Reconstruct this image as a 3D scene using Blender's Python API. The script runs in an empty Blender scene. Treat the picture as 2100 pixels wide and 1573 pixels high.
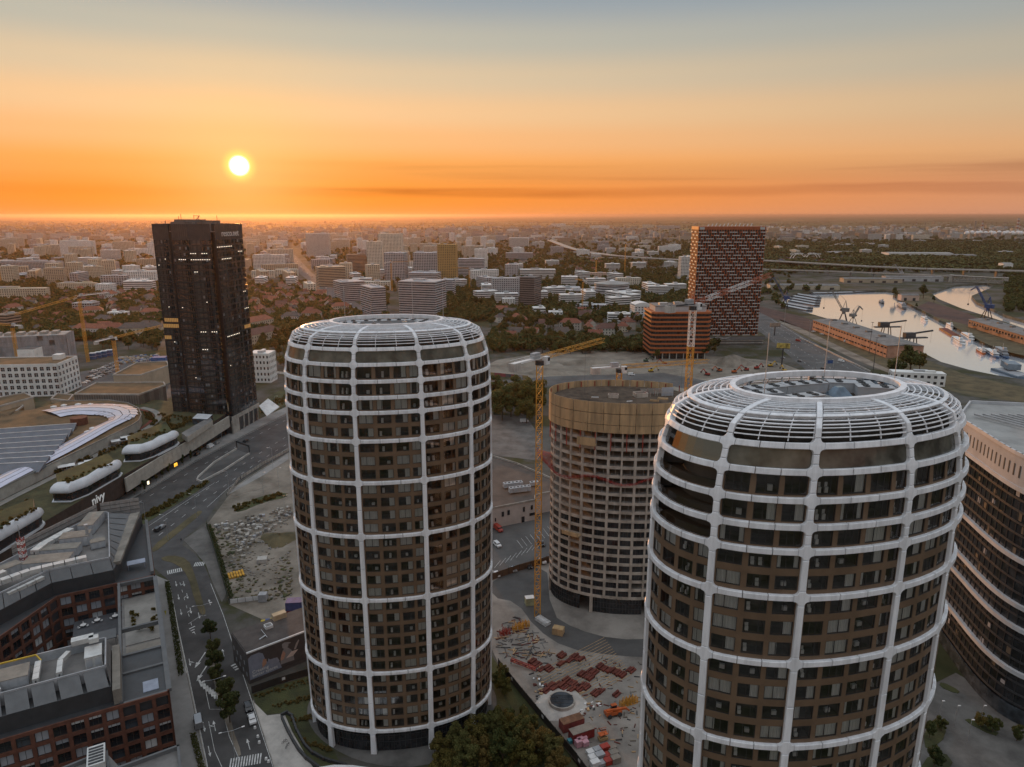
import bpy, bmesh, math, random
import numpy as np
from mathutils import Vector, Matrix

random.seed(7)
R = math.radians
SC = bpy.context.scene
COL = SC.collection

# ------------------------------------------------------------------ camera
HCAM = 130.0
PITCH = R(13.5)
FPX, CXP, CYP = 1440.0, 1050.0, 786.5
cam_d = bpy.data.cameras.new('camera')
cam = bpy.data.objects.new('camera', cam_d)
COL.objects.link(cam)
cam.location = (0, 0, HCAM)
cam.rotation_euler = (math.pi / 2 - PITCH, 0, 0)
cam_d.sensor_width = 36.0
cam_d.lens = 36.0 * FPX / 2100.0
cam_d.clip_start = 1.0
cam_d.clip_end = 120000.0
SC.camera = cam

# ------------------------------------------------------------------ sun direction
SUN_EL, SUN_AZ = R(3.5), R(-20.4)          # azimuth measured from +Y towards +X
SUN_DIR = Vector((math.sin(SUN_AZ) * math.cos(SUN_EL), math.cos(SUN_AZ) * math.cos(SUN_EL), math.sin(SUN_EL)))

# ------------------------------------------------------------------ world
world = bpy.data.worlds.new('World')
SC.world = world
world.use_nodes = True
def build_world():
 nt = world.node_tree
 nt.nodes.clear()
 N = nt.nodes.new
 L = nt.links.new
 def math_n(op, a, b=None, c=None, clamp=False):
  n = N('ShaderNodeMath'); n.operation = op; n.use_clamp = clamp
  for i, x in enumerate((a, b, c)):
   if x is None: continue
   if isinstance(x, (int, float)): n.inputs[i].default_value = x
   else: L(x, n.inputs[i])
  return n.outputs[0]
 def maprange(v, a, b, c, d, smooth=False):
  n = N('ShaderNodeMapRange'); n.clamp = True
  if smooth: n.interpolation_type = 'SMOOTHSTEP'
  L(v, n.inputs[0])
  for i, x in enumerate((a, b, c, d)): n.inputs[i + 1].default_value = x
  return n.outputs[0]
 def ramp(v, stops):
  n = N('ShaderNodeValToRGB'); L(v, n.inputs[0])
  cr = n.color_ramp
  cr.interpolation = 'EASE'
  while len(cr.elements) < len(stops): cr.elements.new(0.5)
  for e, (p, c) in zip(cr.elements, stops):
   e.position = p; e.color = (*c, 1)
  return n.outputs[0]
 def mix(f, a, b, bt='MIX'):
  n = N('ShaderNodeMix'); n.data_type = 'RGBA'; n.blend_type = bt
  if isinstance(f, (int, float)): n.inputs[0].default_value = f
  else: L(f, n.inputs[0])
  for i, x in ((6, a), (7, b)):
   if isinstance(x, tuple): n.inputs[i].default_value = (*x, 1)
   else: L(x, n.inputs[i])
  return n.outputs[2]
 tc = N('ShaderNodeTexCoord')
 sep = N('ShaderNodeSeparateXYZ'); L(tc.outputs['Generated'], sep.inputs[0])
 el = math_n('ARCSINE', sep.outputs[2])                      # elevation in radians
 hlen = math_n('SQRT', math_n('ADD', math_n('MULTIPLY', sep.outputs[0], sep.outputs[0]), math_n('MULTIPLY', sep.outputs[1], sep.outputs[1])))
 hd = math_n('ADD', math_n('MULTIPLY', sep.outputs[0], math.sin(SUN_AZ)), math_n('MULTIPLY', sep.outputs[1], math.cos(SUN_AZ)))
 ch = math_n('DIVIDE', hd, math_n('MAXIMUM', hlen, 0.001))
 az = math_n('ARCTAN2', sep.outputs[0], sep.outputs[1])
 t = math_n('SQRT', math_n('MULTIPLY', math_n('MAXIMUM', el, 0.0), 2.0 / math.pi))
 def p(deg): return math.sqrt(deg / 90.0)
 zen = [(p(30), (.42, .51, .62)), (p(55), (.76, .80, .86)), (1.0, (.86, .90, .95))]  # sky above the view, raised beyond the visible sky to light near facades
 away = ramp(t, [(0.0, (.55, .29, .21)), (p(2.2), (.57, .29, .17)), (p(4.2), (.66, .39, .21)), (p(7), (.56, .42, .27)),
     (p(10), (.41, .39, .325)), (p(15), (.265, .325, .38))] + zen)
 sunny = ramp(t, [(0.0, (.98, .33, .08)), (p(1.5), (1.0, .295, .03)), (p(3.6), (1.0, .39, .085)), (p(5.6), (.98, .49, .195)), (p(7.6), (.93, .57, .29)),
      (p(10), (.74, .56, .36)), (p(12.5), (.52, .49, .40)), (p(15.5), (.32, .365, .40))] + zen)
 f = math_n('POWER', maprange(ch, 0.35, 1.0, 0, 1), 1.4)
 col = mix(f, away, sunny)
 comb = N('ShaderNodeCombineXYZ')
 L(math_n('MULTIPLY', az, 1.6), comb.inputs[0]); L(math_n('MULTIPLY', el, 46.0), comb.inputs[1])
 nz = N('ShaderNodeTexNoise'); L(comb.outputs[0], nz.inputs[0])
 nz.inputs['Scale'].default_value = 1.3; nz.inputs['Detail'].default_value = 5.0; nz.inputs['Distortion'].default_value = 0.35
 wisp = maprange(nz.outputs[0], 0.46, 0.72, 0, 1, True)
 comb2 = N('ShaderNodeCombineXYZ')
 L(math_n('MULTIPLY', az, 3.0), comb2.inputs[0])
 nz2 = N('ShaderNodeTexNoise'); L(comb2.outputs[0], nz2.inputs[0]); nz2.inputs['Scale'].default_value = 1.2; nz2.inputs['Detail'].default_value = 2
 mid = math_n('ADD', R(1.75), math_n('MULTIPLY', math_n('SUBTRACT', nz2.outputs[0], 0.5), R(1.0)))
 dist = math_n('ABSOLUTE', math_n('SUBTRACT', el, mid))
 band = maprange(dist, R(0.08), R(0.6), 1, 0, True)
 band2 = maprange(math_n('ABSOLUTE', math_n('SUBTRACT', el, R(3.1))), R(0.1), R(1.3), 0.55, 0, True)
 presence = maprange(az, R(-34), R(-8), 0.25, 1, True)
 bsum = math_n('MULTIPLY', math_n('MAXIMUM', band, band2), presence)
 smoke = math_n('MULTIPLY', math_n('MULTIPLY', bsum, math_n('ADD', math_n('MULTIPLY', wisp, 0.75), 0.38)), 1.0)
 col = mix(smoke, col, mix(1.0, col, (.60, .50, .52), 'MULTIPLY'))
 dotn = N('ShaderNodeVectorMath'); dotn.operation = 'DOT_PRODUCT'
 nrm = N('ShaderNodeVectorMath'); nrm.operation = 'NORMALIZE'
 L(tc.outputs['Generated'], nrm.inputs[0]); L(nrm.outputs[0], dotn.inputs[0])
 dotn.inputs[1].default_value = SUN_DIR
 ang = math_n('ARCCOSINE', math_n('MINIMUM', dotn.outputs['Value'], 1.0))
 disc = maprange(ang, R(0.42), R(0.8), 1, 0, True)
 halo = math_n('POWER', maprange(ang, R(0.6), R(1.45), 1, 0, True), 1.3)
 aur = math_n('POWER', maprange(ang, 0.0, R(13), 1, 0), 2.6)
 col = mix(math_n('MULTIPLY', aur, 0.62), col, (1.0, .62, .24))
 col = mix(math_n('MULTIPLY', halo, 0.9), col, (1.05, .86, .20))
 col = mix(disc, col, (3.0, 2.8, 2.3))
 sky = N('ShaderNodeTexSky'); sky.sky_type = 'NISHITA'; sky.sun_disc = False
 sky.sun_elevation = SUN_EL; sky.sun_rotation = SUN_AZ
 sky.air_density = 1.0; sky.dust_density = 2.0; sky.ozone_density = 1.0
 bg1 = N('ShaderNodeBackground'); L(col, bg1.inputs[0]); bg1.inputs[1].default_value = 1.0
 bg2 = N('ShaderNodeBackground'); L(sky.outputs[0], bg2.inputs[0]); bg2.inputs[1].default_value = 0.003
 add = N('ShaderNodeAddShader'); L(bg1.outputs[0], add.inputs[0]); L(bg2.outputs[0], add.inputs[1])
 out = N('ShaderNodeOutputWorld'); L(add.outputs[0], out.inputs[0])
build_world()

# ------------------------------------------------------------------ sun lamp
sun_d = bpy.data.lights.new('sun', 'SUN')
sun_d.energy = 2.3
sun_d.angle = R(0.8)
sun_d.color = (1.0, 0.42, 0.12)
sun = bpy.data.objects.new('sun', sun_d)
COL.objects.link(sun)
sun.rotation_euler = (-SUN_DIR).to_track_quat('-Z', 'Y').to_euler()

# ------------------------------------------------------------------ exposure, engine
SC.view_settings.view_transform = 'Standard'
SC.view_settings.look = 'None'
SC.view_settings.exposure = 0.0
SC.view_settings.gamma = 1.0
SC.view_settings.use_curve_mapping = False
SC.render.engine = 'CYCLES'
SC.cycles.use_denoising = True
SC.cycles.max_bounces = 6
SC.cycles.diffuse_bounces = 3
SC.cycles.glossy_bounces = 3
SC.cycles.transmission_bounces = 4
SC.cycles.transparent_max_bounces = 10
SC.cycles.volume_bounces = 0
SC.cycles.caustics_reflective = False
SC.cycles.caustics_refractive = False
SC.cycles.sample_clamp_indirect = 4.0

# ------------------------------------------------------------------ places: a point on the plane z seen at a spot of the survey photo
_cp, _sp = math.cos(PITCH), math.sin(PITCH)
def ray(px, py):
 x = (px - CXP) / FPX; u = (CYP - py) / FPX
 return x, _cp + u * _sp, -_sp + u * _cp
def g(px, py, z=0.0):
 x, y, w = ray(px, py)
 t = (z - HCAM) / w
 return (x * t, y * t)
def g3(px, py, z=0.0):
 a = g(px, py, z); return (a[0], a[1], z)
def zat(px, py, Y):                 # height and x of a point at distance Y
 x, y, w = ray(px, py)
 t = Y / y
 return x * t, HCAM + w * t

# ------------------------------------------------------------------ materials
MATS = {}
def _nodes(name):
 m = bpy.data.materials.new(name)
 m.use_nodes = True
 nt = m.node_tree
 b = nt.nodes['Principled BSDF']
 return m, nt, b
def mat(name, col, rough=0.7, var=0.12, scale=0.5, metal=0.0, spec=0.5, bump=0.0, bscale=None, detail=6.0, col2=None, coat=0.0, stretch=None, coords='Object'):
 """plain procedural surface: base colour broken up by two noises"""
 if name in MATS: return MATS[name]
 m, nt, b = _nodes(name)
 N, L = nt.nodes.new, nt.links.new
 tc = N('ShaderNodeTexCoord')
 src = tc.outputs[coords]
 if stretch:
  mp = N('ShaderNodeMapping'); mp.inputs['Scale'].default_value = stretch; L(src, mp.inputs[0]); src = mp.outputs[0]
 n1 = N('ShaderNodeTexNoise'); n1.inputs['Scale'].default_value = scale; n1.inputs['Detail'].default_value = detail
 n1.inputs['Roughness'].default_value = 0.65
 L(src, n1.inputs[0])
 c2 = col2 if col2 else tuple(max(0, c * (1 - var * 2.2)) for c in col)
 c1 = tuple(min(1, c * (1 + var)) for c in col)
 r = N('ShaderNodeValToRGB'); L(n1.outputs[0], r.inputs[0])
 r.color_ramp.elements[0].position = 0.32; r.color_ramp.elements[0].color = (*c2, 1)
 r.color_ramp.elements[1].position = 0.62; r.color_ramp.elements[1].color = (*c1, 1)
 L(r.outputs[0], b.inputs['Base Color'])
 b.inputs['Roughness'].default_value = rough
 b.inputs['Metallic'].default_value = metal
 b.inputs['Specular IOR Level'].default_value = spec
 b.inputs['Coat Weight'].default_value = coat
 if bump:
  n2 = N('ShaderNodeTexNoise'); n2.inputs['Scale'].default_value = bscale or scale * 6; n2.inputs['Detail'].default_value = 4
  L(src, n2.inputs[0])
  bp = N('ShaderNodeBump'); bp.inputs['Strength'].default_value = bump; bp.inputs['Distance'].default_value = 0.2
  L(n2.outputs[0], bp.inputs['Height']); L(bp.outputs[0], b.inputs['Normal'])
 MATS[name] = m
 return m
def mat_rand(name, cols, rough=0.7, var=0.1, scale=0.4):
 """colour picked per object from a short list"""
 if name in MATS: return MATS[name]
 m, nt, b = _nodes(name)
 N, L = nt.nodes.new, nt.links.new
 oi = N('ShaderNodeObjectInfo')
 r = N('ShaderNodeValToRGB'); r.color_ramp.interpolation = 'CONSTANT'
 while len(r.color_ramp.elements) < len(cols): r.color_ramp.elements.new(0.5)
 for i, (e, c) in enumerate(zip(r.color_ramp.elements, cols)):
  e.position = i / len(cols); e.color = (*c, 1)
 L(oi.outputs['Random'], r.inputs[0])
 tc = N('ShaderNodeTexCoord'); n1 = N('ShaderNodeTexNoise'); n1.inputs['Scale'].default_value = scale; n1.inputs['Detail'].default_value = 5
 L(tc.outputs['Object'], n1.inputs[0])
 mr = N('ShaderNodeMapRange'); L(n1.outputs[0], mr.inputs[0]); mr.inputs[1].default_value = .3; mr.inputs[2].default_value = .7
 mr.inputs[3].default_value = 1 - var * 1.6; mr.inputs[4].default_value = 1 + var
 mx = N('ShaderNodeMix'); mx.data_type = 'RGBA'; mx.blend_type = 'MULTIPLY'; mx.inputs[0].default_value = 1
 L(r.outputs[0], mx.inputs[6]); L(mr.outputs[0], mx.inputs[7])
 L(mx.outputs[2], b.inputs['Base Color'])
 b.inputs['Roughness'].default_value = rough
 MATS[name] = m
 return m
def mat_glass(name, tint=(.02, .022, .025), rough=0.06, spec=0.7, wob=0.0):
 """dark facade glazing that mirrors the sky"""
 if name in MATS: return MATS[name]
 m, nt, b = _nodes(name)
 N, L = nt.nodes.new, nt.links.new
 tc = N('ShaderNodeTexCoord'); n1 = N('ShaderNodeTexNoise'); n1.inputs['Scale'].default_value = 0.35; n1.inputs['Detail'].default_value = 3
 L(tc.outputs['Object'], n1.inputs[0])
 r = N('ShaderNodeValToRGB'); L(n1.outputs[0], r.inputs[0])
 r.color_ramp.elements[0].position = .35; r.color_ramp.elements[0].color = (*[c * .5 for c in tint], 1)
 r.color_ramp.elements[1].position = .7; r.color_ramp.elements[1].color = (*[c * 1.8 for c in tint], 1)
 L(r.outputs[0], b.inputs['Base Color'])
 b.inputs['Roughness'].default_value = rough
 b.inputs['Specular IOR Level'].default_value = spec
 b.inputs['IOR'].default_value = 1.5
 if wob:
  bp = N('ShaderNodeBump'); bp.inputs['Strength'].default_value = wob; bp.inputs['Distance'].default_value = 0.5
  L(n1.outputs[0], bp.inputs['Height']); L(bp.outputs[0], b.inputs['Normal'])
 MATS[name] = m
 return m
def mat_clear(name, tint=(.75, .72, .68), refl=0.12):
 """see-through pane: transparent with a fresnel mirror"""
 if name in MATS: return MATS[name]
 m = bpy.data.materials.new(name); m.use_nodes = True
 nt = m.node_tree; nt.nodes.clear()
 N, L = nt.nodes.new, nt.links.new
 tr = N('ShaderNodeBsdfTransparent'); tr.inputs[0].default_value = (*tint, 1)
 gl = N('ShaderNodeBsdfGlossy'); gl.inputs['Roughness'].default_value = 0.03
 lw = N('ShaderNodeLayerWeight'); lw.inputs[0].default_value = 0.25
 mr = N('ShaderNodeMapRange'); L(lw.outputs['Fresnel'], mr.inputs[0]); mr.inputs[3].default_value = refl * 0.4; mr.inputs[4].default_value = min(1, refl + .55)
 mx = N('ShaderNodeMixShader'); L(mr.outputs[0], mx.inputs[0]); L(tr.outputs[0], mx.inputs[1]); L(gl.outputs[0], mx.inputs[2])
 o = N('ShaderNodeOutputMaterial'); L(mx.outputs[0], o.inputs[0])
 MATS[name] = m
 return m
def mat_stripe(name, ca, cb, axis=0, period=1.0, duty=0.5, rough=0.6, bump=0.0, coords='Object'):
 """fine ribs or joints too small to model"""
 if name in MATS: return MATS[name]
 m, nt, b = _nodes(name)
 N, L = nt.nodes.new, nt.links.new
 tc = N('ShaderNodeTexCoord'); sp = N('ShaderNodeSeparateXYZ'); L(tc.outputs[coords], sp.inputs[0])
 d = N('ShaderNodeMath'); d.operation = 'DIVIDE'; d.inputs[1].default_value = period; L(sp.outputs[axis], d.inputs[0])
 fr = N('ShaderNodeMath'); fr.operation = 'FRACT'; L(d.outputs[0], fr.inputs[0])
 lt = N('ShaderNodeMath'); lt.operation = 'LESS_THAN'; lt.inputs[1].default_value = duty; L(fr.outputs[0], lt.inputs[0])
 nz = N('ShaderNodeTexNoise'); nz.inputs['Scale'].default_value = .3; nz.inputs['Detail'].default_value = 6; L(tc.outputs[coords], nz.inputs[0])
 mx = N('ShaderNodeMix'); mx.data_type = 'RGBA'; L(lt.outputs[0], mx.inputs[0]); mx.inputs[6].default_value = (*ca, 1); mx.inputs[7].default_value = (*cb, 1)
 mr = N('ShaderNodeMapRange'); L(nz.outputs[0], mr.inputs[0]); mr.inputs[1].default_value = .3; mr.inputs[2].default_value = .7; mr.inputs[3].default_value = .75; mr.inputs[4].default_value = 1.12
 m2 = N('ShaderNodeMix'); m2.data_type = 'RGBA'; m2.blend_type = 'MULTIPLY'; m2.inputs[0].default_value = 1; L(mx.outputs[2], m2.inputs[6]); L(mr.outputs[0], m2.inputs[7])
 L(m2.outputs[2], b.inputs['Base Color'])
 b.inputs['Roughness'].default_value = rough
 if bump:
  bp = N('ShaderNodeBump'); bp.inputs['Strength'].default_value = bump; bp.inputs['Distance'].default_value = .1
  L(lt.outputs[0], bp.inputs['Height']); L(bp.outputs[0], b.inputs['Normal'])
 MATS[name] = m
 return m
def mat_emit(name, col, strength):
 if name in MATS: return MATS[name]
 m, nt, b = _nodes(name)
 b.inputs['Base Color'].default_value = (*col, 1)
 b.inputs['Emission Color'].default_value = (*col, 1)
 b.inputs['Emission Strength'].default_value = strength
 MATS[name] = m
 return m
def mat_leaf(name, c1, c2, rough=0.75):
 """foliage: colour shifts leaf by leaf and tree by tree, a little light passes through"""
 if name in MATS: return MATS[name]
 m, nt, b = _nodes(name)
 N, L = nt.nodes.new, nt.links.new
 geo = N('ShaderNodeNewGeometry'); oi = N('ShaderNodeObjectInfo')
 mx = N('ShaderNodeMix'); mx.data_type = 'RGBA'; L(geo.outputs['Random Per Island'], mx.inputs[0])
 mx.inputs[6].default_value = (*c1, 1); mx.inputs[7].default_value = (*c2, 1)
 hs = N('ShaderNodeHueSaturation'); L(mx.outputs[2], hs.inputs['Color'])
 mr = N('ShaderNodeMapRange'); L(oi.outputs['Random'], mr.inputs[0]); mr.inputs[3].default_value = .465; mr.inputs[4].default_value = .52; L(mr.outputs[0], hs.inputs['Hue'])
 mr2 = N('ShaderNodeMapRange'); L(oi.outputs['Random'], mr2.inputs[0]); mr2.inputs[3].default_value = 1.3; mr2.inputs[4].default_value = .75; L(mr2.outputs[0], hs.inputs['Value'])
 L(hs.outputs[0], b.inputs['Base Color'])
 b.inputs['Roughness'].default_value = rough
 b.inputs['Specular IOR Level'].default_value = .2
 tl = N('ShaderNodeBsdfTranslucent'); L(hs.outputs[0], tl.inputs[0])
 ms = N('ShaderNodeMixShader'); ms.inputs[0].default_value = .3
 L(b.outputs[0], ms.inputs[1]); L(tl.outputs[0], ms.inputs[2]); L(ms.outputs[0], nt.nodes['Material Output'].inputs[0])
 MATS[name] = m
 return m

WHITE = mat('white_cladding', (.82, .82, .83), .4, .09, .8, spec=.45, stretch=(1, 1, .12))
BROWN = mat('brown_cladding', (.16, .104, .064), .5, .10, .3, spec=.4)
DARKFRAME = mat('dark_frame', (.035, .032, .03), .5, .1, 1.0)
CONC = mat('concrete', (.36, .33, .29), .85, .16, .25, bump=.2)
CONCL = mat('pale_concrete', (.46, .43, .39), .85, .13, .2, bump=.1)
CONCD = mat('dark_concrete', (.19, .18, .17), .85, .15, .3, bump=.15)
ASPH = mat('asphalt', (.068, .065, .063), .85, .2, .11, bump=.08, bscale=4)
ASPHL = mat('worn_asphalt', (.095, .092, .088), .88, .2, .05, bump=.08, bscale=3)
PAVE = mat('paving', (.26, .25, .235), .8, .12, .12, bump=.1, bscale=3)
PAVED = mat('dark_paving', (.125, .118, .108), .85, .22, .12, col2=(.065, .06, .055), bump=.15, bscale=2)
PAINT = mat('road_paint', (.62, .62, .60), .7, .22, .9)
GRASS = mat('grass', (.055, .06, .02), .95, .25, .12, col2=(.024, .027, .01), bump=.6, bscale=2.5)
DRYGRASS = mat('dry_grass', (.10, .08, .04), .95, .25, .1, col2=(.04, .038, .018), bump=.6, bscale=2)
SOIL = mat('soil', (.23, .20, .16), .95, .18, .05, col2=(.11, .092, .07), bump=.5, bscale=.8)
YARD = mat('yard_concrete', (.265, .24, .21), .9, .18, .07, col2=(.13, .115, .10), bump=.2, bscale=1.2)
GRAVEL = mat('gravel', (.215, .185, .15), .95, .22, .07, col2=(.095, .08, .06), bump=.4, bscale=1.5)
GREYROOF = mat('grey_roofing', (.19, .18, .17), .8, .18, .15, bump=.1)
TANROOF = mat('gravel_roofing', (.25, .225, .19), .9, .16, .2, bump=.2)
SEDUM = mat('sedum_roof', (.15, .09, .042), .95, .25, .1, col2=(.07, .052, .025), bump=.5, bscale=2)
STEEL = mat('galvanised_steel', (.52, .53, .54), .38, .1, .8, metal=.7)
STEELD = mat('dark_steel', (.04, .041, .043), .6, .1, .8)
WHITEP = mat('white_paint', (.74, .73, .71), .5, .1, .3)
YELLOW = mat('crane_yellow', (.62, .30, .035), .5, .16, .35)
REDP = mat('red_paint', (.36, .04, .025), .55, .2, .5)
BLUEP = mat('blue_paint', (.035, .09, .24), .5, .15, .5)
BRICK = mat('brick_facing', (.135, .052, .032), .85, .18, .6, bump=.3, bscale=8)
GLASSD = mat_glass('dark_glazing')
GLASSB = mat_glass('blue_grey_glazing', (.045, .055, .065), .08, .8)
PANE = mat_clear('clear_pane', (.86, .86, .84), .34)
PANEB = mat_clear('bronze_pane', (.50, .48, .42), .4)
BALU = mat_clear('balustrade_glass', (.55, .52, .47), .3)
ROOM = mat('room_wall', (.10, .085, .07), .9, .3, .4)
CURT = mat('curtain', (.74, .74, .71), .9, .12, 3.0, stretch=(6, 6, .2))
TRUNK = mat('bark', (.09, .065, .045), .95, .2, 2.0)
LEAF_A = mat_leaf('leaf_mid_green', (.065, .08, .024), (.15, .145, .045))
LEAF_B = mat_leaf('leaf_dark_green', (.04, .055, .019), (.095, .105, .034))
LEAF_C = mat_leaf('leaf_olive', (.10, .09, .025), (.19, .15, .04))
TILE = mat_rand('clay_tile', [(.21, .07, .042), (.16, .058, .038), (.25, .09, .052), (.12, .06, .047), (.10, .085, .075)], .8, .18, .5)
PLASTER = mat_rand('house_plaster', [(.55, .52, .45), (.50, .44, .34), (.62, .60, .56), (.45, .40, .34), (.58, .50, .38)], .85, .1, .3)

# ------------------------------------------------------------------ mesh builder
class MB:
 def __init__(self):
  self.v = []; self.f = []; self.m = []
 def add(self, vs, fs, mi=0):
  o = len(self.v)
  self.v.extend(vs)
  for f in fs:
   self.f.append(tuple(i + o for i in f)); self.m.append(mi)
 def box(self, x0, y0, z0, x1, y1, z1, mi=0, bottom=True):
  vs = [(x0, y0, z0), (x1, y0, z0), (x1, y1, z0), (x0, y1, z0), (x0, y0, z1), (x1, y0, z1), (x1, y1, z1), (x0, y1, z1)]
  fs = [(4, 5, 6, 7), (0, 1, 5, 4), (1, 2, 6, 5), (2, 3, 7, 6), (3, 0, 4, 7)]
  if bottom: fs.append((3, 2, 1, 0))
  self.add(vs, fs, mi)
 def obox(self, c, w, d, h, rot=0, mi=0, z0=None):
  """box of width w, depth d, height h standing on z = c[2], turned by rot"""
  ca, sa = math.cos(rot), math.sin(rot)
  vs = []
  for z in (c[2], c[2] + h):
   for sx, sy in ((-1, -1), (1, -1), (1, 1), (-1, 1)):
    x, y = sx * w / 2, sy * d / 2
    vs.append((c[0] + x * ca - y * sa, c[1] + x * sa + y * ca, z))
  self.add(vs, [(4, 5, 6, 7), (0, 1, 5, 4), (1, 2, 6, 5), (2, 3, 7, 6), (3, 0, 4, 7), (3, 2, 1, 0)], mi)
 def prism(self, poly, z0, z1, mi=0, mtop=None, bottom=False):
  n = len(poly)
  a = sum(poly[i][0] * poly[(i + 1) % n][1] - poly[(i + 1) % n][0] * poly[i][1] for i in range(n))
  if a < 0: poly = poly[::-1]
  vs = [(p[0], p[1], z0) for p in poly] + [(p[0], p[1], z1) for p in poly]
  self.add(vs, [(i, (i + 1) % n, (i + 1) % n + n, i + n) for i in range(n)], mi)
  self.add([(p[0], p[1], z1) for p in poly], [tuple(range(n))], mi if mtop is None else mtop)
  if bottom: self.add([(p[0], p[1], z0) for p in poly], [tuple(range(n))[::-1]], mi)
 def sheet(self, poly, z, mi=0):
  n = len(poly)
  a = sum(poly[i][0] * poly[(i + 1) % n][1] - poly[(i + 1) % n][0] * poly[i][1] for i in range(n))
  if a < 0: poly = poly[::-1]
  self.add([(p[0], p[1], z) for p in poly], [tuple(range(n))], mi)
 def wallline(self, pts, z0, z1, th, mi=0, closed=False):
  """a thin wall following points"""
  n = len(pts)
  for i in range(n if closed else n - 1):
   a, b = pts[i], pts[(i + 1) % n]
   dx, dy = b[0] - a[0], b[1] - a[1]; l = math.hypot(dx, dy)
   if l < 1e-6: continue
   self.obox(((a[0] + b[0]) / 2, (a[1] + b[1]) / 2, z0), l + th * .98, th, z1 - z0, math.atan2(dy, dx), mi)
 def beam(self, p0, p1, w, h=None, mi=0):
  p0 = Vector(p0); p1 = Vector(p1); d = p1 - p0
  if d.length < 1e-6: return
  d.normalize()
  up = Vector((0, 0, 1)) if abs(d.z) < .95 else Vector((1, 0, 0))
  s = d.cross(up).normalized(); t = s.cross(d)
  h = h or w
  vs = []
  for p in (p0, p1):
   for a, b in ((-1, -1), (1, -1), (1, 1), (-1, 1)):
    q = p + s * (a * w / 2) + t * (b * h / 2); vs.append(tuple(q))
  self.add(vs, [(0, 1, 5, 4), (1, 2, 6, 5), (2, 3, 7, 6), (3, 0, 4, 7), (3, 2, 1, 0), (4, 5, 6, 7)], mi)
 def cyl(self, x, y, z0, z1, r, n=10, r2=None, mi=0, sx=1.0, sy=1.0):
  r2 = r if r2 is None else r2
  vs = [(x + math.cos(2 * math.pi * i / n) * r * sx, y + math.sin(2 * math.pi * i / n) * r * sy, z0) for i in range(n)]
  vs += [(x + math.cos(2 * math.pi * i / n) * r2 * sx, y + math.sin(2 * math.pi * i / n) * r2 * sy, z1) for i in range(n)]
  fs = [(i, (i + 1) % n, (i + 1) % n + n, i + n) for i in range(n)] + [tuple(range(n, 2 * n))]
  self.add(vs, fs, mi)
 def tube(self, pts, r, n=6, mi=0):
  for a, b in zip(pts[:-1], pts[1:]):
   self.beam(a, b, r * 1.8, None, mi)
 def build(self, name, mats, parent=None, loc=None, rotz=0.0, smooth=False):
  me = bpy.data.meshes.new(name)
  me.from_pydata(self.v, [], self.f)
  if not isinstance(mats, (list, tuple)): mats = [mats]
  for m_ in mats: me.materials.append(m_)
  if len(mats) > 1: me.polygons.foreach_set('material_index', self.m)
  if smooth: me.polygons.foreach_set('use_smooth', [True] * len(me.polygons))
  me.update()
  o = bpy.data.objects.new(name, me)
  COL.objects.link(o)
  if parent: o.parent = parent
  if loc: o.location = loc
  if rotz: o.rotation_euler = (0, 0, rotz)
  return o
def tag(o, label=None, cat=None, group=None, kind=None):
 if label: o['label'] = label
 if cat: o['category'] = cat
 if group: o['group'] = group
 if kind: o['kind'] = kind
 return o
def thing(name, label, cat, loc=(0, 0, 0), rotz=0.0, group=None):
 o = bpy.data.objects.new(name, None)
 o.empty_display_size = 1.0
 COL.objects.link(o)
 o.location = loc; o.rotation_euler = (0, 0, rotz)
 return tag(o, label, cat, group)
def inst(me, name, parent=None, loc=(0, 0, 0), rotz=0.0, scale=None):
 o = bpy.data.objects.new(name, me)
 COL.objects.link(o)
 if parent: o.parent = parent
 o.location = loc
 if rotz: o.rotation_euler = (0, 0, rotz)
 if scale: o.scale = scale
 return o
KIDS = {}
def dup(root, loc, rotz=0.0, label=None, group=None, scale=None):
 """a copy of a thing with copies of its parts"""
 if root.name not in KIDS:
  KIDS[root.name] = [(c, list(c.children)) for c in root.children]
 r = root.copy(); COL.objects.link(r)
 r.location = loc; r.rotation_euler = (0, 0, rotz)
 if scale: r.scale = scale if isinstance(scale, (tuple, list)) else (scale,) * 3
 if label: r['label'] = label
 if group: r['group'] = group
 for c, gs in KIDS[root.name]:
  k = c.copy(); COL.objects.link(k); k.parent = r
  for s in gs:
   q = s.copy(); COL.objects.link(q); q.parent = k
 return r
def text_mesh(body, size, name, material, parent=None, extrude=0.05, bold=0.0):
 cu = bpy.data.curves.new(name, 'FONT')
 cu.body = body; cu.size = size; cu.extrude = extrude; cu.offset = bold; cu.resolution_u = 3
 tmp = bpy.data.objects.new(name + '_src', cu); COL.objects.link(tmp)
 dg = bpy.context.evaluated_depsgraph_get()
 me = bpy.data.meshes.new_from_object(tmp.evaluated_get(dg))
 bpy.data.objects.remove(tmp)
 me.materials.clear(); me.materials.append(material)
 o = bpy.data.objects.new(name, me); COL.objects.link(o)
 if parent: o.parent = parent
 return o
def P(*pts, z=0.0):
 return [g(x, y, z) for x, y in pts]
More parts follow.
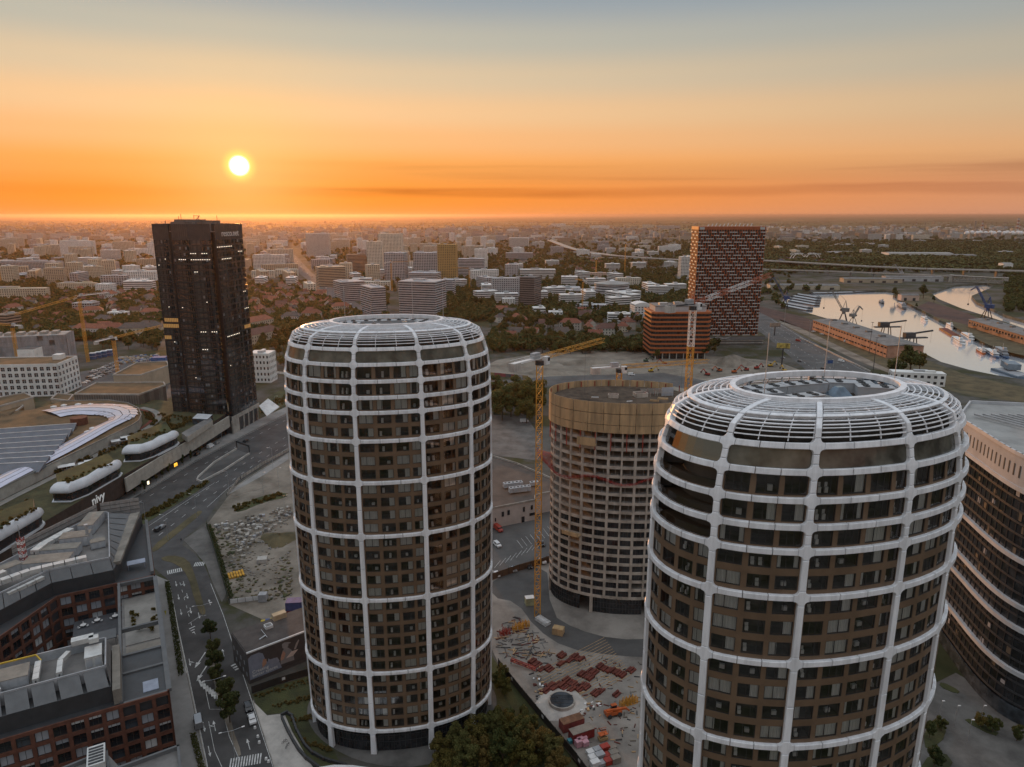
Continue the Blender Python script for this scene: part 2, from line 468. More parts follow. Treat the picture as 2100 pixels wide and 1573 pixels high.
# ================================================================== GROUND, ROADS, WATER
def ground_material():
 m, nt, b = _nodes('land')
 N, L = nt.nodes.new, nt.links.new
 tc = N('ShaderNodeTexCoord'); sp = N('ShaderNodeSeparateXYZ'); L(tc.outputs['Object'], sp.inputs[0])
 def noise(s, d=5, r=.6):
  n = N('ShaderNodeTexNoise'); n.inputs['Scale'].default_value = s; n.inputs['Detail'].default_value = d; n.inputs['Roughness'].default_value = r
  L(tc.outputs['Object'], n.inputs[0]); return n.outputs[0]
 def ramp(v, st, const=False):
  r = N('ShaderNodeValToRGB'); L(v, r.inputs[0])
  if const: r.color_ramp.interpolation = 'CONSTANT'
  while len(r.color_ramp.elements) < len(st): r.color_ramp.elements.new(.5)
  for e, (p, c) in zip(r.color_ramp.elements, st): e.position = p; e.color = (*c, 1)
  return r.outputs[0]
 city = ramp(noise(.02, 8, .7), [(.3, (.03, .036, .015)), (.45, (.055, .056, .026)), (.52, (.085, .08, .068)), (.6, (.12, .112, .10)), (.7, (.07, .062, .04))])
 vor = N('ShaderNodeTexVoronoi'); vor.inputs['Scale'].default_value = .0016
 mp = N('ShaderNodeMapping'); mp.inputs['Scale'].default_value = (.5, 1.5, 1); mp.inputs['Rotation'].default_value = (0, 0, .4)
 L(tc.outputs['Object'], mp.inputs[0]); L(mp.outputs[0], vor.inputs[0])
 sv = N('ShaderNodeSeparateColor'); L(vor.outputs['Color'], sv.inputs[0])
 field = ramp(sv.outputs[0], [(0, (.10, .11, .05)), (.2, (.22, .19, .11)), (.4, (.05, .06, .025)), (.55, (.16, .15, .08)), (.75, (.07, .08, .035)), (.9, (.26, .22, .14))], True)
 wood = ramp(noise(.0011, 7, .7), [(.45, (0, 0, 0)), (.56, (1, 1, 1))])
 mxw = N('ShaderNodeMix'); mxw.data_type = 'RGBA'; L(wood, mxw.inputs[0]); L(field, mxw.inputs[6]); mxw.inputs[7].default_value = (.035, .042, .02, 1)
 mr = N('ShaderNodeMapRange'); mr.interpolation_type = 'SMOOTHSTEP'; L(sp.outputs[1], mr.inputs[0]); mr.inputs[1].default_value = 2600; mr.inputs[2].default_value = 5200
 mx = N('ShaderNodeMix'); mx.data_type = 'RGBA'; L(mr.outputs[0], mx.inputs[0]); L(city, mx.inputs[6]); L(mxw.outputs[2], mx.inputs[7])
 L(mx.outputs[2], b.inputs['Base Color']); b.inputs['Roughness'].default_value = .95; b.inputs['Specular IOR Level'].default_value = .15
 return m
LAND = ground_material()
def water_material():
 m, nt, b = _nodes('harbour_water')
 N, L = nt.nodes.new, nt.links.new
 b.inputs['Base Color'].default_value = (.74, .78, .84, 1); b.inputs['Roughness'].default_value = .1; b.inputs['Metallic'].default_value = .55
 b.inputs['IOR'].default_value = 1.33; b.inputs['Specular IOR Level'].default_value = 1.0
 tc = N('ShaderNodeTexCoord'); n = N('ShaderNodeTexNoise'); n.inputs['Scale'].default_value = .22; n.inputs['Detail'].default_value = 4
 L(tc.outputs['Object'], n.inputs[0])
 bp = N('ShaderNodeBump'); bp.inputs['Strength'].default_value = .05; bp.inputs['Distance'].default_value = .25
 L(n.outputs[0], bp.inputs['Height']); L(bp.outputs[0], b.inputs['Normal'])
 return m
WATER = water_material()
WZ = -3.5
def smooth_poly(pts, it=1):
 for _ in range(it):
  q = []
  for i in range(len(pts)):
   a, b = pts[i], pts[(i + 1) % len(pts)]
   q += [(a[0] * .75 + b[0] * .25, a[1] * .75 + b[1] * .25), (a[0] * .25 + b[0] * .75, a[1] * .25 + b[1] * .75)]
  pts = q
 return pts
basin = P((1596, 624), (1608, 611), (1640, 604), (1700, 601), (1750, 600), (1815, 599), (1836, 602), (1831, 609), (1852, 620), (1880, 634), (1925, 660), (1970, 680), (2010, 703), (2050, 721), (2110, 735), (2130, 740),
   (2130, 792), (2043, 778), (1985, 766), (1929, 750), (1895, 732), (1868, 708), (1757, 676), (1690, 657), (1640, 642), (1602, 632), z=WZ)
channel = P((1907, 604), (1957, 588), (2023, 584), (2038, 591), (1992, 611), (2002, 624), (2040, 641), (2060, 651), (2120, 668), (2120, 686), (2030, 656), (1970, 637), (1925, 618), z=WZ)
from mathutils.geometry import tessellate_polygon
def ground_sheet():
 outer = [(-50000, -3000), (50000, -3000), (50000, 70000), (-50000, 70000)]
 mid = [(-4000, -2500), (4000, -2500), (4000, 6000), (-4000, 6000)]
 vs = []; fs = []
 def tess(loops):
  flat = [p for l in loops for p in l]
  o = len(vs); vs.extend((p[0], p[1], 0.0) for p in flat)
  for t in tessellate_polygon([[Vector((p[0], p[1], 0)) for p in l] for l in loops]):
   a, b, c = (flat[i] for i in t)
   ar = (b[0] - a[0]) * (c[1] - a[1]) - (c[0] - a[0]) * (b[1] - a[1])
   fs.append(tuple(i + o for i in (t if ar > 0 else (t[0], t[2], t[1]))))
 tess([outer, mid]); tess([mid, basin, channel])
 me = bpy.data.meshes.new('ground'); me.from_pydata(vs, [], fs); me.materials.append(LAND); me.update()
 o = bpy.data.objects.new('ground', me); COL.objects.link(o)
 tag(o, kind='structure')
ground_sheet()
BANK = mat('stone_bank', (.13, .115, .085), .95, .25, .1, col2=(.06, .06, .035), bump=.4, bscale=.8)
for nm, poly in (('harbour_basin', basin), ('harbour_channel', channel)):
 mb = MB(); mb.sheet(poly, WZ); tag(mb.build(nm, WATER), kind='structure')
 mb = MB(); n = len(poly)
 cx = sum(p[0] for p in poly) / n; cy = sum(p[1] for p in poly) / n
 for i in range(n):
  a, b = poly[i], poly[(i + 1) % n]
  mb.add([(a[0], a[1], WZ - .5), (b[0], b[1], WZ - .5), (b[0], b[1], 0.02), (a[0], a[1], 0.02)], [(0, 1, 2, 3)])
 tag(mb.build('quay_bank', BANK), kind='structure')
mb = MB(); mb.sheet(P((470, 473.2), (640, 474.2), (905, 475.2), (905, 477.3), (640, 476.6), (470, 475.4)), .5); tag(mb.build('distant_river', WATER), kind='structure')
mb = MB(); mb.sheet(P((1855, 541), (1906, 541), (1908, 548), (1860, 547)), .3); mb.sheet(P((1982, 541), (1998, 541), (1999, 544), (1984, 544)), .3); tag(mb.build('far_basin_water', WATER), kind='structure')

def area(name, pts, material, z=.05, sm=0, thick=0.0):
 poly = P(*pts)
 if sm: poly = smooth_poly(poly, sm)
 mb = MB()
 if thick: mb.prism(poly, 0.0, thick)
 else: mb.sheet(poly, z)
 return tag(mb.build(name, material), kind='structure')
def ribbon_pts(pts, w):
 """left and right edge of a band of width w along points"""
 l, r = [], []
 for i, p in enumerate(pts):
  a = pts[max(0, i - 1)]; b = pts[min(len(pts) - 1, i + 1)]
  dx, dy = b[0] - a[0], b[1] - a[1]; d = math.hypot(dx, dy) or 1
  nx, ny = -dy / d, dx / d
  l.append((p[0] + nx * w / 2, p[1] + ny * w / 2)); r.append((p[0] - nx * w / 2, p[1] - ny * w / 2))
 return l, r
def ribbon(mb, pts, w, z, mi=0):
 l, r = ribbon_pts(pts, w)
 for i in range(len(pts) - 1):
  mb.add([(*r[i], z), (*r[i + 1], z), (*l[i + 1], z), (*l[i], z)], [(0, 1, 2, 3)], mi)
def along(pts, step, start=0.0):
 """points every step metres: (x, y, heading)"""
 out = []; d = start
 for a, b in zip(pts[:-1], pts[1:]):
  l = math.hypot(b[0] - a[0], b[1] - a[1]); h = math.atan2(b[1] - a[1], b[0] - a[0])
  while d < l:
   t = d / l; out.append((a[0] + (b[0] - a[0]) * t, a[1] + (b[1] - a[1]) * t, h)); d += step
  d -= l
 return out

area('building_plot', [(590, 930), (1010, 800), (1010, 1180), (640, 1300), (560, 1280), (470, 1240), (425, 1075), (470, 1015)], GRAVEL, .03)
area('excavated_ground', [(998, 742), (1080, 728), (1180, 722), (1300, 716), (1420, 728), (1540, 735), (1625, 748), (1700, 800), (1620, 830), (1300, 800), (1120, 780), (1005, 770)], SOIL, .04, 1)
area('yard_ground', [(1008, 1150), (1136, 1140), (1420, 1150), (1420, 1640), (1235, 1640), (1110, 1470), (1024, 1365), (1008, 1330)], YARD, .05)
area('yard_track', [(1008, 1186), (1120, 1150), (1130, 1260), (1180, 1290), (1260, 1312), (1360, 1310), (1360, 1350), (1260, 1345), (1160, 1330), (1100, 1290), (1060, 1235), (1008, 1225)], ASPHL, .07, 1)
area('car_park', [(1008, 1070), (1140, 1045), (1145, 1150), (1008, 1185)], ASPHL, .06)
area('market_square', [(1005, 850), (1080, 855), (1110, 900), (1110, 945), (1020, 935), (1005, 930)], PAVED, .06)
area('depot_ground', [(150, 765), (250, 748), (330, 735), (350, 745), (350, 815), (175, 815)], ASPHL, .05)
area('plaza', [(1880, 1420), (1960, 1380), (2130, 1480), (2130, 1640), (1850, 1640)], PAVED, .05)
area('lawn', [(1005, 1340), (1022, 1365), (1110, 1475), (1245, 1640), (860, 1640), (880, 1560), (1000, 1500), (1016, 1440)], GRASS, .05)
area('lawn_beside_ramp', [(519, 1425), (560, 1408), (640, 1385), (660, 1480), (700, 1573), (640, 1573), (600, 1500), (583, 1462), (548, 1466), (527, 1450)], GRASS, .05)
area('harbour_quay_land', [(1590, 655), (1672, 648), (1757, 680), (1868, 712), (1895, 736), (1985, 770), (2130, 800), (2130, 830), (1990, 812), (1850, 775), (1720, 720), (1640, 690)], DRYGRASS, .04)
area('harbour_spit', [(1838, 610), (1905, 606), (1925, 620), (1970, 639), (2120, 690), (2120, 734), (2052, 718), (2012, 700), (1972, 678), (1882, 632)], DRYGRASS, .04)
ORE = mat('rust_red_ore', (.085, .045, .035), .95, .2, .1)
area('ore_yard', [(1556, 628), (1598, 638), (1640, 648), (1690, 664), (1668, 682), (1600, 658), (1556, 645)], ORE, .06)
area('ore_yard', [(1880, 630), (1905, 618), (1985, 643), (2020, 660), (1990, 668), (1920, 650)], ORE, .07)
area('park_lawn', [(1235, 690), (1320, 690), (1325, 720), (1250, 722), (1225, 705)], GRASS, .05)
area('tower_apron', [(625, 1470), (660, 1525), (760, 1573), (900, 1573), (1010, 1490), (1022, 1430), (1000, 1400), (640, 1420)], PAVED, .08, 2)

for pts in ([(1892, 1500), (1925, 1478), (1945, 1508), (1900, 1545)], [(1975, 1478), (1990, 1474), (2050, 1502), (2040, 1512)], [(1930, 1398), (1970, 1418), (1962, 1424), (1925, 1408)], [(1890, 1560), (1935, 1540), (1960, 1573), (1890, 1610)]):
 area('plaza_lawn', pts, GRASS, .1, 1, thick=.2)
area('main_road', [(760, 783), (592, 846), (500, 893), (400, 945), (290, 1012), (150, 1097), (150, 1270), (330, 1130), (420, 1052), (466, 1003), (530, 962), (592, 928), (790, 815), (790, 783)], ASPH, .055)
area('side_street', [(462, 1003), (425, 1066), (378, 1104), (374, 1118), (398, 1134), (420, 1160), (434, 1197), (460, 1262), (489, 1350), (518, 1437), (541, 1510), (562, 1573), (590, 1650),
      (440, 1650), (424, 1573), (411, 1510), (385, 1386), (365, 1290), (346, 1190), (316, 1165), (300, 1150), (405, 1060)], ASPH, .06)
area('pavement', [(480, 884), (592, 832), (592, 845), (500, 892), (400, 944), (290, 1011), (150, 1096), (110, 1096), (260, 1003), (365, 946)], PAVE, .1, thick=.14)
area('pavement', [(318, 1180), (344, 1191), (363, 1290), (383, 1386), (409, 1510), (422, 1573), (440, 1650), (365, 1650), (360, 1560), (340, 1400), (325, 1270)], PAVE, .1, thick=.14)
area('pavement', [(592, 930), (534, 966), (470, 1008), (470, 1014), (540, 975), (592, 942)], PAVE, .1, thick=.13)
area('pavement', [(520, 1440), (548, 1468), (583, 1464), (600, 1503), (645, 1580), (690, 1650), (592, 1650), (563, 1573), (542, 1510)], CONCL, .1, thick=.12)
area('pavement', [(376, 1108), (424, 1074), (440, 1110), (466, 1215), (455, 1235), (436, 1195), (422, 1158), (400, 1132)], PAVED, .1, thick=.1)
area('traffic_island', [(417, 1048), (404, 1062), (350, 1106), (314, 1136), (311, 1122), (360, 1083), (405, 1048)], DRYGRASS, .1, 1, thick=.13)
area('traffic_island', [(324, 1147), (350, 1138), (386, 1146), (401, 1182), (416, 1235), (424, 1259), (412, 1262), (400, 1235), (386, 1182), (364, 1157)], DRYGRASS, .1, 1, thick=.14)
area('traffic_island', [(425, 1318), (432, 1318), (446, 1364), (476, 1492), (497, 1548), (487, 1552), (453, 1455), (428, 1360)], SOIL, .1, 1, thick=.15)
area('green_median', [(424, 984), (434, 990), (292, 1078), (250, 1100), (250, 1072), (330, 1038)], GRASS, .1, 1, thick=.14)
area('roundabout_island', [(470, 1010), (500, 985), (540, 975), (560, 985), (540, 1003), (500, 1010), (478, 1020)], GRAVEL, .1, 1, thick=.12)
area('green_strip', [(478, 1045), (540, 1015), (590, 1010), (590, 1020), (540, 1030), (490, 1052)], GRASS, .09, 1, thick=.12)
area('planted_bed', [(530, 826), (592, 790), (592, 832), (545, 850)], GRASS, .1, 1, thick=.15)
area('cross_street', [(760, 800), (1005, 782), (1130, 772), (1360, 765), (1500, 790), (1640, 800), (1640, 825), (1480, 815), (1350, 785), (1140, 790), (1010, 802), (760, 830)], ASPHL, .06)
area('highway', [(1520, 620), (1556, 640), (1582, 652), (1640, 686), (1700, 718), (1790, 766), (1910, 826), (1990, 870), (1990, 960), (1860, 900), (1760, 840), (1690, 790), (1630, 740), (1590, 705), (1545, 670), (1515, 640)], ASPHL, .065)
area('quay_road', [(1600, 655), (1640, 672), (1760, 728), (1850, 770), (1850, 776), (1750, 736), (1640, 682), (1598, 662)], GRAVEL, .06)
area('avenue', [(588, 522), (604, 522), (640, 560), (690, 595), (770, 645), (800, 672), (770, 672), (735, 645), (660, 597), (615, 562)], ASPHL, .05)
area('park_path', [(1310, 690), (1320, 690), (1326, 722), (1317, 724)], PAVE, .08)

# ---- paint
def dashes(pts, L_, gap, w, z, mb, start=0.0):
 for x, y, h in along(pts, L_ + gap, start):
  mb.obox((x + math.cos(h) * L_ / 2, y + math.sin(h) * L_ / 2, z), L_, w, .012, h)
def lines(pts, w, z, mb):
 ribbon(mb, pts, w, z)
mk = MB()
up = P((585, 862), (492, 912), (397, 964), (286, 1030)); up2 = P((590, 868), (500, 917), (405, 969), (290, 1038))
dashes(up, 3, 6, .18, .075, mk);
lo = P((585, 897), (524, 935), (461, 978), (381, 1034), (311, 1088)); lo2 = P((590, 910), (530, 947), (470, 990), (400, 1040), (330, 1095))
dashes(lo, 3, 6, .18, .075, mk); dashes(lo2, 3, 6, .18, .075, mk, 2)
lines(P((592, 918), (534, 954), (470, 999), (425, 1040)), .15, .075, mk)
lines(P((592, 848), (500, 895), (400, 947), (290, 1014)), .15, .075, mk)
lines(P((440, 990), (300, 1082)), .15, .075, mk)
mkm = tag(mk.build('main_road_markings', PAINT), kind='structure')
mk = MB()
Z = .08
lines(P((347, 1192), (366, 1290), (387, 1386), (413, 1510), (426, 1573)), .13, Z, mk)
lines(P((432, 1197), (458, 1262), (487, 1350), (516, 1437), (539, 1510), (560, 1573)), .13, Z, mk)
lines(P((423, 1262), (412, 1263), (386, 1280)), .13, Z, mk)
dashes(P((369, 1195), (395, 1290), (400, 1300)), 2, 4, .12, Z, mk)
lines(P((418, 1398), (430, 1455), (452, 1455)), .12, Z, mk)
lines(P((428, 1480), (440, 1540), (455, 1573)), .12, Z, mk)
lines(P((455, 1452), (470, 1510), (490, 1556)), .12, Z, mk)
def zebra(a, b, ln, n, wd, mb):
 """n bars from a to b, each ln long across"""
 a = g(*a); b = g(*b)
 dx, dy = b[0] - a[0], b[1] - a[1]; h = math.atan2(dy, dx)
 for i in range(n):
  t = (i + .5) / n
  mb.obox((a[0] + dx * t, a[1] + dy * t, Z), math.hypot(dx, dy) / n * .5, ln, .012, h)
zebra((342, 1175), (382, 1166), 3.2, 10, .5, mk)
zebra((398, 1158), (420, 1156), 3.2, 6, .5, mk)
zebra((470, 1567), (537, 1555), 3.5, 12, .5, mk)
zebra((482, 1360), (494, 1372), 3.0, 3, .5, mk)
def arrow(px, py, ang, mb, s=1.0, turn=0):
 x, y = g(px, py); c, sn = math.cos(ang), math.sin(ang)
 def T(u, v): return (x + (u * c - v * sn) * s, y + (u * sn + v * c) * s)
 mb.sheet([T(-2, -.1), (T(1, -.1)), T(1, .1), T(-2, .1)], Z + .01)
 mb.sheet([T(1, -.42), T(2.6, 0), T(1, .42)], Z + .01)
 if turn:
  mb.sheet([T(-.3, 0), T(.0, 0), T(.7, .9 * turn), T(.4, .9 * turn)], Z + .01)
  mb.sheet([T(.2, .8 * turn), T(1.3, 1.4 * turn), T(.6, .4 * turn)], Z + .01)
rd = math.atan2(*(lambda a, b: (b[1] - a[1], b[0] - a[0]))(g(380, 1386), g(362, 1290)))
for px, py, t in ((361, 1197, 0), (366, 1224, 0), (371, 1255, 0), (377, 1197, -1), (384, 1222, -1), (391, 1252, -1), (408, 1262, 0), (389, 1358, 1), (418, 1490, 0), (429, 1540, 0)):
 arrow(px, py, rd + math.pi, mk, .9, t)
for px, py, t in ((430, 1236, 0), (458, 1340, 1), (440, 1490, 1), (510, 1528, 0)):
 arrow(px, py, rd, mk, .95, t)
for px, py in ((412, 1352), (416, 1378)):
 arrow(px, py, rd + math.pi - .5, mk, 1.7)
for k in range(7):
 mk.beam(g3(408 + k * 5.5, 1408 + k * 4 - 14, Z), g3(414 + k * 5.5, 1408 + k * 5, Z), .5, .02)
for k in range(4):
 mk.beam(g3(388 + k * 3, 1290 + k * 4, Z), g3(400 - k * 1, 1284 + k * 6, Z), .4, .02)
zebra((366, 1410), (385, 1405), 22, 5, .4, mk)
tag(mk.build('side_street_markings', PAINT), kind='structure')
mk = MB()
hw1 = P((1575, 668), (1650, 722), (1740, 778), (1800, 822)); hw2 = P((1590, 668), (1680, 722), (1780, 778), (1900, 840)); hw3 = P((1560, 672), (1620, 722), (1700, 780))
for h_ in (hw1, hw2, hw3): dashes(h_, 4, 8, .25, .085, mk)
lines(P((1582, 655), (1640, 690), (1700, 722), (1790, 770)), .25, .085, mk)
tag(mk.build('highway_markings', PAINT), kind='structure')
mk = MB()
for i in range(9):
 a = g(1014 + i * 11, 1165 - i * 5.2); b = g(1026 + i * 11, 1150 - i * 5.2)
 mk.beam((*a, .075), (*b, .075), .12, .02)
for i in range(8):
 a = g(1060 + i * 9, 1108 - i * 4); b = g(1072 + i * 9, 1124 - i * 4)
 mk.beam((*a, .075), (*b, .075), .12, .02)
tag(mk.build('car_park_markings', PAINT), kind='structure')
mb = MB()
for pts in (((346, 1191), (365, 1290), (385, 1386), (411, 1510), (424, 1573)), ((592, 846), (500, 893), (400, 945), (290, 1012)), ((592, 929), (533, 965), (469, 1007)), ((519, 1438), (542, 1510), (563, 1573))):
 ribs = P(*pts); mb.wallline(ribs, 0, .17, .22)
tag(mb.build('kerb', CONC), kind='structure')

def ramp_trench():
 t = thing('tunnel_ramp', 'pale walled ramp sloping down to the tunnel portal between the carriageways', 'ramp')
 L_ = P((407, 980), (440, 950), (486, 922)); R_ = P((414, 990), (460, 966), (512, 932))
 mb = MB(); mb.wallline(L_ + [], .05, 1.15, .5); tag(mb.build('side_wall', CONCL, t))
 mb = MB(); mb.wallline(R_, .05, 1.15, .5); mb.build('side_wall', CONCL, t)
 mb = MB(); mb.wallline([L_[0], g(404, 986), R_[0]], .05, 1.0, .5); mb.build('end_wall', CONCL, t)
 mb = MB(); mb.sheet(L_ + R_[::-1], .09); mb.build('ramp_surface', ASPHL, t)
 mb = MB(); a, b = L_[-1], R_[-1]
 mb.beam((*a, 0), (*a, 5), .5); mb.beam((*b, 0), (*b, 5), .5); mb.beam((*a, 5), (*b, 5), .6, 1.0); mb.build('portal_frame', STEELD, t)
ramp_trench()
# ================================================================== THE OVAL TOWERS
class Oval:
 """plan curve of a tower: superellipse, arc-length parameter u in [0,1)"""
 def __init__(s, a, b, n=2.25):
  th = np.linspace(0, 2 * np.pi, 1441)
  x = a * np.sign(np.cos(th)) * np.abs(np.cos(th)) ** (2 / n); y = b * np.sign(np.sin(th)) * np.abs(np.sin(th)) ** (2 / n)
  d = np.hypot(np.diff(x), np.diff(y)); c = np.concatenate([[0], np.cumsum(d)])
  s.per = float(c[-1]); u = np.linspace(0, 1, 1001)
  s.x = np.interp(u, c / c[-1], x); s.y = np.interp(u, c / c[-1], y)
  tx = np.gradient(s.x); ty = np.gradient(s.y)
  tx[0] = tx[-1] = 0; ty[0] = ty[-1] = 1
  l = np.hypot(tx, ty); s.nx = ty / l; s.ny = -tx / l
 def at(s, u):
  f = (u % 1.0) * 1000; i = int(f); t = f - i; j = min(i + 1, 1000)
  return (s.x[i] * (1 - t) + s.x[j] * t, s.y[i] * (1 - t) + s.y[j] * t, s.nx[i] * (1 - t) + s.nx[j] * t, s.ny[i] * (1 - t) + s.ny[j] * t)
OV = Oval(24.4, 15.3, 2.1)
PV = [0, 20, 60, 85, 95, 98.6, 101.9, 104.3, 106.6, 109.2, 112.2]
PS = [.968, .984, 1.0, .997, .985, .965, .925, .885, .79, .67, .525]
PZ = [0, 20, 60, 85, 95, 98.6, 101.9, 104.1, 105.35, 105.9, 106.1]
def prof(v): return float(np.interp(v, PV, PS)), float(np.interp(v, PV, PZ))
def tmap(u, v, off):
 x, y, nx, ny = OV.at(u)
 s, z = prof(v)
 s1, z1 = prof(v + .3); s0, z0 = prof(v - .3)
 rl = math.hypot(x, y)
 dr = (s1 - s0) * rl * .85; dz = z1 - z0
 l = math.hypot(dr, dz) or 1
 c, sn = dz / l, -dr / l
 return (x * s + nx * off * c, y * s + ny * off * c, z + off * sn)
def patch(mb, rows, depth, bev=.12, nu=4, out=0.0, mi=0, back=True):
 """a slab lying on the tower's skin: rows of (v, u0, u1) in plan metres; outer edges are bevelled"""
 per = OV.per
 rr = [rows[0]]
 def lerp(a, b, d):
  t = min(.45, d / max(1e-6, abs(b[0] - a[0]))); return tuple(a[i] + (b[i] - a[i]) * t for i in range(3))
 if bev:
  rr.append(lerp(rows[0], rows[1], bev)); rr += rows[1:-1]; rr.append(lerp(rows[-1], rows[-2], bev))
 else: rr += rows[1:-1]
 rr.append(rows[-1])
 nr = len(rr); V = []; idx = {}
 for i, (v, a, b) in enumerate(rr):
  w = b - a
  tb = min(.3, bev / max(.01, w)) if bev else 0
  ts = ([0, tb] if bev else [0]) + [k / nu for k in range(1, nu)] + ([1 - tb, 1] if bev else [1])
  for j, t in enumerate(ts):
   o = out - (bev if (bev and (i in (0, nr - 1) or j in (0, len(ts) - 1))) else 0)
   idx[i, j] = len(V); V.append(tmap((a + w * t) / per, v, o))
  nc = len(ts)
 F = []
 for i in range(nr - 1):
  for j in range(nc - 1):
   F.append((idx[i, j], idx[i, j + 1], idx[i + 1, j + 1], idx[i + 1, j]))
 loop = [(0, j) for j in range(nc)] + [(i, nc - 1) for i in range(1, nr)] + [(nr - 1, j) for j in range(nc - 2, -1, -1)] + [(i, 0) for i in range(nr - 2, 0, -1)]
 bi = []
 for (i, j) in loop:
  v, a, b = rr[i]; t = j / (nc - 1) if not bev else (0 if j == 0 else 1 if j == nc - 1 else ts[j])
  bi.append(len(V)); V.append(tmap((a + (b - a) * t) / per, v, out - depth))
 n = len(loop)
 for k in range(n):
  p, q = loop[k], loop[(k + 1) % n]
  F.append((idx[q], idx[p], bi[k], bi[(k + 1) % n]))
 mb.add(V, F, mi)
NB = 10
ZB = [6.6, 22.9, 42.4, 58.6, 71.6, 81.4, 87.9, 91.3, 94.9, 98.6, 101.9]     # band heights
FL = [None, 5, 6, 5, 4, 3, 2, 1, 1, 1, 1]                                     # storeys under each band
BH = .42
def cw(v): return .64 - .24 * min(v, 104) / 104
def pick(k, *c): return c[k % len(c)]
def window_mesh(kind, seed):
 rnd = random.Random(seed)
 mb = MB()   # 0 frame 1 pane 2 room 3 curtain 4 furniture
 t = .035
 mb.box(-.5, -.10, -.5, .5, .02, -.46, 0); mb.box(-.5, -.10, .46, .5, .02, .5, 0)
 mb.box(-.5, -.10, -.46, -.5 + t, .02, .46, 0); mb.box(.5 - t, -.10, -.46, .5, .02, .46, 0)
 xs = rnd.choice(([-.16, .16], [-.08], [.2], [.0], [-.2, .1]))
 for x in xs: mb.box(x - .014, -.06, -.46, x + .014, .02, .46, 0)
 mb.add([(-.5, -.02, -.5), (.5, -.02, -.5), (.5, -.02, .5), (-.5, -.02, .5)], [(0, 1, 2, 3)], 1)
 D = 3.2 if kind != 'loggia' else 2.0
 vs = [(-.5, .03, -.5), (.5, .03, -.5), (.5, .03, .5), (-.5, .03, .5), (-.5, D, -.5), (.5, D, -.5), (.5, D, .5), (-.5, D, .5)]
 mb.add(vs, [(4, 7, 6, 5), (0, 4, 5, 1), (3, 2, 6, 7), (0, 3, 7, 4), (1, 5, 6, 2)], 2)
 def curtain(x0, x1, y=.16):
  n = max(4, int((x1 - x0) * 26)); v = []
  for i in range(n + 1):
   x = x0 + (x1 - x0) * i / n; yy = y + (.06 if i % 2 else 0)
   v += [(x, yy, -.48), (x, yy, .48)]
  mb.add(v, [(2 * i, 2 * i + 2, 2 * i + 3, 2 * i + 1) for i in range(n)], 3)
 if kind == 'full': curtain(-.48, .48)
 elif kind == 'half': curtain(*rnd.choice(((-.48, -.1), (.1, .48), (-.48, .15))))
 elif kind == 'sides': curtain(-.48, -.28); curtain(.28, .48)
 elif kind == 'loggia':
  for _ in range(rnd.randint(1, 2)):
   x = rnd.uniform(-.3, .3); mb.box(x - .08, .3, -.46, x + .08, .7, -.18, 4); mb.box(x - .08, .62, -.18, x + .08, .7, .02, 4)
 elif kind == 'dark' and rnd.random() < .6:
  x = rnd.uniform(-.3, .2); mb.box(x, .8, -.48, x + .22, 1.2, -.2, 4)
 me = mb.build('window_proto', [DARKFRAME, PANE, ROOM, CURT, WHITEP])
 d = me.data; bpy.data.objects.remove(me)
 return d
WPROTO = {}
for k_, n_ in (('full', 3), ('half', 4), ('sides', 2), ('dark', 5), ('loggia', 4)):
 WPROTO[k_] = [window_mesh(k_, hash((k_, i)) % 999 if False else 17 * i + len(k_)) for i in range(n_)]
BAYWIN = [[(.03, .23), (.28, .52), (.57, .81), (.86, .985)], [(.03, .34), (.41, .67), (.73, .98)], [(.03, .26), (.32, .54), (.60, .80), (.85, .985)], [(.03, .32), (.39, .65), (.71, .975)]]
WALLB = mat('brown_inner_wall', (.12, .095, .07), .6, .1, .3)
TERG = mat_glass('terrace_glazing', (.085, .08, .064), .07, .5, .02)
DECK = mat('roof_deck', (.055, .046, .038), .95, .2, .2, spec=.1)
ACW = mat('cooling_unit_casing', (.42, .42, .425), .45, .08, .5)
FAN = mat('fan_black', (.02, .02, .02), .6, .1, 1)
SKYL = mat_glass('skylight_glass', (.12, .17, .22), .06, 1.0)
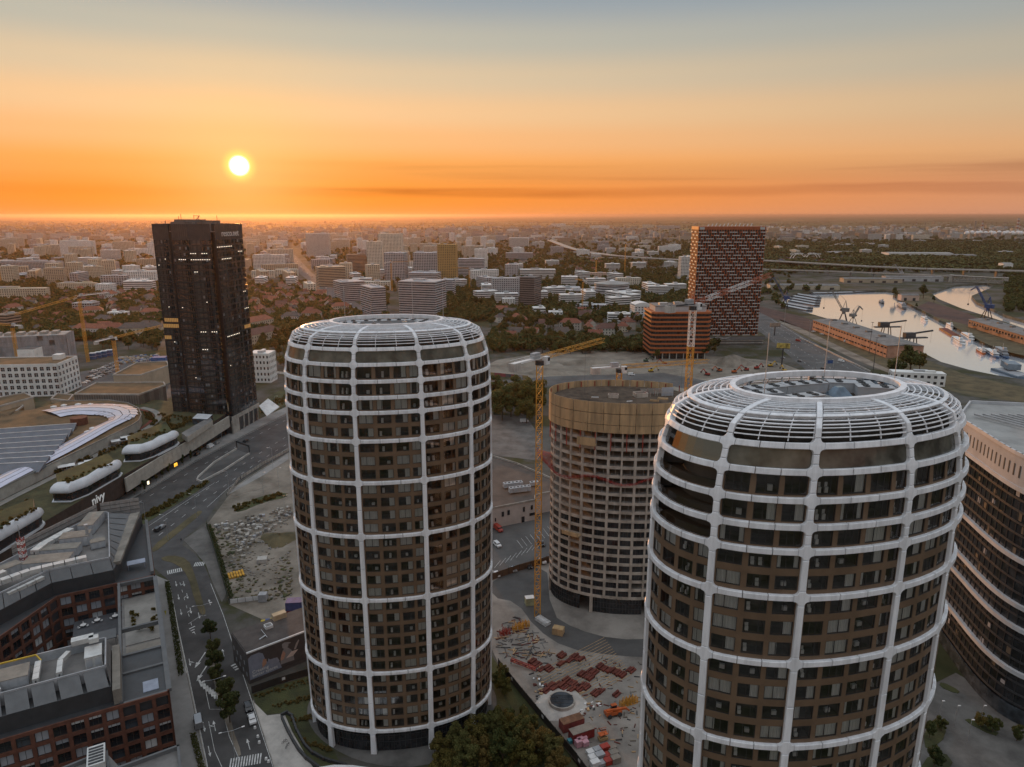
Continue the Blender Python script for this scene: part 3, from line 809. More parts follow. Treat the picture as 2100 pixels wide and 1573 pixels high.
def oval_tower(cx, cy, rot, us, label, seed, where):
 rnd = random.Random(seed)
 T = thing('apartment_tower', label, 'tower', (cx, cy, 0), rot)
 per = OV.per
 cr, sr = math.cos(rot), math.sin(rot)
 def facing(u):
  x, y, nx, ny = OV.at(u)
  wx, wy = cx + x * cr - y * sr, cy + x * sr + y * cr
  mx, my = nx * cr - ny * sr, nx * sr + ny * cr
  return (-wx * mx - wy * my) / math.hypot(wx, wy)
 colu = [u * per for u in us]
 bay = [((us[(k + 1) % NB] + (1 if k == NB - 1 else 0)) - us[k]) * per for k in range(NB)]
 rear = MB(); rearw = MB(); rearwin = MB()
 front_bay = [facing((colu[k] + bay[k] / 2) / per) > -.25 for k in range(NB)]
 front_col = [facing(colu[k] / per) > -.25 for k in range(NB)]
 r = .62
 def piece(name, rows, front, depth=.85, bev=.08, nu=3):
  mb = MB() if front else rear
  patch(mb, rows, depth, bev, nu)
  if front: mb.build(name, WHITE, T)
 J = .05
 for bi, zb in enumerate(ZB):
  for k in range(NB):
   s = colu[k]; c = cw(zb)
   rows = []
   for t in (1, .6, .3, .1, 0):
    tt = t * r; h = c + r - math.sqrt(max(0, r * r - (r - tt) ** 2)); rows.append((zb - BH - tt, s - h, s + h))
   rows += [(zb, s - c - r, s + c + r)] + [(2 * zb - v, a, b) for v, a, b in rows[::-1]]
   piece('frame_node', rows, front_col[k], nu=4)
   a = s + c + r + J; b = colu[k] + bay[k] - c - r - J
   n = 3 if bi > 3 or True else 2
   for q in range(n):
    a0 = a + (b - a) * q / n + (J if q else 0); b0 = a + (b - a) * (q + 1) / n - (J if q < n - 1 else 0)
    piece('band_panel', [(zb - BH, a0, b0), (zb + BH, a0, b0)], front_bay[k], nu=3)
 for k in range(NB):
  s = colu[k]
  zs = [0] + ZB
  for i in range(len(ZB)):
   v0 = (zs[i] + BH + r + J) if i else 0.0; v1 = zs[i + 1] - BH - r - J
   if v1 - v0 < .3: continue
   n = max(1, round((v1 - v0) / 6.5))
   for q in range(n):
    a0 = v0 + (v1 - v0) * q / n + (J if q else 0); b0 = v0 + (v1 - v0) * (q + 1) / n - (J if q < n - 1 else 0)
    c0, c1 = cw(a0) + (.12 if i == 0 else 0), cw(b0)
    piece('column_panel', [(a0, s - c0, s + c0), (b0, s - c1, s + c1)], front_col[k], nu=2)
 v_mid = 106.6; v_top = 112.2
 for k in range(NB):
  s = colu[k]
  for (va, vb) in ((ZB[-1] + BH + r + J, v_mid - .5), (v_mid - .5 + J, v_top)):
   vs = np.linspace(va, vb, 6)
   piece('roof_rib', [(v, s - .38 / prof(v)[0], s + .38 / prof(v)[0]) for v in vs], True, depth=.8, bev=.08, nu=2)
  for q in range(3):
   a0 = s + .5 + (bay[k] - 1.0) * q / 3 + J; b0 = s + .5 + (bay[k] - 1.0) * (q + 1) / 3 - J
   piece('hoop_panel', [(v_mid - .34, a0, b0), (v_mid + .34, a0, b0)], True, depth=.7, bev=.08)
  for v in list(np.linspace(ZB[-1] + 1.15, v_mid - .95, 5)) + list(np.linspace(v_mid + .95, v_top - .7, 6)):
   mb = MB(); e = .5 / prof(v)[0]
   patch(mb, [(v - .085, s + e, s + bay[k] - e), (v + .085, s + e, s + bay[k] - e)], .2, 0, 7, out=-.15)
   mb.build('louvre', WHITE, T)
  for q in (1, 2):
   mb = MB(); u0 = s + bay[k] * q / 3
   vs = np.linspace(ZB[-1] + .6, v_top - .1, 9)
   patch(mb, [(v, u0 - .06 / prof(v)[0], u0 + .06 / prof(v)[0]) for v in vs], .16, 0, 1, out=-.32)
   mb.build('louvre_rib', WHITE, T)
 mb = MB(); n = 96; V = []; F = []
 for i in range(n):
  x, y, nx, ny = OV.at(i / n); s_ = .525
  for o, z in ((-.4, 105.6), (.4, 105.6), (.4, 106.4), (-.4, 106.4)): V.append((x * s_ + nx * o, y * s_ + ny * o, z))
 for i in range(n):
  j = (i + 1) % n
  for q in range(4): F.append((4 * i + q, 4 * j + q, 4 * j + (q + 1) % 4, 4 * i + (q + 1) % 4))
 mb.add(V, F); mb.build('crown_ring', WHITE, T)
 cand = []
 for k in range(NB):
  ucen = (colu[k] + bay[k] / 2) / per
  x, y, nx, ny = OV.at(ucen)
  end_bay = abs(nx) > .93
  fr = front_bay[k]
  pat = BAYWIN[(k + int(seed)) % 4]
  for bi in range(1, len(ZB)):
   z0, z1 = ZB[bi - 1] + BH * .6, ZB[bi] - BH * .6
   nf = FL[bi]
   ca = cw((z0 + z1) / 2)
   a, b = colu[k] + ca * .7, colu[k] + bay[k] - ca * .7
   W = MB() if fr else rearw
   terrace = bi == len(ZB) - 1
   openb = end_bay and bi >= 7 and not terrace
   if terrace:
    mb = MB(); patch(mb, [(z0, a, b), (z1, a, b)], .06, 0, 8, out=-.55)
    mb.build('terrace_glass', PANEB if end_bay else TERG, T)
    patch(W, [(z0, a - 1, b + 1), (z0 + .5, a - 1, b + 1)], .3, 0, 6, out=-.62)
    patch(W, [(z0 + .02, a - 1, b + 1), (z1 + .3, a - 1, b + 1)], .3, 0, 6, out=-3.6, mi=1)
    if fr: W.build('wall_panel', [BROWN, WALLB], T)
    continue
   zf = np.linspace(z0, z1, nf + 1)
   for f in range(nf):
    f0, f1 = zf[f], zf[f + 1]; h = f1 - f0
    if openb:
     patch(W, [(f0, a, b), (f0 + .3, a, b)], 4.2, 0, 5, out=-.5)
     patch(W, [(f0 + .3, a - 1, b + 1), (f1, a - 1, b + 1)], .3, 0, 5, out=-4.0, mi=1)
     mb = MB(); patch(mb, [(f0 + .3, a, b), (f0 + 1.4, a, b)], .04, 0, 6, out=-.5); mb.build('balustrade', BALU, T)
     continue
    w0, w1 = f0 + (.74 if nf > 1 else .36), f1 - (.26 if nf > 1 else .10)
    patch(W, [(f0, a, b), (w0, a, b)], .5, 0, 5, out=-.5)
    patch(W, [(w1, a, b), (f1, a, b)], .5, 0, 5, out=-.5)
    edges = [0.0] + [e for p_ in pat for e in p_] + [1.0]
    for q in range(0, len(edges), 2):
     patch(W, [(w0, a + (b - a) * edges[q], a + (b - a) * edges[q]), (w1, a + (b - a) * edges[q], a + (b - a) * edges[q])] if False else
       [(w0, a + (b - a) * edges[q], a + (b - a) * edges[q + 1]), (w1, a + (b - a) * edges[q], a + (b - a) * edges[q + 1])], .5, 0, 1, out=-.5)
    for wi, (e0, e1) in enumerate(pat):
     u0 = (a + (b - a) * e0) / per; u1 = (a + (b - a) * e1) / per
     zc = (w0 + w1) / 2
     p0 = tmap(u0, zc, -.66); p1 = tmap(u1, zc, -.66)
     ang = math.atan2(p1[1] - p0[1], p1[0] - p0[0])
     wdt = math.hypot(p1[0] - p0[0], p1[1] - p0[1]) + .04
     kind = rnd.choice(('loggia',) * 5 + ('dark', 'half')) if (wi + k) % 3 == 2 else rnd.choice(('full', 'full', 'full', 'half', 'sides', 'dark', 'dark', 'half', 'half'))
     me = rnd.choice(WPROTO[kind])
     loc = ((p0[0] + p1[0]) / 2, (p0[1] + p1[1]) / 2, zc)
     sc = (wdt, 1, (w1 - w0) + .03)
     cand.append((facing((u0 + u1) / 2) + zc * .012, me, loc, ang, sc))
   if fr: W.build('wall_panel', [BROWN, WALLB], T)
 cand.sort(key=lambda c: -c[0])
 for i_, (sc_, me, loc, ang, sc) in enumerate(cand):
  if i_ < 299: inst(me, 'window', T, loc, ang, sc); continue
  ch, sh = math.cos(ang), math.sin(ang)
  o = len(rearwin.v)
  rearwin.v.extend((loc[0] + v.co.x * sc[0] * ch - v.co.y * sh, loc[1] + v.co.x * sc[0] * sh + v.co.y * ch, loc[2] + v.co.z * sc[2]) for v in me.vertices)
  for p_ in me.polygons:
   rearwin.f.append(tuple(i + o for i in p_.vertices)); rearwin.m.append(p_.material_index)
 for k in range(NB):
  a, b = colu[k] + 1.0, colu[k] + bay[k] - 1.0
  mb = MB(); patch(mb, [(.05, a - .3, b + .3), (6.0, a - .3, b + .3)], .08, 0, 6, out=-1.3, mi=0)
  n = 9
  for q in range(n + 1):
   uu = a + (b - a) * q / n; patch(mb, [(.05, uu - .06, uu + .06), (6.0, uu - .06, uu + .06)], .2, 0, 1, out=-1.2, mi=1)
  for zz in (2.6, 4.4): patch(mb, [(zz, a, b), (zz + .12, a, b)], .2, 0, 6, out=-1.18, mi=1)
  mb.build('lobby_glazing', [GLASSD, STEELD], T)
 if rear.f: tag(rear.build('rear_frame', WHITE, T), kind='stuff')
 if rearw.f: tag(rearw.build('rear_wall', [BROWN, WALLB], T), kind='stuff')
 if rearwin.f: tag(rearwin.build('remaining_windows', [DARKFRAME, PANE, ROOM, CURT, WHITEP], T), kind='stuff')
 def oval(s_, n=64, o=0.0): return [(OV.at(i / n)[0] * s_ + OV.at(i / n)[2] * o, OV.at(i / n)[1] * s_ + OV.at(i / n)[3] * o) for i in range(n)]
 mb = MB(); mb.prism(oval(.88), 101.3, 101.7, bottom=True); mb.prism(oval(.80), 101.7, 103.3); mb.build('roof_deck', DECK, T)
 for zz in (98.4, 94.7, 91.1, 87.7, 81.2): mb = MB(); mb.prism(oval(.955), zz, zz + .35, bottom=True); mb.build('floor_slab', BROWN, T)
 mb = MB(); mb.prism(oval(.74), 81.6, 101.2); mb.build('building_core', WALLB, T)
 for i in range(20):
  mb = MB(); x, y, nx, ny = OV.at(i / 20); mb.beam((x * .525, y * .525, 103.3), (x * .525, y * .525, 105.7), .18)
  mb.build('crown_post', WHITEP, T)
 def W_(x, y, z): return (cx + x * cr - y * sr, cy + x * sr + y * cr, z)
 units = [(-6.5, 3.0, 6.0, 2.1, .05), (.3, 3.4, 7.0, 2.1, 0), (-8.6, .2, 4.6, 2.2, -.1), (7.5, 2.2, 6.2, 2.2, -.45), (9.0, -1.2, 5.0, 2.2, -.5), (-4.2, -2.9, 5.0, 2.0, .1)]
 pos = ('far left', 'far middle', 'left end', 'far right', 'right end', 'near left')
 for (x, y, w, d, rr_), pn in zip(units, pos):
  A = thing('cooling_unit', f'white cooling unit with black fans, {pn}, on {where}', 'cooling unit', W_(x, y, 103.3), rot + rr_, f'cooling units on {where}')
  mb = MB(); mb.box(-w / 2, -d / 2, .9, w / 2, d / 2, 2.3)
  mb.box(-w / 2 - .08, -d / 2 - .08, 2.3, w / 2 + .08, d / 2 + .08, 2.4); casing = mb.build('casing', ACW, A)
  mb = MB()
  for sx in (-1, 1):
   for sy in (-1, 1): mb.box(sx * (w / 2 - .25) - .08, sy * (d / 2 - .25) - .08, 0, sx * (w / 2 - .25) + .08, sy * (d / 2 - .25) + .08, .9)
  mb.build('stand', STEEL, A)
  nf = int(w / 2.1)
  for i in range(nf):
   for sy in (-.5, .5):
    mb = MB(); xx = -w / 2 + (i + .5) * w / nf; mb.cyl(xx, sy, 2.4, 2.52, .5, 12); mb.cyl(xx, sy, 2.52, 2.6, .14, 8, mi=0); mb.build('fan', FAN, casing)
 for (x, y, s_, pn) in ((4.0, .2, 1.5, 'middle'), (-9.8, -2.4, 1.2, 'left'), (12.2, 3.4, 1.3, 'right'), (-11.5, 3.2, 1.1, 'far left'), (16.2, 3.0, 1.1, 'outermost right')):
  A = thing('roof_skylight', f'small pyramid skylight, {pn}, on {where}', 'skylight', W_(x, y, 103.3), rot, f'skylights on {where}')
  mb = MB(); mb.box(-s_, -s_ * .8, 0, s_, s_ * .8, 1.0); mb.build('curb', WHITEP, A)
  mb = MB(); q = .35
  mb.add([(-s_, -s_ * .8, 1.0), (s_, -s_ * .8, 1.0), (s_, s_ * .8, 1.0), (-s_, s_ * .8, 1.0), (-s_ * q, -s_ * .8 * q, 2.3), (s_ * q, -s_ * .8 * q, 2.3), (s_ * q, s_ * .8 * q, 2.3), (-s_ * q, s_ * .8 * q, 2.3)],
    [(0, 1, 5, 4), (1, 2, 6, 5), (2, 3, 7, 6), (3, 0, 4, 7), (4, 5, 6, 7)]); mb.build('glass', SKYL, A)
 for (x, y, pn) in ((-9.5, -1.0, 'leftmost'), (6.0, 6.0, 'middle one'), (13.0, -.5, 'rightmost')):
  A = MB(); A.beam((0, 0, 0), (0, 0, 11.0), .09); A.beam((0, 0, 0), (0, 0, 1), .3)
  o = A.build('lightning_rod', STEEL, None, W_(x, y, 103.3)); tag(o, f'thin lightning rod, {pn}, on {where}', 'rod', f'lightning rods on {where}')
 return T
TA = (-29.1, 162.8); TC = (44.1, 98.5)
TWA = oval_tower(TA[0], TA[1], .15, [.5958, .6903, .8069, .9028, 1.0018, 1.1008, 1.1998, 1.2988, 1.3978, 1.4968], 'complete white gridded oval apartment tower standing left of centre', 1, 'the left oval tower roof')
TWC = oval_tower(TC[0], TC[1], .27, [.475, .5736, .6667, .7806, .8722, .9700, 1.0710, 1.1720, 1.2730, 1.3740], 'nearest white gridded oval apartment tower at the right, its foot cut by the frame', 2, 'the right oval tower roof')
# ================================================================== TOWER UNDER CONSTRUCTION
FORM = mat('formwork_boards', (.47, .31, .165), .8, .2, .5, col2=(.27, .185, .105), stretch=(1, 1, .12), bump=.1)
RAWC = mat('raw_concrete', (.45, .39, .33), .9, .2, .35, col2=(.27, .23, .19), bump=.2)
NETM = mat_clear('red_safety_net', (.9, .9, .9), .0)
def red_net():
 m = bpy.data.materials.new('red_net'); m.use_nodes = True; nt = m.node_tree; b = nt.nodes['Principled BSDF']
 b.inputs['Base Color'].default_value = (.33, .025, .02, 1); b.inputs['Roughness'].default_value = .9
 N, L = nt.nodes.new, nt.links.new
 tr = N('ShaderNodeBsdfTransparent'); mx = N('ShaderNodeMixShader')
 nz = N('ShaderNodeTexNoise'); nz.inputs['Scale'].default_value = 1.2; tc = N('ShaderNodeTexCoord'); L(tc.outputs['Object'], nz.inputs[0])
 mr = N('ShaderNodeMapRange'); L(nz.outputs[0], mr.inputs[0]); mr.inputs[1].default_value = .3; mr.inputs[2].default_value = .7; mr.inputs[3].default_value = .25; mr.inputs[4].default_value = .75
 L(mr.outputs[0], mx.inputs[0]); L(tr.outputs[0], mx.inputs[1]); L(b.outputs[0], mx.inputs[2]); L(mx.outputs[0], nt.nodes['Material Output'].inputs[0])
 return m
REDNET = red_net()
def raw_tower(cx, cy, rot):
 T = thing('unfinished_tower', 'bare concrete oval tower under construction wrapped in timber formwork at its top', 'tower', (cx, cy, 0), rot)
 rnd = random.Random(5)
 per = OV.per; cr, sr = math.cos(rot), math.sin(rot)
 def pt(u, off, z):
  x, y, nx, ny = OV.at(u); return (x + nx * off, y + ny * off, z)
 def wp(mb, u0, u1, z0, z1, out, dep, n=2, mi=0):
  V = []; F = []
  for i in range(n + 1):
   u = u0 + (u1 - u0) * i / n
   for o in (out, out - dep):
    for z in (z0, z1): V.append(pt(u, o, z))
  for i in range(n):
   a = 4 * i; b = a + 4
   F += [(a, b, b + 1, a + 1), (a + 1, b + 1, b + 3, a + 3), (a + 2, a + 3, b + 3, b + 2), (a, a + 2, b + 2, b)]
  F += [(0, 1, 3, 2), (4 * n, 4 * n + 2, 4 * n + 3, 4 * n + 1)]
  mb.add(V, F, mi)
 def facing(u):
  x, y, nx, ny = OV.at(u); wx, wy = cx + x * cr - y * sr, cy + x * sr + y * cr; mx, my = nx * cr - ny * sr, nx * sr + ny * cr
  return (-wx * mx - wy * my) / math.hypot(wx, wy)
 NCOL = 30; base = 6.2; fh = 3.05; NF = 19
 ztop = base + NF * fh            # 64.1
 slab = [(OV.at(i / 72)[0] * .97, OV.at(i / 72)[1] * .97) for i in range(72)]
 for f in range(NF + 2):
  mb = MB(); z = base + f * fh
  mb.prism(slab, z - .28, z, bottom=True); mb.build('floor_slab', RAWC, T)
 rear = MB()
 cols = [(k + .2) / NCOL for k in range(NCOL)]
 for k in range(NCOL):
  u = cols[k]; w = (.42 if k % 2 else .28) / per
  fr = facing(u) > -.1
  big = k % 5 == 0
  mb = MB()
  if big: wp(mb, u - .5 / per, u + .5 / per, 0, base - .28, 0, .8, 1)
  wp(mb, u - w, u + w, base - .28, ztop + fh, .02, .7, 1)
  mb.build('column', RAWC, T)
  un = cols[(k + 1) % NCOL] + (1 if k == NCOL - 1 else 0)
  ua, ub = u + w, un - .30 / per
  um = (ua + ub) / 2; frb = facing(um) > 0
  for f in range(NF + 1):
   z = base + f * fh
   m2 = MB() if frb else rear
   kind = (k * 7) % 10
   wp(m2, ua, ub, z - .42, z + .55, -.05, .25, 2)
   if frb: m2.build('spandrel_beam', RAWC, T)
 tag(rear.build('rear_spandrels', RAWC, T), kind='stuff')
 mb = MB(); mb.prism([(OV.at(i / 48)[0] * .62, OV.at(i / 48)[1] * .55) for i in range(48)], .1, ztop + 2); mb.build('core', CONCD, T)
 nwin = 0
 for k in range(NCOL):
  u = cols[k]; un = cols[(k + 1) % NCOL] + (1 if k == NCOL - 1 else 0)
  for f in range(NF):
   z0 = base + f * fh + .55; z1 = base + (f + 1) * fh - .42
   if facing((u + un) / 2) < 0: continue
   if f < 9 and rnd.random() < .93:
    mb = MB(); wp(mb, u + .4 / per, un - .3 / per, z0, z1, -.4, .05, 2, 0)
    for q in range(1, 3):
     uu = u + (un - u) * q / 3; wp(mb, uu - .05 / per, uu + .05 / per, z0, z1, -.36, .1, 1, 1)
    mb.build('window', [GLASSD, DARKFRAME], T)
   elif rnd.random() < .8:
    mb = MB()
    wp(mb, u + .4 / per, un - .3 / per, z0 + .35, z0 + .42, -.1, .06, 1, 0)
    wp(mb, u + .4 / per, un - .3 / per, z0 + .0, z0 + .06, -.1, .06, 1, 0)
    uu = u + (un - u) * rnd.uniform(.3, .7); wp(mb, uu - .06 / per, uu + .06 / per, z0 - .5, z1, -1.2, .1, 1, 0)
    mb.build('guard_rail', STEEL, T)
 for k in range(NCOL):
  u = cols[k]; un = u + 1 / NCOL
  if facing(u) < -.1: continue
  mb = MB()
  if k % 5 in (0, 1, 2, 3):
   wp(mb, u, un, .1, base - .4, -.7, .05, 2, 0)
   for q in range(4):
    uu = u + (un - u) * q / 4; wp(mb, uu - .06 / per, uu + .06 / per, .1, base - .4, -.6, .15, 1, 1)
   for zz in (2.0, 3.8): wp(mb, u, un, zz, zz + .1, -.58, .15, 2, 1)
   mb.build('ground_floor_glazing', [GLASSD, STEELD], T)
 zt = ztop
 rows = ((zt - .5, zt + 2.0), (zt + 2.15, zt + 5.6), (zt + 5.8, zt + 9.3))
 NS = 26
 for ri, (z0, z1) in enumerate(rows):
  for k in range(NS):
   u0, u1 = k / NS + .0006, (k + 1) / NS - .0006
   f_ = facing((u0 + u1) / 2)
   x, y, nx, ny = OV.at((u0 + u1) / 2)
   if ri == 2 and x > 16 and y > -4: continue
   mb = MB(); wp(mb, u0, u1, z0, z1, .75 + .06 * (k % 2), .12, 3)
   mb.build('formwork_screen', FORM, T)
 for k in range(NS):
  u = (k + .5) / NS
  mb = MB(); wp(mb, u - .12 / per, u + .12 / per, zt - 6.5, zt + 9.0, .58, .2, 1); mb.build('screen_strut', REDP, T)
 for k in range(44):
  u0, u1 = k / 44, (k + 1) / 44
  if facing((u0 + u1) / 2) < -.3: continue
  def nz(u): return 47.5 + 1.2 * math.sin(u * 40) + (3.0 if facing(u) < .25 else 0)
  def ou(u): return 1.2 + (3.6 if facing(u) < .3 else .3 * math.sin(u * 60))
  mb = MB(); mb.add([pt(u0, .05, nz(u0) - .6), pt(u1, .05, nz(u1) - .6), pt(u1, ou(u1), nz(u1)), pt(u0, ou(u0), nz(u0)), pt(u0, ou(u0), nz(u0) + .9), pt(u1, ou(u1), nz(u1) + .9)], [(0, 1, 2, 3), (3, 2, 5, 4)])
  mb.build('safety_net', REDNET, T)
 for z, du in ((27.5, .0), (59.5, .035)):
  u = .62 + du
  mb = MB(); wp(mb, u - .022, u + .022, z, z + .2, 2.6, 2.6, 2); wp(mb, u - .022, u + .022, z + .2, z + (1.3 if z < 40 else 2.6), 2.6, .1, 2); mb.build('loading_platform', FORM, T)
 mb = MB(); mb.prism(slab, zt + 6.9, zt + 7.3, bottom=True); mb.build('top_deck', mat('shuttering_ply', (.10, .075, .056), .95, .25, .3, spec=.1, col2=(.04, .032, .026)), T)
 return T
TB = (37.5, 225.0); ROTB = -.1
TWB = raw_tower(TB[0], TB[1], ROTB)
def on_deck(x, y, z=71.45):
 c, s = math.cos(ROTB), math.sin(ROTB); return (TB[0] + x * c - y * s, TB[1] + x * s + y * c, z)
rnd = random.Random(8)
for i, (x, y, w, d, h, m_, nm, lb, ct) in enumerate((
 (-4, -1, 3.2, 2.2, 1.1, RAWC, 'stair_shaft', 'low square concrete shaft wall on the unfinished deck', 'shaft'),
 (5, 1, 4, 3, 1.4, RAWC, 'lift_shaft', 'larger concrete lift shaft rising from the unfinished deck', 'shaft'),
 (12, -2, 3.4, 1.2, .5, FORM, 'board_stack', 'stack of new boards on the unfinished deck', 'boards'),
 (14, 3, 4, .4, 2.8, mat('grey_formwork_panel', (.4, .42, .45), .6, .1, .4), 'wall_formwork', 'pale grey wall formwork panel standing upright on the deck', 'formwork'),
 (9, -5, 3.0, .5, .6, FORM, 'timber_stack', 'small timber pile near the edge of the unfinished deck', 'timber'),
 (-10, -2, 2.4, .3, .3, WHITEP, 'beam_bundle', 'pale bundle of beams lying at the left of the deck', 'beams'),
 (1, -6, 2.0, .4, .25, WHITEP, 'plank_bundle', 'pale planks lying at the front of the deck', 'planks'))):
 t = thing(nm, lb, ct, on_deck(x, y), rnd.uniform(-.3, .3))
 mb = MB()
 if nm in ('stair_shaft', 'lift_shaft'):
  for k in (-1, 1):
   m2 = MB(); m2.box(-w / 2, k * d / 2 - .15, 0, w / 2, k * d / 2 + .15, h); m2.build('wall', m_, t)
   m2 = MB(); m2.box(k * w / 2 - .15, -d / 2 + .16, 0, k * w / 2 + .15, d / 2 - .16, h * .98); m2.build('wall', m_, t)
  for k in range(10):
   m2 = MB(); xx = -w / 2 + w * k / 9; m2.beam((xx, -d / 2, h), (xx, -d / 2, h + .7), .04); m2.build('starter_bar', REDP, t)
 else:
  n = 4
  for k in range(n):
   m2 = MB(); m2.box(-w / 2 + (k % 2) * .1, -d / 2 + d * k / n + .02, 0, w / 2, -d / 2 + d * (k + 1) / n - .02, h * (.8 + .2 * (k % 2))); m2.build('board', m_, t)
t = thing('rebar_cage', 'tangle of pale reinforcement posts on the right of the unfinished deck', 'rebar', on_deck(10.5, 4))
for k in range(22):
 mb = MB(); x, y = rnd.uniform(-5, 5), rnd.uniform(-3, 3); mb.beam((x, y, 0), (x + rnd.uniform(-.1, .1), y, rnd.uniform(1, 2.6)), .07); mb.build('bar', CONCL if k % 3 else REDP, t)
for k in range(7):
 mb = MB(); y = -3 + k; mb.beam((-5, y, 1.2), (5, y + .4, 1.3), .06); mb.build('bar', CONCL, t)

# ================================================================== DARK GLASS OFFICE TOWER
def pane_mat(name, lo, hi):
 m, nt, b = _nodes(name); N, L = nt.nodes.new, nt.links.new
 ge = N('ShaderNodeNewGeometry'); r = N('ShaderNodeValToRGB'); L(ge.outputs['Random Per Island'], r.inputs[0])
 r.color_ramp.elements[0].position = .35; r.color_ramp.elements[0].color = (*lo, 1); r.color_ramp.elements[1].color = (*hi, 1)
 L(r.outputs[0], b.inputs['Base Color']); b.inputs['Roughness'].default_value = .05; b.inputs['Specular IOR Level'].default_value = .9
 return m
NGL = pane_mat('black_curtain_glass', (.012, .012, .014), (.09, .08, .07))
NGL2 = pane_mat('brown_black_curtain_glass', (.02, .015, .012), (.10, .07, .055))
YREFL = mat_emit('painted_yellow_reflection', (.6, .32, .10), .22)  # yellow reflections on the glass, painted as faintly glowing panes; no lit rooms
LITW = mat_emit('ceiling_lamp', (1.0, .9, .72), 1.3)
def nivy_tower():
 A = Vector((-169.8, 409.6)); e = Vector((4.2, 31.0)).normalized(); L2 = 31.5
 f = Vector((-e.y, e.x)); W2 = 39.0
 ang = math.atan2(e.y, e.x) - math.pi / 2
 T = thing('office_tower', 'tall black glass office tower with two dark vertical grooves', 'tower', (A.x, A.y, 0), ang)
 z0, HT, NFL = 11.0, 125.0, 30
 fh = (116.0 - z0) / NFL
 rnd = random.Random(3)
 def face(p, q, nx, name, col_m, groove0=False, groove1=False, lit=None):
  """one glazed facade from p to q (plan), floors of spandrel + panes with mullions"""
  p = Vector(p); q = Vector(q); d = (q - p); L_ = d.length; d.normalize(); n = Vector((d.y, -d.x))
  h = math.atan2(d.y, d.x)
  def bx(mb, s0, s1, a, b, o0, o1, mi=0):
   vs = []
   for z in (a, b):
    for s, o in ((s0, o1), (s1, o1), (s1, o0), (s0, o0)):
     c = p + d * s + n * o; vs.append((c.x, c.y, z))
   mb.add(vs, [(4, 5, 6, 7), (0, 1, 5, 4), (1, 2, 6, 5), (2, 3, 7, 6), (3, 0, 4, 7), (3, 2, 1, 0)], mi)
  for k in range(NFL):
   a = z0 + k * fh
   mb = MB()
   bx(mb, 0, L_, a + .9, a + fh - .05, -.35, -.12, 1)
   for i in range(nx):
    s0, s1 = L_ * i / nx + .04, L_ * (i + 1) / nx - .04; vs = []
    for s, z in ((s0, a + .9), (s1, a + .9), (s1, a + fh - .05), (s0, a + fh - .05)):
     c = p + d * s + n * rnd.uniform(-.07, -.01); vs.append((c.x, c.y, z))
    mb.add(vs, [(0, 1, 2, 3)], 0)
   bx(mb, 0, L_, a, a + .88, -.35, .05, 1)
   for i in range(nx + 1):
    s = L_ * i / nx; bx(mb, max(0, s - .05), min(L_, s + .05), a + .9, a + fh - .05, 0, .09, 2)
   for i in range(nx):
    if rnd.random() < .05: bx(mb, L_ * i / nx + .1, L_ * (i + 1) / nx - .1, a + 1.6, a + fh - .3, 0.012, .03, 3)
   mb.build('curtain_wall_storey', [col_m, mat('spandrel_black', (.022, .022, .024), .3, .1, .5), STEELD, mat('grey_blind', (.16, .165, .17), .6, .1, .5)], T)
   if lit and k in lit:
    for (i0, i1, m_) in lit[k]:
     for i in range(i0, min(nx, i1)):
      m2 = MB()
      if m_ is LITW: bx(m2, L_ * (i + .3) / nx, L_ * (i + .75) / nx, a + fh - .75, a + fh - .35, .02, .05)
      else: bx(m2, L_ * i / nx + .1, L_ * (i + 1) / nx - .1, a + 1.1, a + fh - .2, .02, .04)
      m2.build('lamp_or_reflection_pane', m_, T)  # ceiling lamps, and the yellow reflections painted as glowing panes
  mb = MB(); bx(mb, 0, L_, 116.0, HT, -.35, 0, 0)
  for i in range(nx + 1):
   s = L_ * i / nx; bx(mb, max(0, s - .06), min(L_, s + .06), 116.0, HT + .1, 0, .12, 1)
  mb.build('parapet_glazing', [mat('parapet_glass', (.05, .05, .052), .35, .15, .3) if nx > 5 else col_m, STEELD], T)
 face((0, .9), (0, L2), 16, 'right', NGL, lit={26: [(2, 8, LITW)], 28: [(0, 9, LITW)], 27: [(12, 15, LITW)], 13: [(1, 9, LITW)], 20: [(13, 15, LITW)], 8: [(1, 2, LITW)], 17: [(13, 16, LITW)], 14: [(12, 16, YREFL)]})
 m = (-15.0, -2.4); l = (-26.5, 0.0); r_ = (-2.6, 0.0)
 face(m, r_, 10, 'centre', NGL, lit={26: [(0, 9, LITW)], 27: [(0, 3, LITW), (5, 8, LITW)], 14: [(1, 4, LITW), (6, 9, LITW)], 11: [(1, 4, LITW)], 19: [(5, 6, LITW)], 24: [(1, 3, LITW)]})
 face(l, m, 8, 'centre', NGL2, lit={26: [(2, 6, LITW)], 18: [(1, 2, LITW)], 6: [(4, 5, LITW)]})
 face((-W2, 1.2), (-29.0, 1.2), 9, 'left', NGL, lit={16: [(1, 9, YREFL)], 15: [(0, 9, YREFL)], 13: [(0, 4, YREFL)], 12: [(5, 6, LITW)], 18: [(4, 5, LITW)], 26: [(5, 6, LITW)], 25: [(0, 9, YREFL)] if False else [(1, 2, LITW)]})
 face((-W2, L2), (-W2, 1.2), 8, 'far_left', NGL)
 face((0, L2), (-W2, L2), 8, 'rear', NGL)
 mb = MB()
 for (x0, x1, y0) in ((-29.0, -26.5, 1.6), (-2.6, 0, 1.6)): mb.box(x0, y0, 0, x1, y0 + .3, HT)
 mb.build('groove', mat('groove_black', (.012, .012, .013), .6, .1, .5), T)
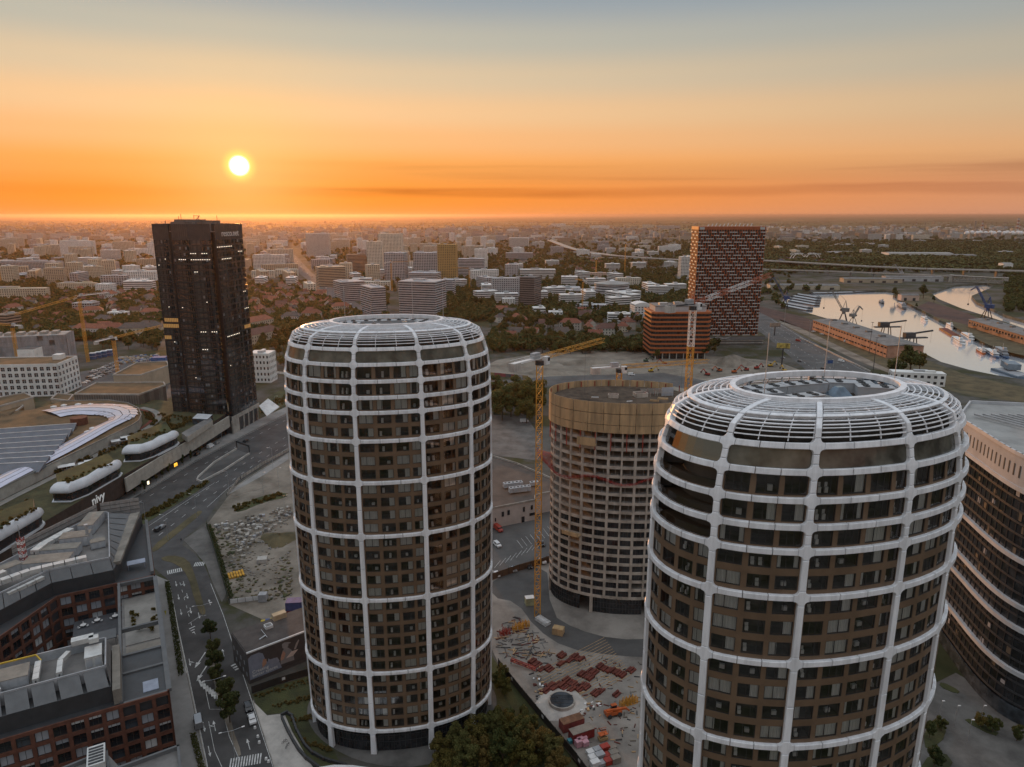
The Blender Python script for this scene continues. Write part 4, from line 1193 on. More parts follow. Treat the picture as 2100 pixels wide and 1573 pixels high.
 mb = MB(); mb.prism([(-W2 + .4, 1.6), (-29, 1.6), (-26.5, .4), (-15, -2.0), (-2.6, .4), (-.4, 1.6), (-.4, L2 - .4), (-W2 + .4, L2 - .4)], 120.5, 121.0); mb.build('roof', GREYROOF, T)
 for (x, y, w, d, h, nm) in ((-24, 16, 14, 10, 6.2, 'plant_room'), (-12, 18, 7, 8, 5.6, 'plant_room'), (-33, 14, 3, 3, 4.8, 'plant_room'), (-20, 8, 6, 3, 4.9, 'air_handler'), (-9, 10, 5, 3, 4.6, 'air_handler')):
  mb = MB(); mb.box(x - w / 2, y - d / 2, 121, x + w / 2, y + d / 2, 121 + h); mb.box(x - w / 2 - .15, y - d / 2 - .15, 121 + h, x + w / 2 + .15, y + d / 2 + .15, 121 + h + .25); mb.build(nm, mat('plant_room_metal', (.14, .13, .12), .6, .15, .4), T)
 for (x, y, h) in ((-29, 15, 9.5), (-22, 17, 9), (-18, 15, 8.6), (-8, 18, 8.8), (-36, 10, 5.8), (-30.5, 15, 8.2)):
  mb = MB(); mb.beam((x, y, 121), (x, y, 121 + h), .22); mb.build('mast', STEELD, T)
 mb = MB(); mb.beam((-22, 17, 129.5), (-17, 15, 129.5), .3); mb.beam((-20, 16, 127.5), (-17, 15, 129.5), .25); mb.build('window_cleaning_crane', STEELD, T)
 s = text_mesh('resco.net', 5.2, 'sign_lettering', mat_emit('sign_white', (.6, .58, .55), .06), T, .06)
 s.rotation_euler = (math.pi / 2, 0, math.pi / 2); s.location = (.2, 7.0, 117.9)
 mb = MB(); mb.box(-9, .2, 0, -.1, L2, z0 - .4)
 mb.build('podium', mat('podium_dark', (.07, .07, .072), .5, .1, .4), T)
 mb = MB(); mb.box(-.05, -.5, z0 - 2.6, .35, L2 + 2, z0 - .1); mb.build('podium_fascia', CONC, T)
 mb = MB(); mb.box(-.6, -.6, 0, .36, 7.0, z0 - 2.62); mb.build('podium_pier', CONC, T)
 for y in (13, 19, 25, 31):
  mb = MB(); mb.beam((.2, y - .8, 0), (.2, y, z0 - 2.6), .7); mb.build('raking_column', CONC, T)
 mb = MB()
 for i in range(12): mb.box(-.06, 8 + i * 2.0, .1, .06, 8.1 + i * 2.0, z0 - 2.7)
 mb.build('podium_mullions', STEELD, T)['kind'] = 'stuff'
 mb = MB(); mb.add([(.5, L2 + 1, 9), (9, L2 - 6, 4.5), (12, L2 + 6, 7.5), (3, L2 + 9, 12), (.5, L2 + 1, 8.6), (9, L2 - 6, 4.1), (12, L2 + 6, 7.1), (3, L2 + 9, 11.6)], [(0, 1, 2, 3), (7, 6, 5, 4), (0, 4, 5, 1), (1, 5, 6, 2), (2, 6, 7, 3), (3, 7, 4, 0)])
 mb.build('entrance_canopy', WHITEP, T)
 return T
NIV = nivy_tower()
# ================================================================== FACADE TOOLS
def unit_window(name, mats, blind=0.0, mull=(0.0,), transom=None, depth=.35, fw=.05):
 """window mesh one metre wide and high, outer face at y=0, outward = -Y; recessed glass behind a frame"""
 mb = MB()
 mb.box(-.5, 0, -.5, -.5 + fw, .12, .5, 1); mb.box(.5 - fw, 0, -.5, .5, .12, .5, 1)
 mb.box(-.5 + fw, 0, -.5, .5 - fw, .12, -.5 + fw, 1); mb.box(-.5 + fw, 0, .5 - fw, .5 - fw, .12, .5, 1)
 for m_ in mull: mb.box(m_ - .02, .01, -.5 + fw, m_ + .02, .11, .5 - fw, 1)
 if transom is not None: mb.box(-.5 + fw, .01, transom - .02, .5 - fw, .10, transom + .02, 1)
 mb.add([(-.5, .09, -.5), (.5, .09, -.5), (.5, .09, .5), (-.5, .09, .5)], [(0, 1, 2, 3)], 0)
 if blind: mb.box(-.5 + fw, .03, .5 - blind, .5 - fw, .07, .5 - fw, 2)
 o = mb.build(name, mats); me = o.data; bpy.data.objects.remove(o)
 return me
BLIND = mat('external_blind', (.30, .31, .33), .6, .08, .6)
BLINDW = mat('pale_blind', (.55, .55, .54), .7, .08, .6)
WIN_A = [unit_window('w_dark', [GLASSD, DARKFRAME, BLIND]), unit_window('w_mid', [GLASSD, DARKFRAME, BLIND], .45), unit_window('w_full', [GLASSD, DARKFRAME, BLIND], .92), unit_window('w_cross', [GLASSB, DARKFRAME, BLIND], 0, (-.15,), .1),
   unit_window('w_pale', [GLASSD, DARKFRAME, BLINDW], .92), unit_window('w_two', [GLASSD, DARKFRAME, BLINDW], .3, (-.2, .2))]
def gridwall(T, p, q, z0, z1, nx, nz, pier, span, wallmat, wins, rnd, weights=None, out=.35, name='facade_wall', skip=None, winpart='window', base=0.0, top=0.0, maxw=300):
 """a wall from p to q (plan, outside on the right hand) with real openings: piers, spandrels, recessed windows"""
 p = Vector(p); q = Vector(q); d = q - p; L_ = d.length; d.normalize(); n = Vector((d.y, -d.x)); ang = math.atan2(d.y, d.x)
 mb = MB()
 def bx(s0, s1, a, b, o0, o1):
  vs = []
  for z in (a, b):
   for s, o in ((s0, o1), (s1, o1), (s1, o0), (s0, o0)):
    c = p + d * s + n * o; vs.append((c.x, c.y, z))
  mb.add(vs, [(4, 5, 6, 7), (0, 1, 5, 4), (1, 2, 6, 5), (2, 3, 7, 6), (3, 0, 4, 7), (3, 2, 1, 0)])
 zz0 = z0 + base; zz1 = z1 - top
 if base: bx(0, L_, z0, zz0, -out, 0)
 if top: bx(0, L_, zz1, z1, -out, 0)
 cw_, ch_ = L_ / nx, (zz1 - zz0) / nz
 for k in range(nz):
  a = zz0 + k * ch_
  bx(0, L_, a, a + span * .6, -out, 0); bx(0, L_, a + ch_ - span * .4, a + ch_, -out, 0)
  for i in range(nx + 1):
   s = i * cw_; bx(max(0, s - pier / 2), min(L_, s + pier / 2), a + span * .6, a + ch_ - span * .4, -out, 0)
 mb.build(name, wallmat, T)
 cnt = 0
 for k in range(nz - 1, -1, -1):
  for i in range(nx):
   if skip and skip(i, k): continue
   c = p + d * ((i + .5) * cw_) - n * (out * .75)
   zc = zz0 + k * ch_ + span * .6 + (ch_ - span) / 2
   me = rnd.choices(wins, weights)[0] if weights else rnd.choice(wins)
   inst(me, winpart, T, (c.x, c.y, zc), ang, (cw_ - pier + .06, 1, ch_ - span + .06)); cnt += 1

# ================================================================== SHOPPING CENTRE
STONE = mat('pale_stone_cladding', (.40, .37, .32), .8, .1, .3)
PODW = mat('white_pod_panel', (.62, .63, .65), .4, .06, .3)
REDTRACK = mat('red_running_track', (.20, .05, .035), .9, .12, .3)
TERRACE = mat('terrace_paving', (.27, .255, .23), .85, .12, .2)
DARKBRICK = mat('dark_brown_brick', (.05, .035, .028), .8, .2, .5)
SKYGRID = mat('skylight_panes', (.60, .58, .68), .18, .05, .3, spec=1.0)
SOLAR = mat('zinc_sawtooth', (.12, .13, .15), .35, .1, .3, metal=.4)
def roofpoly(pts, z): return [g(x, y, z) for x, y in pts]
def mall():
 T = thing('shopping_centre', 'long low shopping centre with planted roof terraces and white rounded pods', 'shopping centre')
 mb = MB(); mb.prism(roofpoly([(467, 846), (394, 893), (330, 930), (264, 968), (150, 1035), (40, 1100), (-120, 1200), (-160, 1000), (-160, 850), (100, 822), (330, 820), (420, 838)], 12.5), 4.2, 12.5, 0, 1); mb.build('lower_building', [DARKBRICK, mat('roof_garden', (.07, .065, .028), .95, .3, .12, col2=(.03, .03, .012), bump=.6, bscale=1.5)], T)
 mb = MB(); pl = P((470, 886), (394, 930), (264, 1010), (150, 1080), (40, 1150)); mb.wallline(pl, 0.1, 4.4, .4); mb.build('shopfront_glazing', GLASSD, T)
 for i, (x, y, h) in enumerate(along(pl, 3.0)):
  mb = MB(); mb.obox((x, y, .1), .16, .7, 4.2, h); mb.build('shopfront_mullion', STEELD, T)
 line = roofpoly([(467, 858), (394, 903), (330, 940), (262, 982)], 10.0)
 line = [(a[0] + .8, a[1]) for a in line]
 segs = along(line, 4.0)
 for i, (x, y, h) in enumerate(segs):
  for zz in (4.8, 8.2):
   mb = MB(); mb.obox((x + math.cos(h) * 1.98, y + math.sin(h) * 1.98, zz), 3.93, .7, 3.34, h); mb.build('stone_panel', STONE, T)
 up = roofpoly([(-160, 1100), (0, 1003), (120, 945), (200, 907), (270, 873), (284, 864), (290, 852), (284, 838), (262, 827), (222, 821), (127, 823), (64, 841), (-160, 850)], 17.5)
 mb = MB(); mb.prism(up, 12.6, 17.5, 0, 1); mb.build('upper_hall', [STONE, SEDUM], T)
 mb = MB(); mb.wallline(up[1:11], 17.5, 18.1, .4); mb.build('upper_parapet', TERRACE, T)
 cl = roofpoly([(-60, 1018), (0, 985), (60, 955), (120, 925), (170, 898), (215, 873), (243, 860), (252, 852), (246, 844), (228, 839), (195, 837), (160, 838), (128, 842), (104, 847)], 18.6)
 cl2 = []
 for a, b in zip(cl[:-1], cl[1:]): cl2 += [a, ((a[0] + b[0]) / 2, (a[1] + b[1]) / 2)]
 cl2.append(cl[-1])
 wdt = [10.5] * 12 + [12, 14, 16, 18, 20, 22] + [24] * 9
 nrow = 4; k = 0
 for i in range(len(cl2) - 1):
  l0, r0 = ribbon_pts(cl2, wdt[min(i, 26)]);
  for q in range(nrow):
   def pt(j, t): return (r0[j][0] + (l0[j][0] - r0[j][0]) * t, r0[j][1] + (l0[j][1] - r0[j][1]) * t, 18.2 + .9 * math.sin(math.pi * t))
   t0, t1 = q / nrow + .012, (q + 1) / nrow - .012
   mb = MB(); mb.add([pt(i, t0), pt(i + 1, t0), pt(i + 1, t1), pt(i, t1)], [(0, 1, 2, 3)]); mb.build('skylight_pane', SKYGRID, T)
 mb = MB(); ribbon(mb, cl2, 9.5, 17.9); mb.build('skylight_frame', STEELD, T)
 for i in range(8):
  y0 = 879 + i * 10
  a = g(-100, y0 + 16, 18); b = g(158 - i * 9, y0 - 3 + i * 1.4, 18); dx, dy = b[0] - a[0], b[1] - a[1]; l = math.hypot(dx, dy); n = (dy / l, -dx / l)
  w = 7.0
  mb = MB(); A_ = (a[0], a[1], 17.6); B_ = (b[0], b[1], 17.6); A2 = (a[0] + n[0] * w, a[1] + n[1] * w, 17.6); B2 = (b[0] + n[0] * w, b[1] + n[1] * w, 17.6)
  A3 = (a[0], a[1], 20.2); B3 = (b[0], b[1], 20.2)
  mb.add([A_, B_, A2, B2, A3, B3], [(4, 5, 1, 0), (2, 3, 5, 4), (0, 2, 4), (1, 5, 3)]); mb.build('sawtooth_roof', SOLAR, T)
  mb = MB(); mb.beam(A3, B3, .35); mb.build('sawtooth_ridge', WHITEP, T)
 c = g(163, 868, 18); mb = MB(); mb.cyl(c[0], c[1], 17.5, 21.5, 4.2, 20); mb.build('round_lift_house', BRICK, T)
 for (x, y) in ((110, 834), (131, 831), (160, 829), (185, 829), (214, 831), (234, 832), (251, 836), (263, 841), (269, 848), (269, 855), (190, 878), (180, 885), (112, 912), (100, 920), (16, 950)):
  c = g(x, y, 18); mb = MB(); mb.cyl(c[0], c[1], 17.5, 18.2, 1.7, 10); mb.cyl(c[0], c[1], 18.2, 18.6, 1.4, 10, .6); mb.build('smoke_vent', WHITEP, T)
 w = roofpoly([(-60, 1068), (0, 1033), (100, 983), (180, 943), (250, 905), (300, 880), (322, 864), (327, 852), (316, 842), (290, 836)], 12.5)
 mb = MB(); ribbon(mb, smooth_line(w), 3.6, 12.62); mb.build('roof_path', TERRACE, T)
 l_, r_ = ribbon_pts(smooth_line(w), 6.6)
 mb = MB(); ribbon(mb, l_, 1.8, 12.66); mb.build('running_track', REDTRACK, T)
 pods = [([(249, 928), (296, 926), (360, 896), (367, 889)], [(341, 874), (262, 905)]), ([(101, 1008), (153, 1007), (245, 957), (250, 949)], [(222, 940), (116, 984)]), ([(-60, 1138), (0, 1104), (82, 1057), (90, 1047)], [(70, 1033), (0, 1062), (-60, 1092)])]
 for front, back in pods:
  fr = smooth_line(roofpoly(front, 17.6)); bk = roofpoly(back, 17.6); poly = fr + bk
  c = (sum(p_[0] for p_ in poly) / len(poly), sum(p_[1] for p_ in poly) / len(poly))
  def pull(p_, o):
   dx, dy = c[0] - p_[0], c[1] - p_[1]; l = math.hypot(dx, dy); return (p_[0] + dx / l * o, p_[1] + dy / l * o)
  rings = [(4.2, 20.3), (2.4, 20.0), (1.0, 19.2), (.2, 18.0), (0.0, 16.9), (.5, 16.4)]
  for i in range(len(fr) - 1):
   V = []
   for o_, zz in rings: V += [(*pull(fr[i], o_), zz), (*pull(fr[i + 1], o_), zz)]
   mb = MB(); mb.add(V, [(2 * k + 1, 2 * k, 2 * k + 2, 2 * k + 3) for k in range(len(rings) - 1)]); mb.build('pod_panel', PODW, T, smooth=True)
  rp = [pull(p_, 4.1) for p_ in fr] + bk
  mb = MB(); mb.prism(rp, 16.5, 20.2, 0, 1); mb.build('pod_green_roof', [CONCD, GRASS], T)
  mb = MB(); mb.prism([pull(p_, 1.4) for p_ in fr] + bk, 12.5, 16.6); mb.build('pod_glazing', GLASSD, T)
  mb = MB(); mb.prism([pull(p_, .3) for p_ in fr] + bk, 12.0, 12.8); mb.build('pod_sill', PODW, T)
  mb = MB(); mb.prism([pull(p_, 1.0) for p_ in fr] + bk, 3.0, 12.1); mb.build('pod_base', DARKBRICK, T)
 fa, fb = Vector(g(264, 968, 12.5)), Vector(g(150, 1035, 12.5)); fd = (fa - fb).normalized(); fn = Vector((fd.y, -fd.x))
 def on_face(px, py):
  x, y, w = ray(px, py); t_ = fb.dot(fn) / (x * fn.x + y * fn.y); return Vector((x * t_, y * t_, HCAM + w * t_))
 q0, q1 = on_face(188, 1037), on_face(208, 1030)
 s = text_mesh('nivy', 5.4, 'lettering', mat_emit('white_letters', (.8, .8, .78), .15), T, .12, .04); s.rotation_euler = (math.pi / 2, 0, math.atan2(fd.y, fd.x)); s.location = (q0.x + fn.x * .35, q0.y + fn.y * .35, q0.z)
 s = text_mesh('m', 3.6, 'restaurant_sign', mat_emit('amber_sign', (1.0, .5, .05), 1.6), T, .1, .06)
 a = g(354, 962, 3.5); b = g(366, 955, 3.5); s.rotation_euler = (math.pi / 2, 0, math.atan2(b[1] - a[1], b[0] - a[0])); s.location = (a[0] + 1.0, a[1], 4.6)
 mb = MB(); a = g(299, 990, 3); mb.obox((a[0] + 1.2, a[1], 2.2), 1.1, .2, 1.6, 1.3); mb.build('lit_poster', mat_emit('poster_light', (1, .85, .55), 1.8), T)
 for (x, y) in ((262, 900), (243, 903), (136, 955), (178, 950), (190, 945), (330, 905), (262, 896)):
  c = g(x, y, 15); mb = MB(); mb.obox((c[0], c[1], 15.0), 7, 4.2, .2, .6); mb.beam((c[0], c[1], 12.5), (c[0], c[1], 15), .25); mb.build('roof_shade', WHITEP, T)
 mb = MB(); mb.prism(roofpoly([(372, 888), (394, 875), (430, 855), (436, 862), (400, 885), (384, 896)], 15.5), 12.4, 15.5, 0, 1); mb.build('terrace_block', [STONE, GREYROOF], T)
 mb = MB(); mb.prism(roofpoly([(394, 858), (405, 848), (436, 850), (425, 860)], 16), 12.6, 16.0, 0, 1); mb.build('terrace_canopy', [GLASSB, PODW], T)
 return T
def smooth_line(pts):
 q = [pts[0]]
 for a, b in zip(pts[:-1], pts[1:]): q += [(a[0] * .75 + b[0] * .25, a[1] * .75 + b[1] * .25), (a[0] * .25 + b[0] * .75, a[1] * .25 + b[1] * .75)]
 return q + [pts[-1]]
MALL = mall()

# ================================================================== BRICK OFFICE BLOCK, lower left
METALG = mat('grey_standing_seam', (.125, .128, .13), .7, .08, .4, stretch=(1, 1, .1))
METALD = mat('anthracite_cladding', (.045, .047, .05), .5, .1, .4)
DUCT = mat('galvanised_duct', (.62, .61, .58), .42, .1, .6, metal=.35)
UNITW = mat('grey_white_casing', (.37, .375, .385), .55, .1, .5)
BO = (-78.5, 139.9); BROT = R(29.1)
def bw(x, y, z=0.0):
 c, s = math.cos(BROT), math.sin(BROT); return (BO[0] + x * c - y * s, BO[1] + x * s + y * c, z)
def brick_office():
 T = thing('brick_office_block', 'red brick office block with courtyard, square windows and plant on its roofs', 'office building', (BO[0], BO[1], 0), BROT)
 rnd = random.Random(11)
 wts = [4, 2, 3, 2, .6, 1]
 zb = 24.0
 mb = MB(); mb.box(-75, .6, 0, -.5, 20, zb - .4); mb.build('south_wing', METALD, T)
 mb = MB(); mb.prism([(-.5, 61.4), (-.5, 104), (-13, 107), (-42, 76), (-75, 52), (-75, 25), (-37.4, 44.8), (-25, 61.4)], 0, zb - .4); mb.build('north_wing', METALD, T)
 mb = MB(); mb.box(-9.5, 20, 0, -.5, 61.2, 18.4); mb.build('east_link', CONCD, T)
 gridwall(T, (-72.6, 0), (0, 0), 0, zb, 22, 7, .8, .9, BRICK, WIN_A, rnd, wts, top=.5, skip=lambda i, k: k == 6 and i > 18)
 gridwall(T, (-25, 61), (0, 61), 3.0, zb, 7, 6, .85, .9, BRICK, WIN_A, rnd, wts, top=.5)
 gridwall(T, (-72, 25.6), (-37, 44.5), 3.0, zb, 12, 6, .8, .9, BRICK, WIN_A, rnd, wts, top=.5)
 gridwall(T, (-37, 44.5), (-25, 61), 3.0, zb, 6, 6, .8, .9, BRICK, WIN_A, rnd, wts, top=.5)
 gridwall(T, (0, 0), (0, 20), 0, zb, 6, 7, .8, .9, BRICK, WIN_A, rnd, wts, top=.5)
 gridwall(T, (0, 61), (0, 104), 0, zb, 12, 7, .8, .9, BRICK, WIN_A, rnd, wts, top=.5)
 gridwall(T, (0, 20), (0, 61), 0, 18.4, 12, 5, .8, .9, BRICK, WIN_A, rnd, wts, top=.5)
 def pent(poly, inner, nm):
  mb = MB(); mb.prism(poly, zb - .4, zb + 3.6); mb.build('penthouse_glazing', METALD, T)
  n = len(poly); mb = MB()
  for i in range(n):
   a, b = poly[i], poly[(i + 1) % n]; c, d = inner[i], inner[(i + 1) % n]
   L_ = math.hypot(b[0] - a[0], b[1] - a[1]); m_ = max(1, round(L_ / 5))
   for k in range(m_):
    t0, t1 = k / m_ + .006, (k + 1) / m_ - .006
    def lp(p, q, t): return (p[0] + (q[0] - p[0]) * t, p[1] + (q[1] - p[1]) * t)
    pa, pb, pc, pd = lp(a, b, t0), lp(a, b, t1), lp(c, d, t0), lp(c, d, t1)
    m2 = MB(); m2.add([(*pa, zb + 3.7), (*pb, zb + 3.7), (*pd, zb + 6.4), (*pc, zb + 6.4)], [(0, 1, 2, 3)]); m2.build('roof_skirt_panel', METALG, T)
  mb = MB(); mb.wallline(inner, zb + 3.0, zb + 6.7, .3, closed=True); mb.build('plant_screen', UNITW, T)
  mb = MB(); mb.prism(inner, zb + 3.6, zb + 4.4); mb.build('plant_deck', GREYROOF, T)
 pent([(-75, 2.6), (-11.2, 2.6), (-11.2, 19.8), (-75, 19.8)], [(-75, 6.8), (-12.0, 6.8), (-12.0, 19.2), (-75, 19.2)], 's')
 pent([(-75, 40.0), (-39.5, 50.0), (-26, 62.6), (-10.5, 62.6), (-1.8, 104), (-13, 106.5), (-42, 76), (-75, 52)], [(-75, 44.5), (-40, 54.5), (-26.5, 65.6), (-11.2, 65.6), (-11.6, 103.0), (-13.5, 105.0), (-41, 75), (-75, 50.8)], 'n')
 mb = MB(); mb.box(-11, 1, zb - .2, -9.4, 20, zb + 3.5); mb.build('tan_roof_edge', TANROOF, T)
 mb = MB(); mb.prism([(-11.1, 66), (-8.6, 66), (-2.2, 103.6), (-11.4, 103)], zb + 3.6, zb + 4.6); mb.build('flat_roof', TANROOF, T)
 for (y0, y1, mt, zz) in ((2, 12, TERRACE, 20.6), (12.8, 20, TERRACE, 20.6), (20.8, 33, TANROOF, 18.6), (33.8, 60, TERRACE, 18.6), (63, 103, CONCD, 22.8)):
  mb = MB(); mb.box(-8.8, y0, zz - .5, -.6, y1, zz); mb.build('terrace_deck', mt, T)
 for y in (.6, 12.4, 20.4, 33.4, 60.6):
  mb = MB(); mb.box(-9.2, y - .35, 22.9, -.2, y + .35, zb - .02); mb.build('terrace_frame', METALG, T)
 mb = MB(); mb.box(-.55, .9, 23.2, -.05 + .6, 60.3, zb + .05); mb.build('terrace_frame', METALG, T)
 mb = MB(); mb.box(-9.9, .9, 23.0, -9.25, 60.3, zb + .4); mb.build('terrace_parapet', METALG, T)
 mb = MB(); mb.box(-1.0, 62, zb, -.1, 104.2, zb + 1.0); mb.build('terrace_parapet', METALG, T)
 for (x, y, w, d) in ((-3.6, 4.8, 3.2, 4.2), (-4.6, 70, 5, 3)):
  m2 = MB(); m2.box(x - w / 2, y - d / 2, 23.6 if y < 20 else 25.3, x + w / 2, y + d / 2, 23.75 if y < 20 else 25.45)
  for sx in (-1, 1):
   for sy in (-1, 1): m2.beam((x + sx * w * .45, y + sy * d * .45, 20.6 if y < 20 else 22.8), (x + sx * w * .45, y + sy * d * .45, 23.6 if y < 20 else 25.3), .12)
  m2.build('awning', mat('grey_awning', (.30, .33, .40), .7, .08, .5), T)
 mb = MB(); mb.box(-22, 21, 0, -9.6, 60.4, 14.8); mb.build('courtyard_building', METALD, T)
 mb = MB(); mb.box(-22, 47, 14.8, -9.7, 60.3, 15.2); mb.build('dark_deck', mat('slate_decking', (.075, .078, .085), .7, .12, .3), T)
 mb = MB(); mb.box(-18.5, 24, 14.8, -9.7, 46.8, 15.2); mb.build('timber_deck', mat('grey_decking', (.23, .21, .19), .85, .1, .4, stretch=(1, 6, 1)), T)
 mb = MB(); mb.box(-17, 40, 18.3, -11.0, 45, 18.5)
 for sx in (-16.8, -11.2):
  for sy in (40.2, 44.8): mb.beam((sx, sy, 15.2), (sx, sy, 18.3), .14)
 mb.build('deck_canopy', METALG, T)
 mb = MB(); mb.beam((-75, 18.4, zb + 7), (-26, 18.4, zb + 7), .3); mb.beam((-26, 18.4, zb + 7), (-25, 17.0, zb + 6), .3); mb.build('yellow_rail', mat('yellow_pipe', (.55, .36, .03), .5, .1, .5), T)
 return T
BRK = brick_office()
def roof_box(label, x, y, z, w, d, h, m_, rz=0.0, kind='air_handling_unit', cat='air unit', grille=True):
 X = bw(x, y, z); t = thing(kind, label, cat, X, BROT + rz)
 mb = MB(); mb.box(-w / 2, -d / 2, .25, w / 2, d / 2, h); mb.build('casing', m_, t)
 mb = MB(); mb.box(-w / 2 - .06, -d / 2 - .06, h, w / 2 + .06, d / 2 + .06, h + .12); mb.build('lid', TANROOF if m_ is UNITW else m_, t)
 mb = MB()
 for sx in (-1, 1): mb.box(sx * w * .4 - .1, -d / 2 + .05, 0, sx * w * .4 + .1, d / 2 - .05, .25)
 mb.build('plinth', STEELD, t)
 if grille:
  n = max(2, int(w / 1.6))
  for i in range(n):
   mb = MB(); x0 = -w / 2 + w * (i + .15) / n; mb.box(x0, -d / 2 - .05, .6, x0 + w / n * .7, -d / 2, h - .4); mb.build('door_panel', ACW, t)
def duct_run(label, pts, w, h, z):
 pts = [bw(x, y, z) for x, y in pts]
 t = thing('air_duct', label, 'duct', pts[0])
 o = Vector(pts[0])
 for i, (a, b) in enumerate(zip(pts[:-1], pts[1:])):
  a = Vector(a); b = Vector(b); L_ = (b - a).length; n = max(1, int(L_ / 2.4))
  for k in range(n):
   mb = MB(); mb.beam(a - o + (b - a) * (k / n + .008), a - o + (b - a) * ((k + 1) / n - .008), w, h); mb.build('duct_section', DUCT, t)
  mb = MB(); mb.beam(a - o - Vector((0, 0, 1.2)), a - o, .18); mb.build('support', STEELD, t)
ZN = 28.4
roof_box('wide grey plant housing in the middle of the north wing roof', -27, 72, ZN, 12, 5.5, 3.0, UNITW, -.3)
roof_box('second plant housing behind the widest one on the north wing', -24.5, 79.5, ZN, 11, 4.0, 2.8, UNITW, -.3)
roof_box('grey plant housing with chimney on the north wing roof', -20.5, 85.5, ZN, 8, 5.0, 3.4, UNITW, -.2)
roof_box('long tan topped plant box at the far tip of the north wing', -16.5, 97, ZN, 4.6, 11, 3.4, UNITW, -.3)
roof_box('plant box with tan lid on the left rim of the north wing', -38, 71, ZN, 9, 3.6, 3.2, UNITW, .55)
roof_box('plant box near the left edge of the north wing roof', -60, 55, ZN, 14, 4.5, 3.2, UNITW, .45)
roof_box('small grey box beside the slim chimney on the north wing', -14.5, 80, ZN, 4, 3.0, 2.4, UNITW, .1)
duct_run('pale duct crossing the north wing roof', [(-42, 61), (-31, 66), (-17, 67.5)], 2.0, 1.3, ZN + 2.6)
duct_run('pale duct along the left rim of the north wing', [(-54, 57), (-46, 62), (-37, 68.5)], 1.9, 1.3, ZN + 2.8)
duct_run('short bright duct between plant boxes on the north wing', [(-31, 79), (-28.5, 84), (-22, 92)], 2.4, 1.2, ZN + 2.8)
duct_run('row of ducts in front of the widest housing', [(-36, 57.5), (-28, 63.6)], 2.2, .9, ZN + 1.2)
duct_run('curled duct end at the left of the north wing', [(-70, 47.5), (-64, 51), (-62, 55)], 1.8, 1.4, ZN + 2.2)
ZS = 28.4
roof_box('flat plant housing in the middle of the south wing roof', -31.5, 13.2, ZS, 9, 5.2, 2.6, UNITW, 0)
roof_box('tall bent air outlet at the right end of the south wing', -14.4, 13.0, ZS, 3.4, 5.0, 3.0, DUCT, 0)
roof_box('grey chiller left of the flat housing on the south wing', -40, 14.5, ZS, 4.2, 4.0, 2.3, METALD, 0)
roof_box('long grey plant box at the left of the south wing roof', -54, 13, ZS, 18, 4.5, 2.4, UNITW, 0)
duct_run('long bright louvred duct at the front of the south wing roof', [(-46, 8.6), (-35, 8.6), (-32, 9.6)], 3.0, 1.0, ZS + 1.9)
duct_run('bright duct parallel to the plant housing on the south wing', [(-45, 11.4), (-37, 11.4)], 1.6, 1.2, ZS + 2.6)
duct_run('three ducts side by side right of the flat housing', [(-25.5, 9), (-25.5, 16.5)], 1.2, 1.0, ZS + 1.6)
duct_run('narrow duct with bends next to the tall outlet', [(-21, 8.5), (-21, 14), (-19.5, 16.8)], 1.1, 1.0, ZS + 2.0)
duct_run('wide duct elbow over the tall outlet', [(-18.8, 17.2), (-14.2, 17.2), (-14.2, 15.4)], 2.0, 1.2, ZS + 4.2)
for lb, x, y, h in (('slim chimney pipe on the grey plant housing', -17.2, 83.5, 6.5), ('short flue on the flat housing of the south wing', -44, 9.5, 4.5)):
 X = bw(x, y, ZN); mb = MB(); mb.cyl(0, 0, 0, h, .45, 10); mb.cyl(0, 0, h, h + .4, .6, 10); tag(mb.build('flue', STEEL, None, X), lb, 'flue')
def lattice(mb, p0, p1, w, n, t=.12, mats=(0,), side=None):
 """square truss from p0 to p1 with n panels; mats cycles along its length"""
 p0 = Vector(p0); p1 = Vector(p1); d = (p1 - p0).normalized()
 up = Vector((0, 0, 1)) if abs(d.z) < .9 else Vector((0, 1, 0))
 s = d.cross(up).normalized(); u = s.cross(d).normalized()
 cs = [(-1, -1), (1, -1), (1, 1), (-1, 1)]
 L_ = (p1 - p0).length
 for k in range(n):
  a = p0 + d * (L_ * k / n); b = p0 + d * (L_ * (k + 1) / n); mi = mats[k % len(mats)] if len(mats) <= 2 else mats[min(len(mats) - 1, k * len(mats) // n)]
  for i in range(4):
   q0 = s * (cs[i][0] * w / 2) + u * (cs[i][1] * w / 2); q1 = s * (cs[(i + 1) % 4][0] * w / 2) + u * (cs[(i + 1) % 4][1] * w / 2)
   mb.beam(a + q0, b + q0, t * 1.35, None, mi); mb.beam(a + q0, a + q1, t * .8, None, mi)
   if k % 2: mb.beam(a + q0, b + q1, t * .8, None, mi)
   else: mb.beam(a + q1, b + q0, t * .8, None, mi)
t = thing('antenna_mast', 'short red and white lattice mast on the north wing roof', 'mast', bw(-33.5, 77, ZN))
mb = MB(); lattice(mb, (0, 0, 0), (0, 0, 9), 1.3, 9, .12, (0, 1)); mb.build('lattice', [REDP, WHITEP], t)
mb = MB(); mb.beam((0, 0, 9), (0, 0, 13), .1); mb.build('whip', STEEL, t)
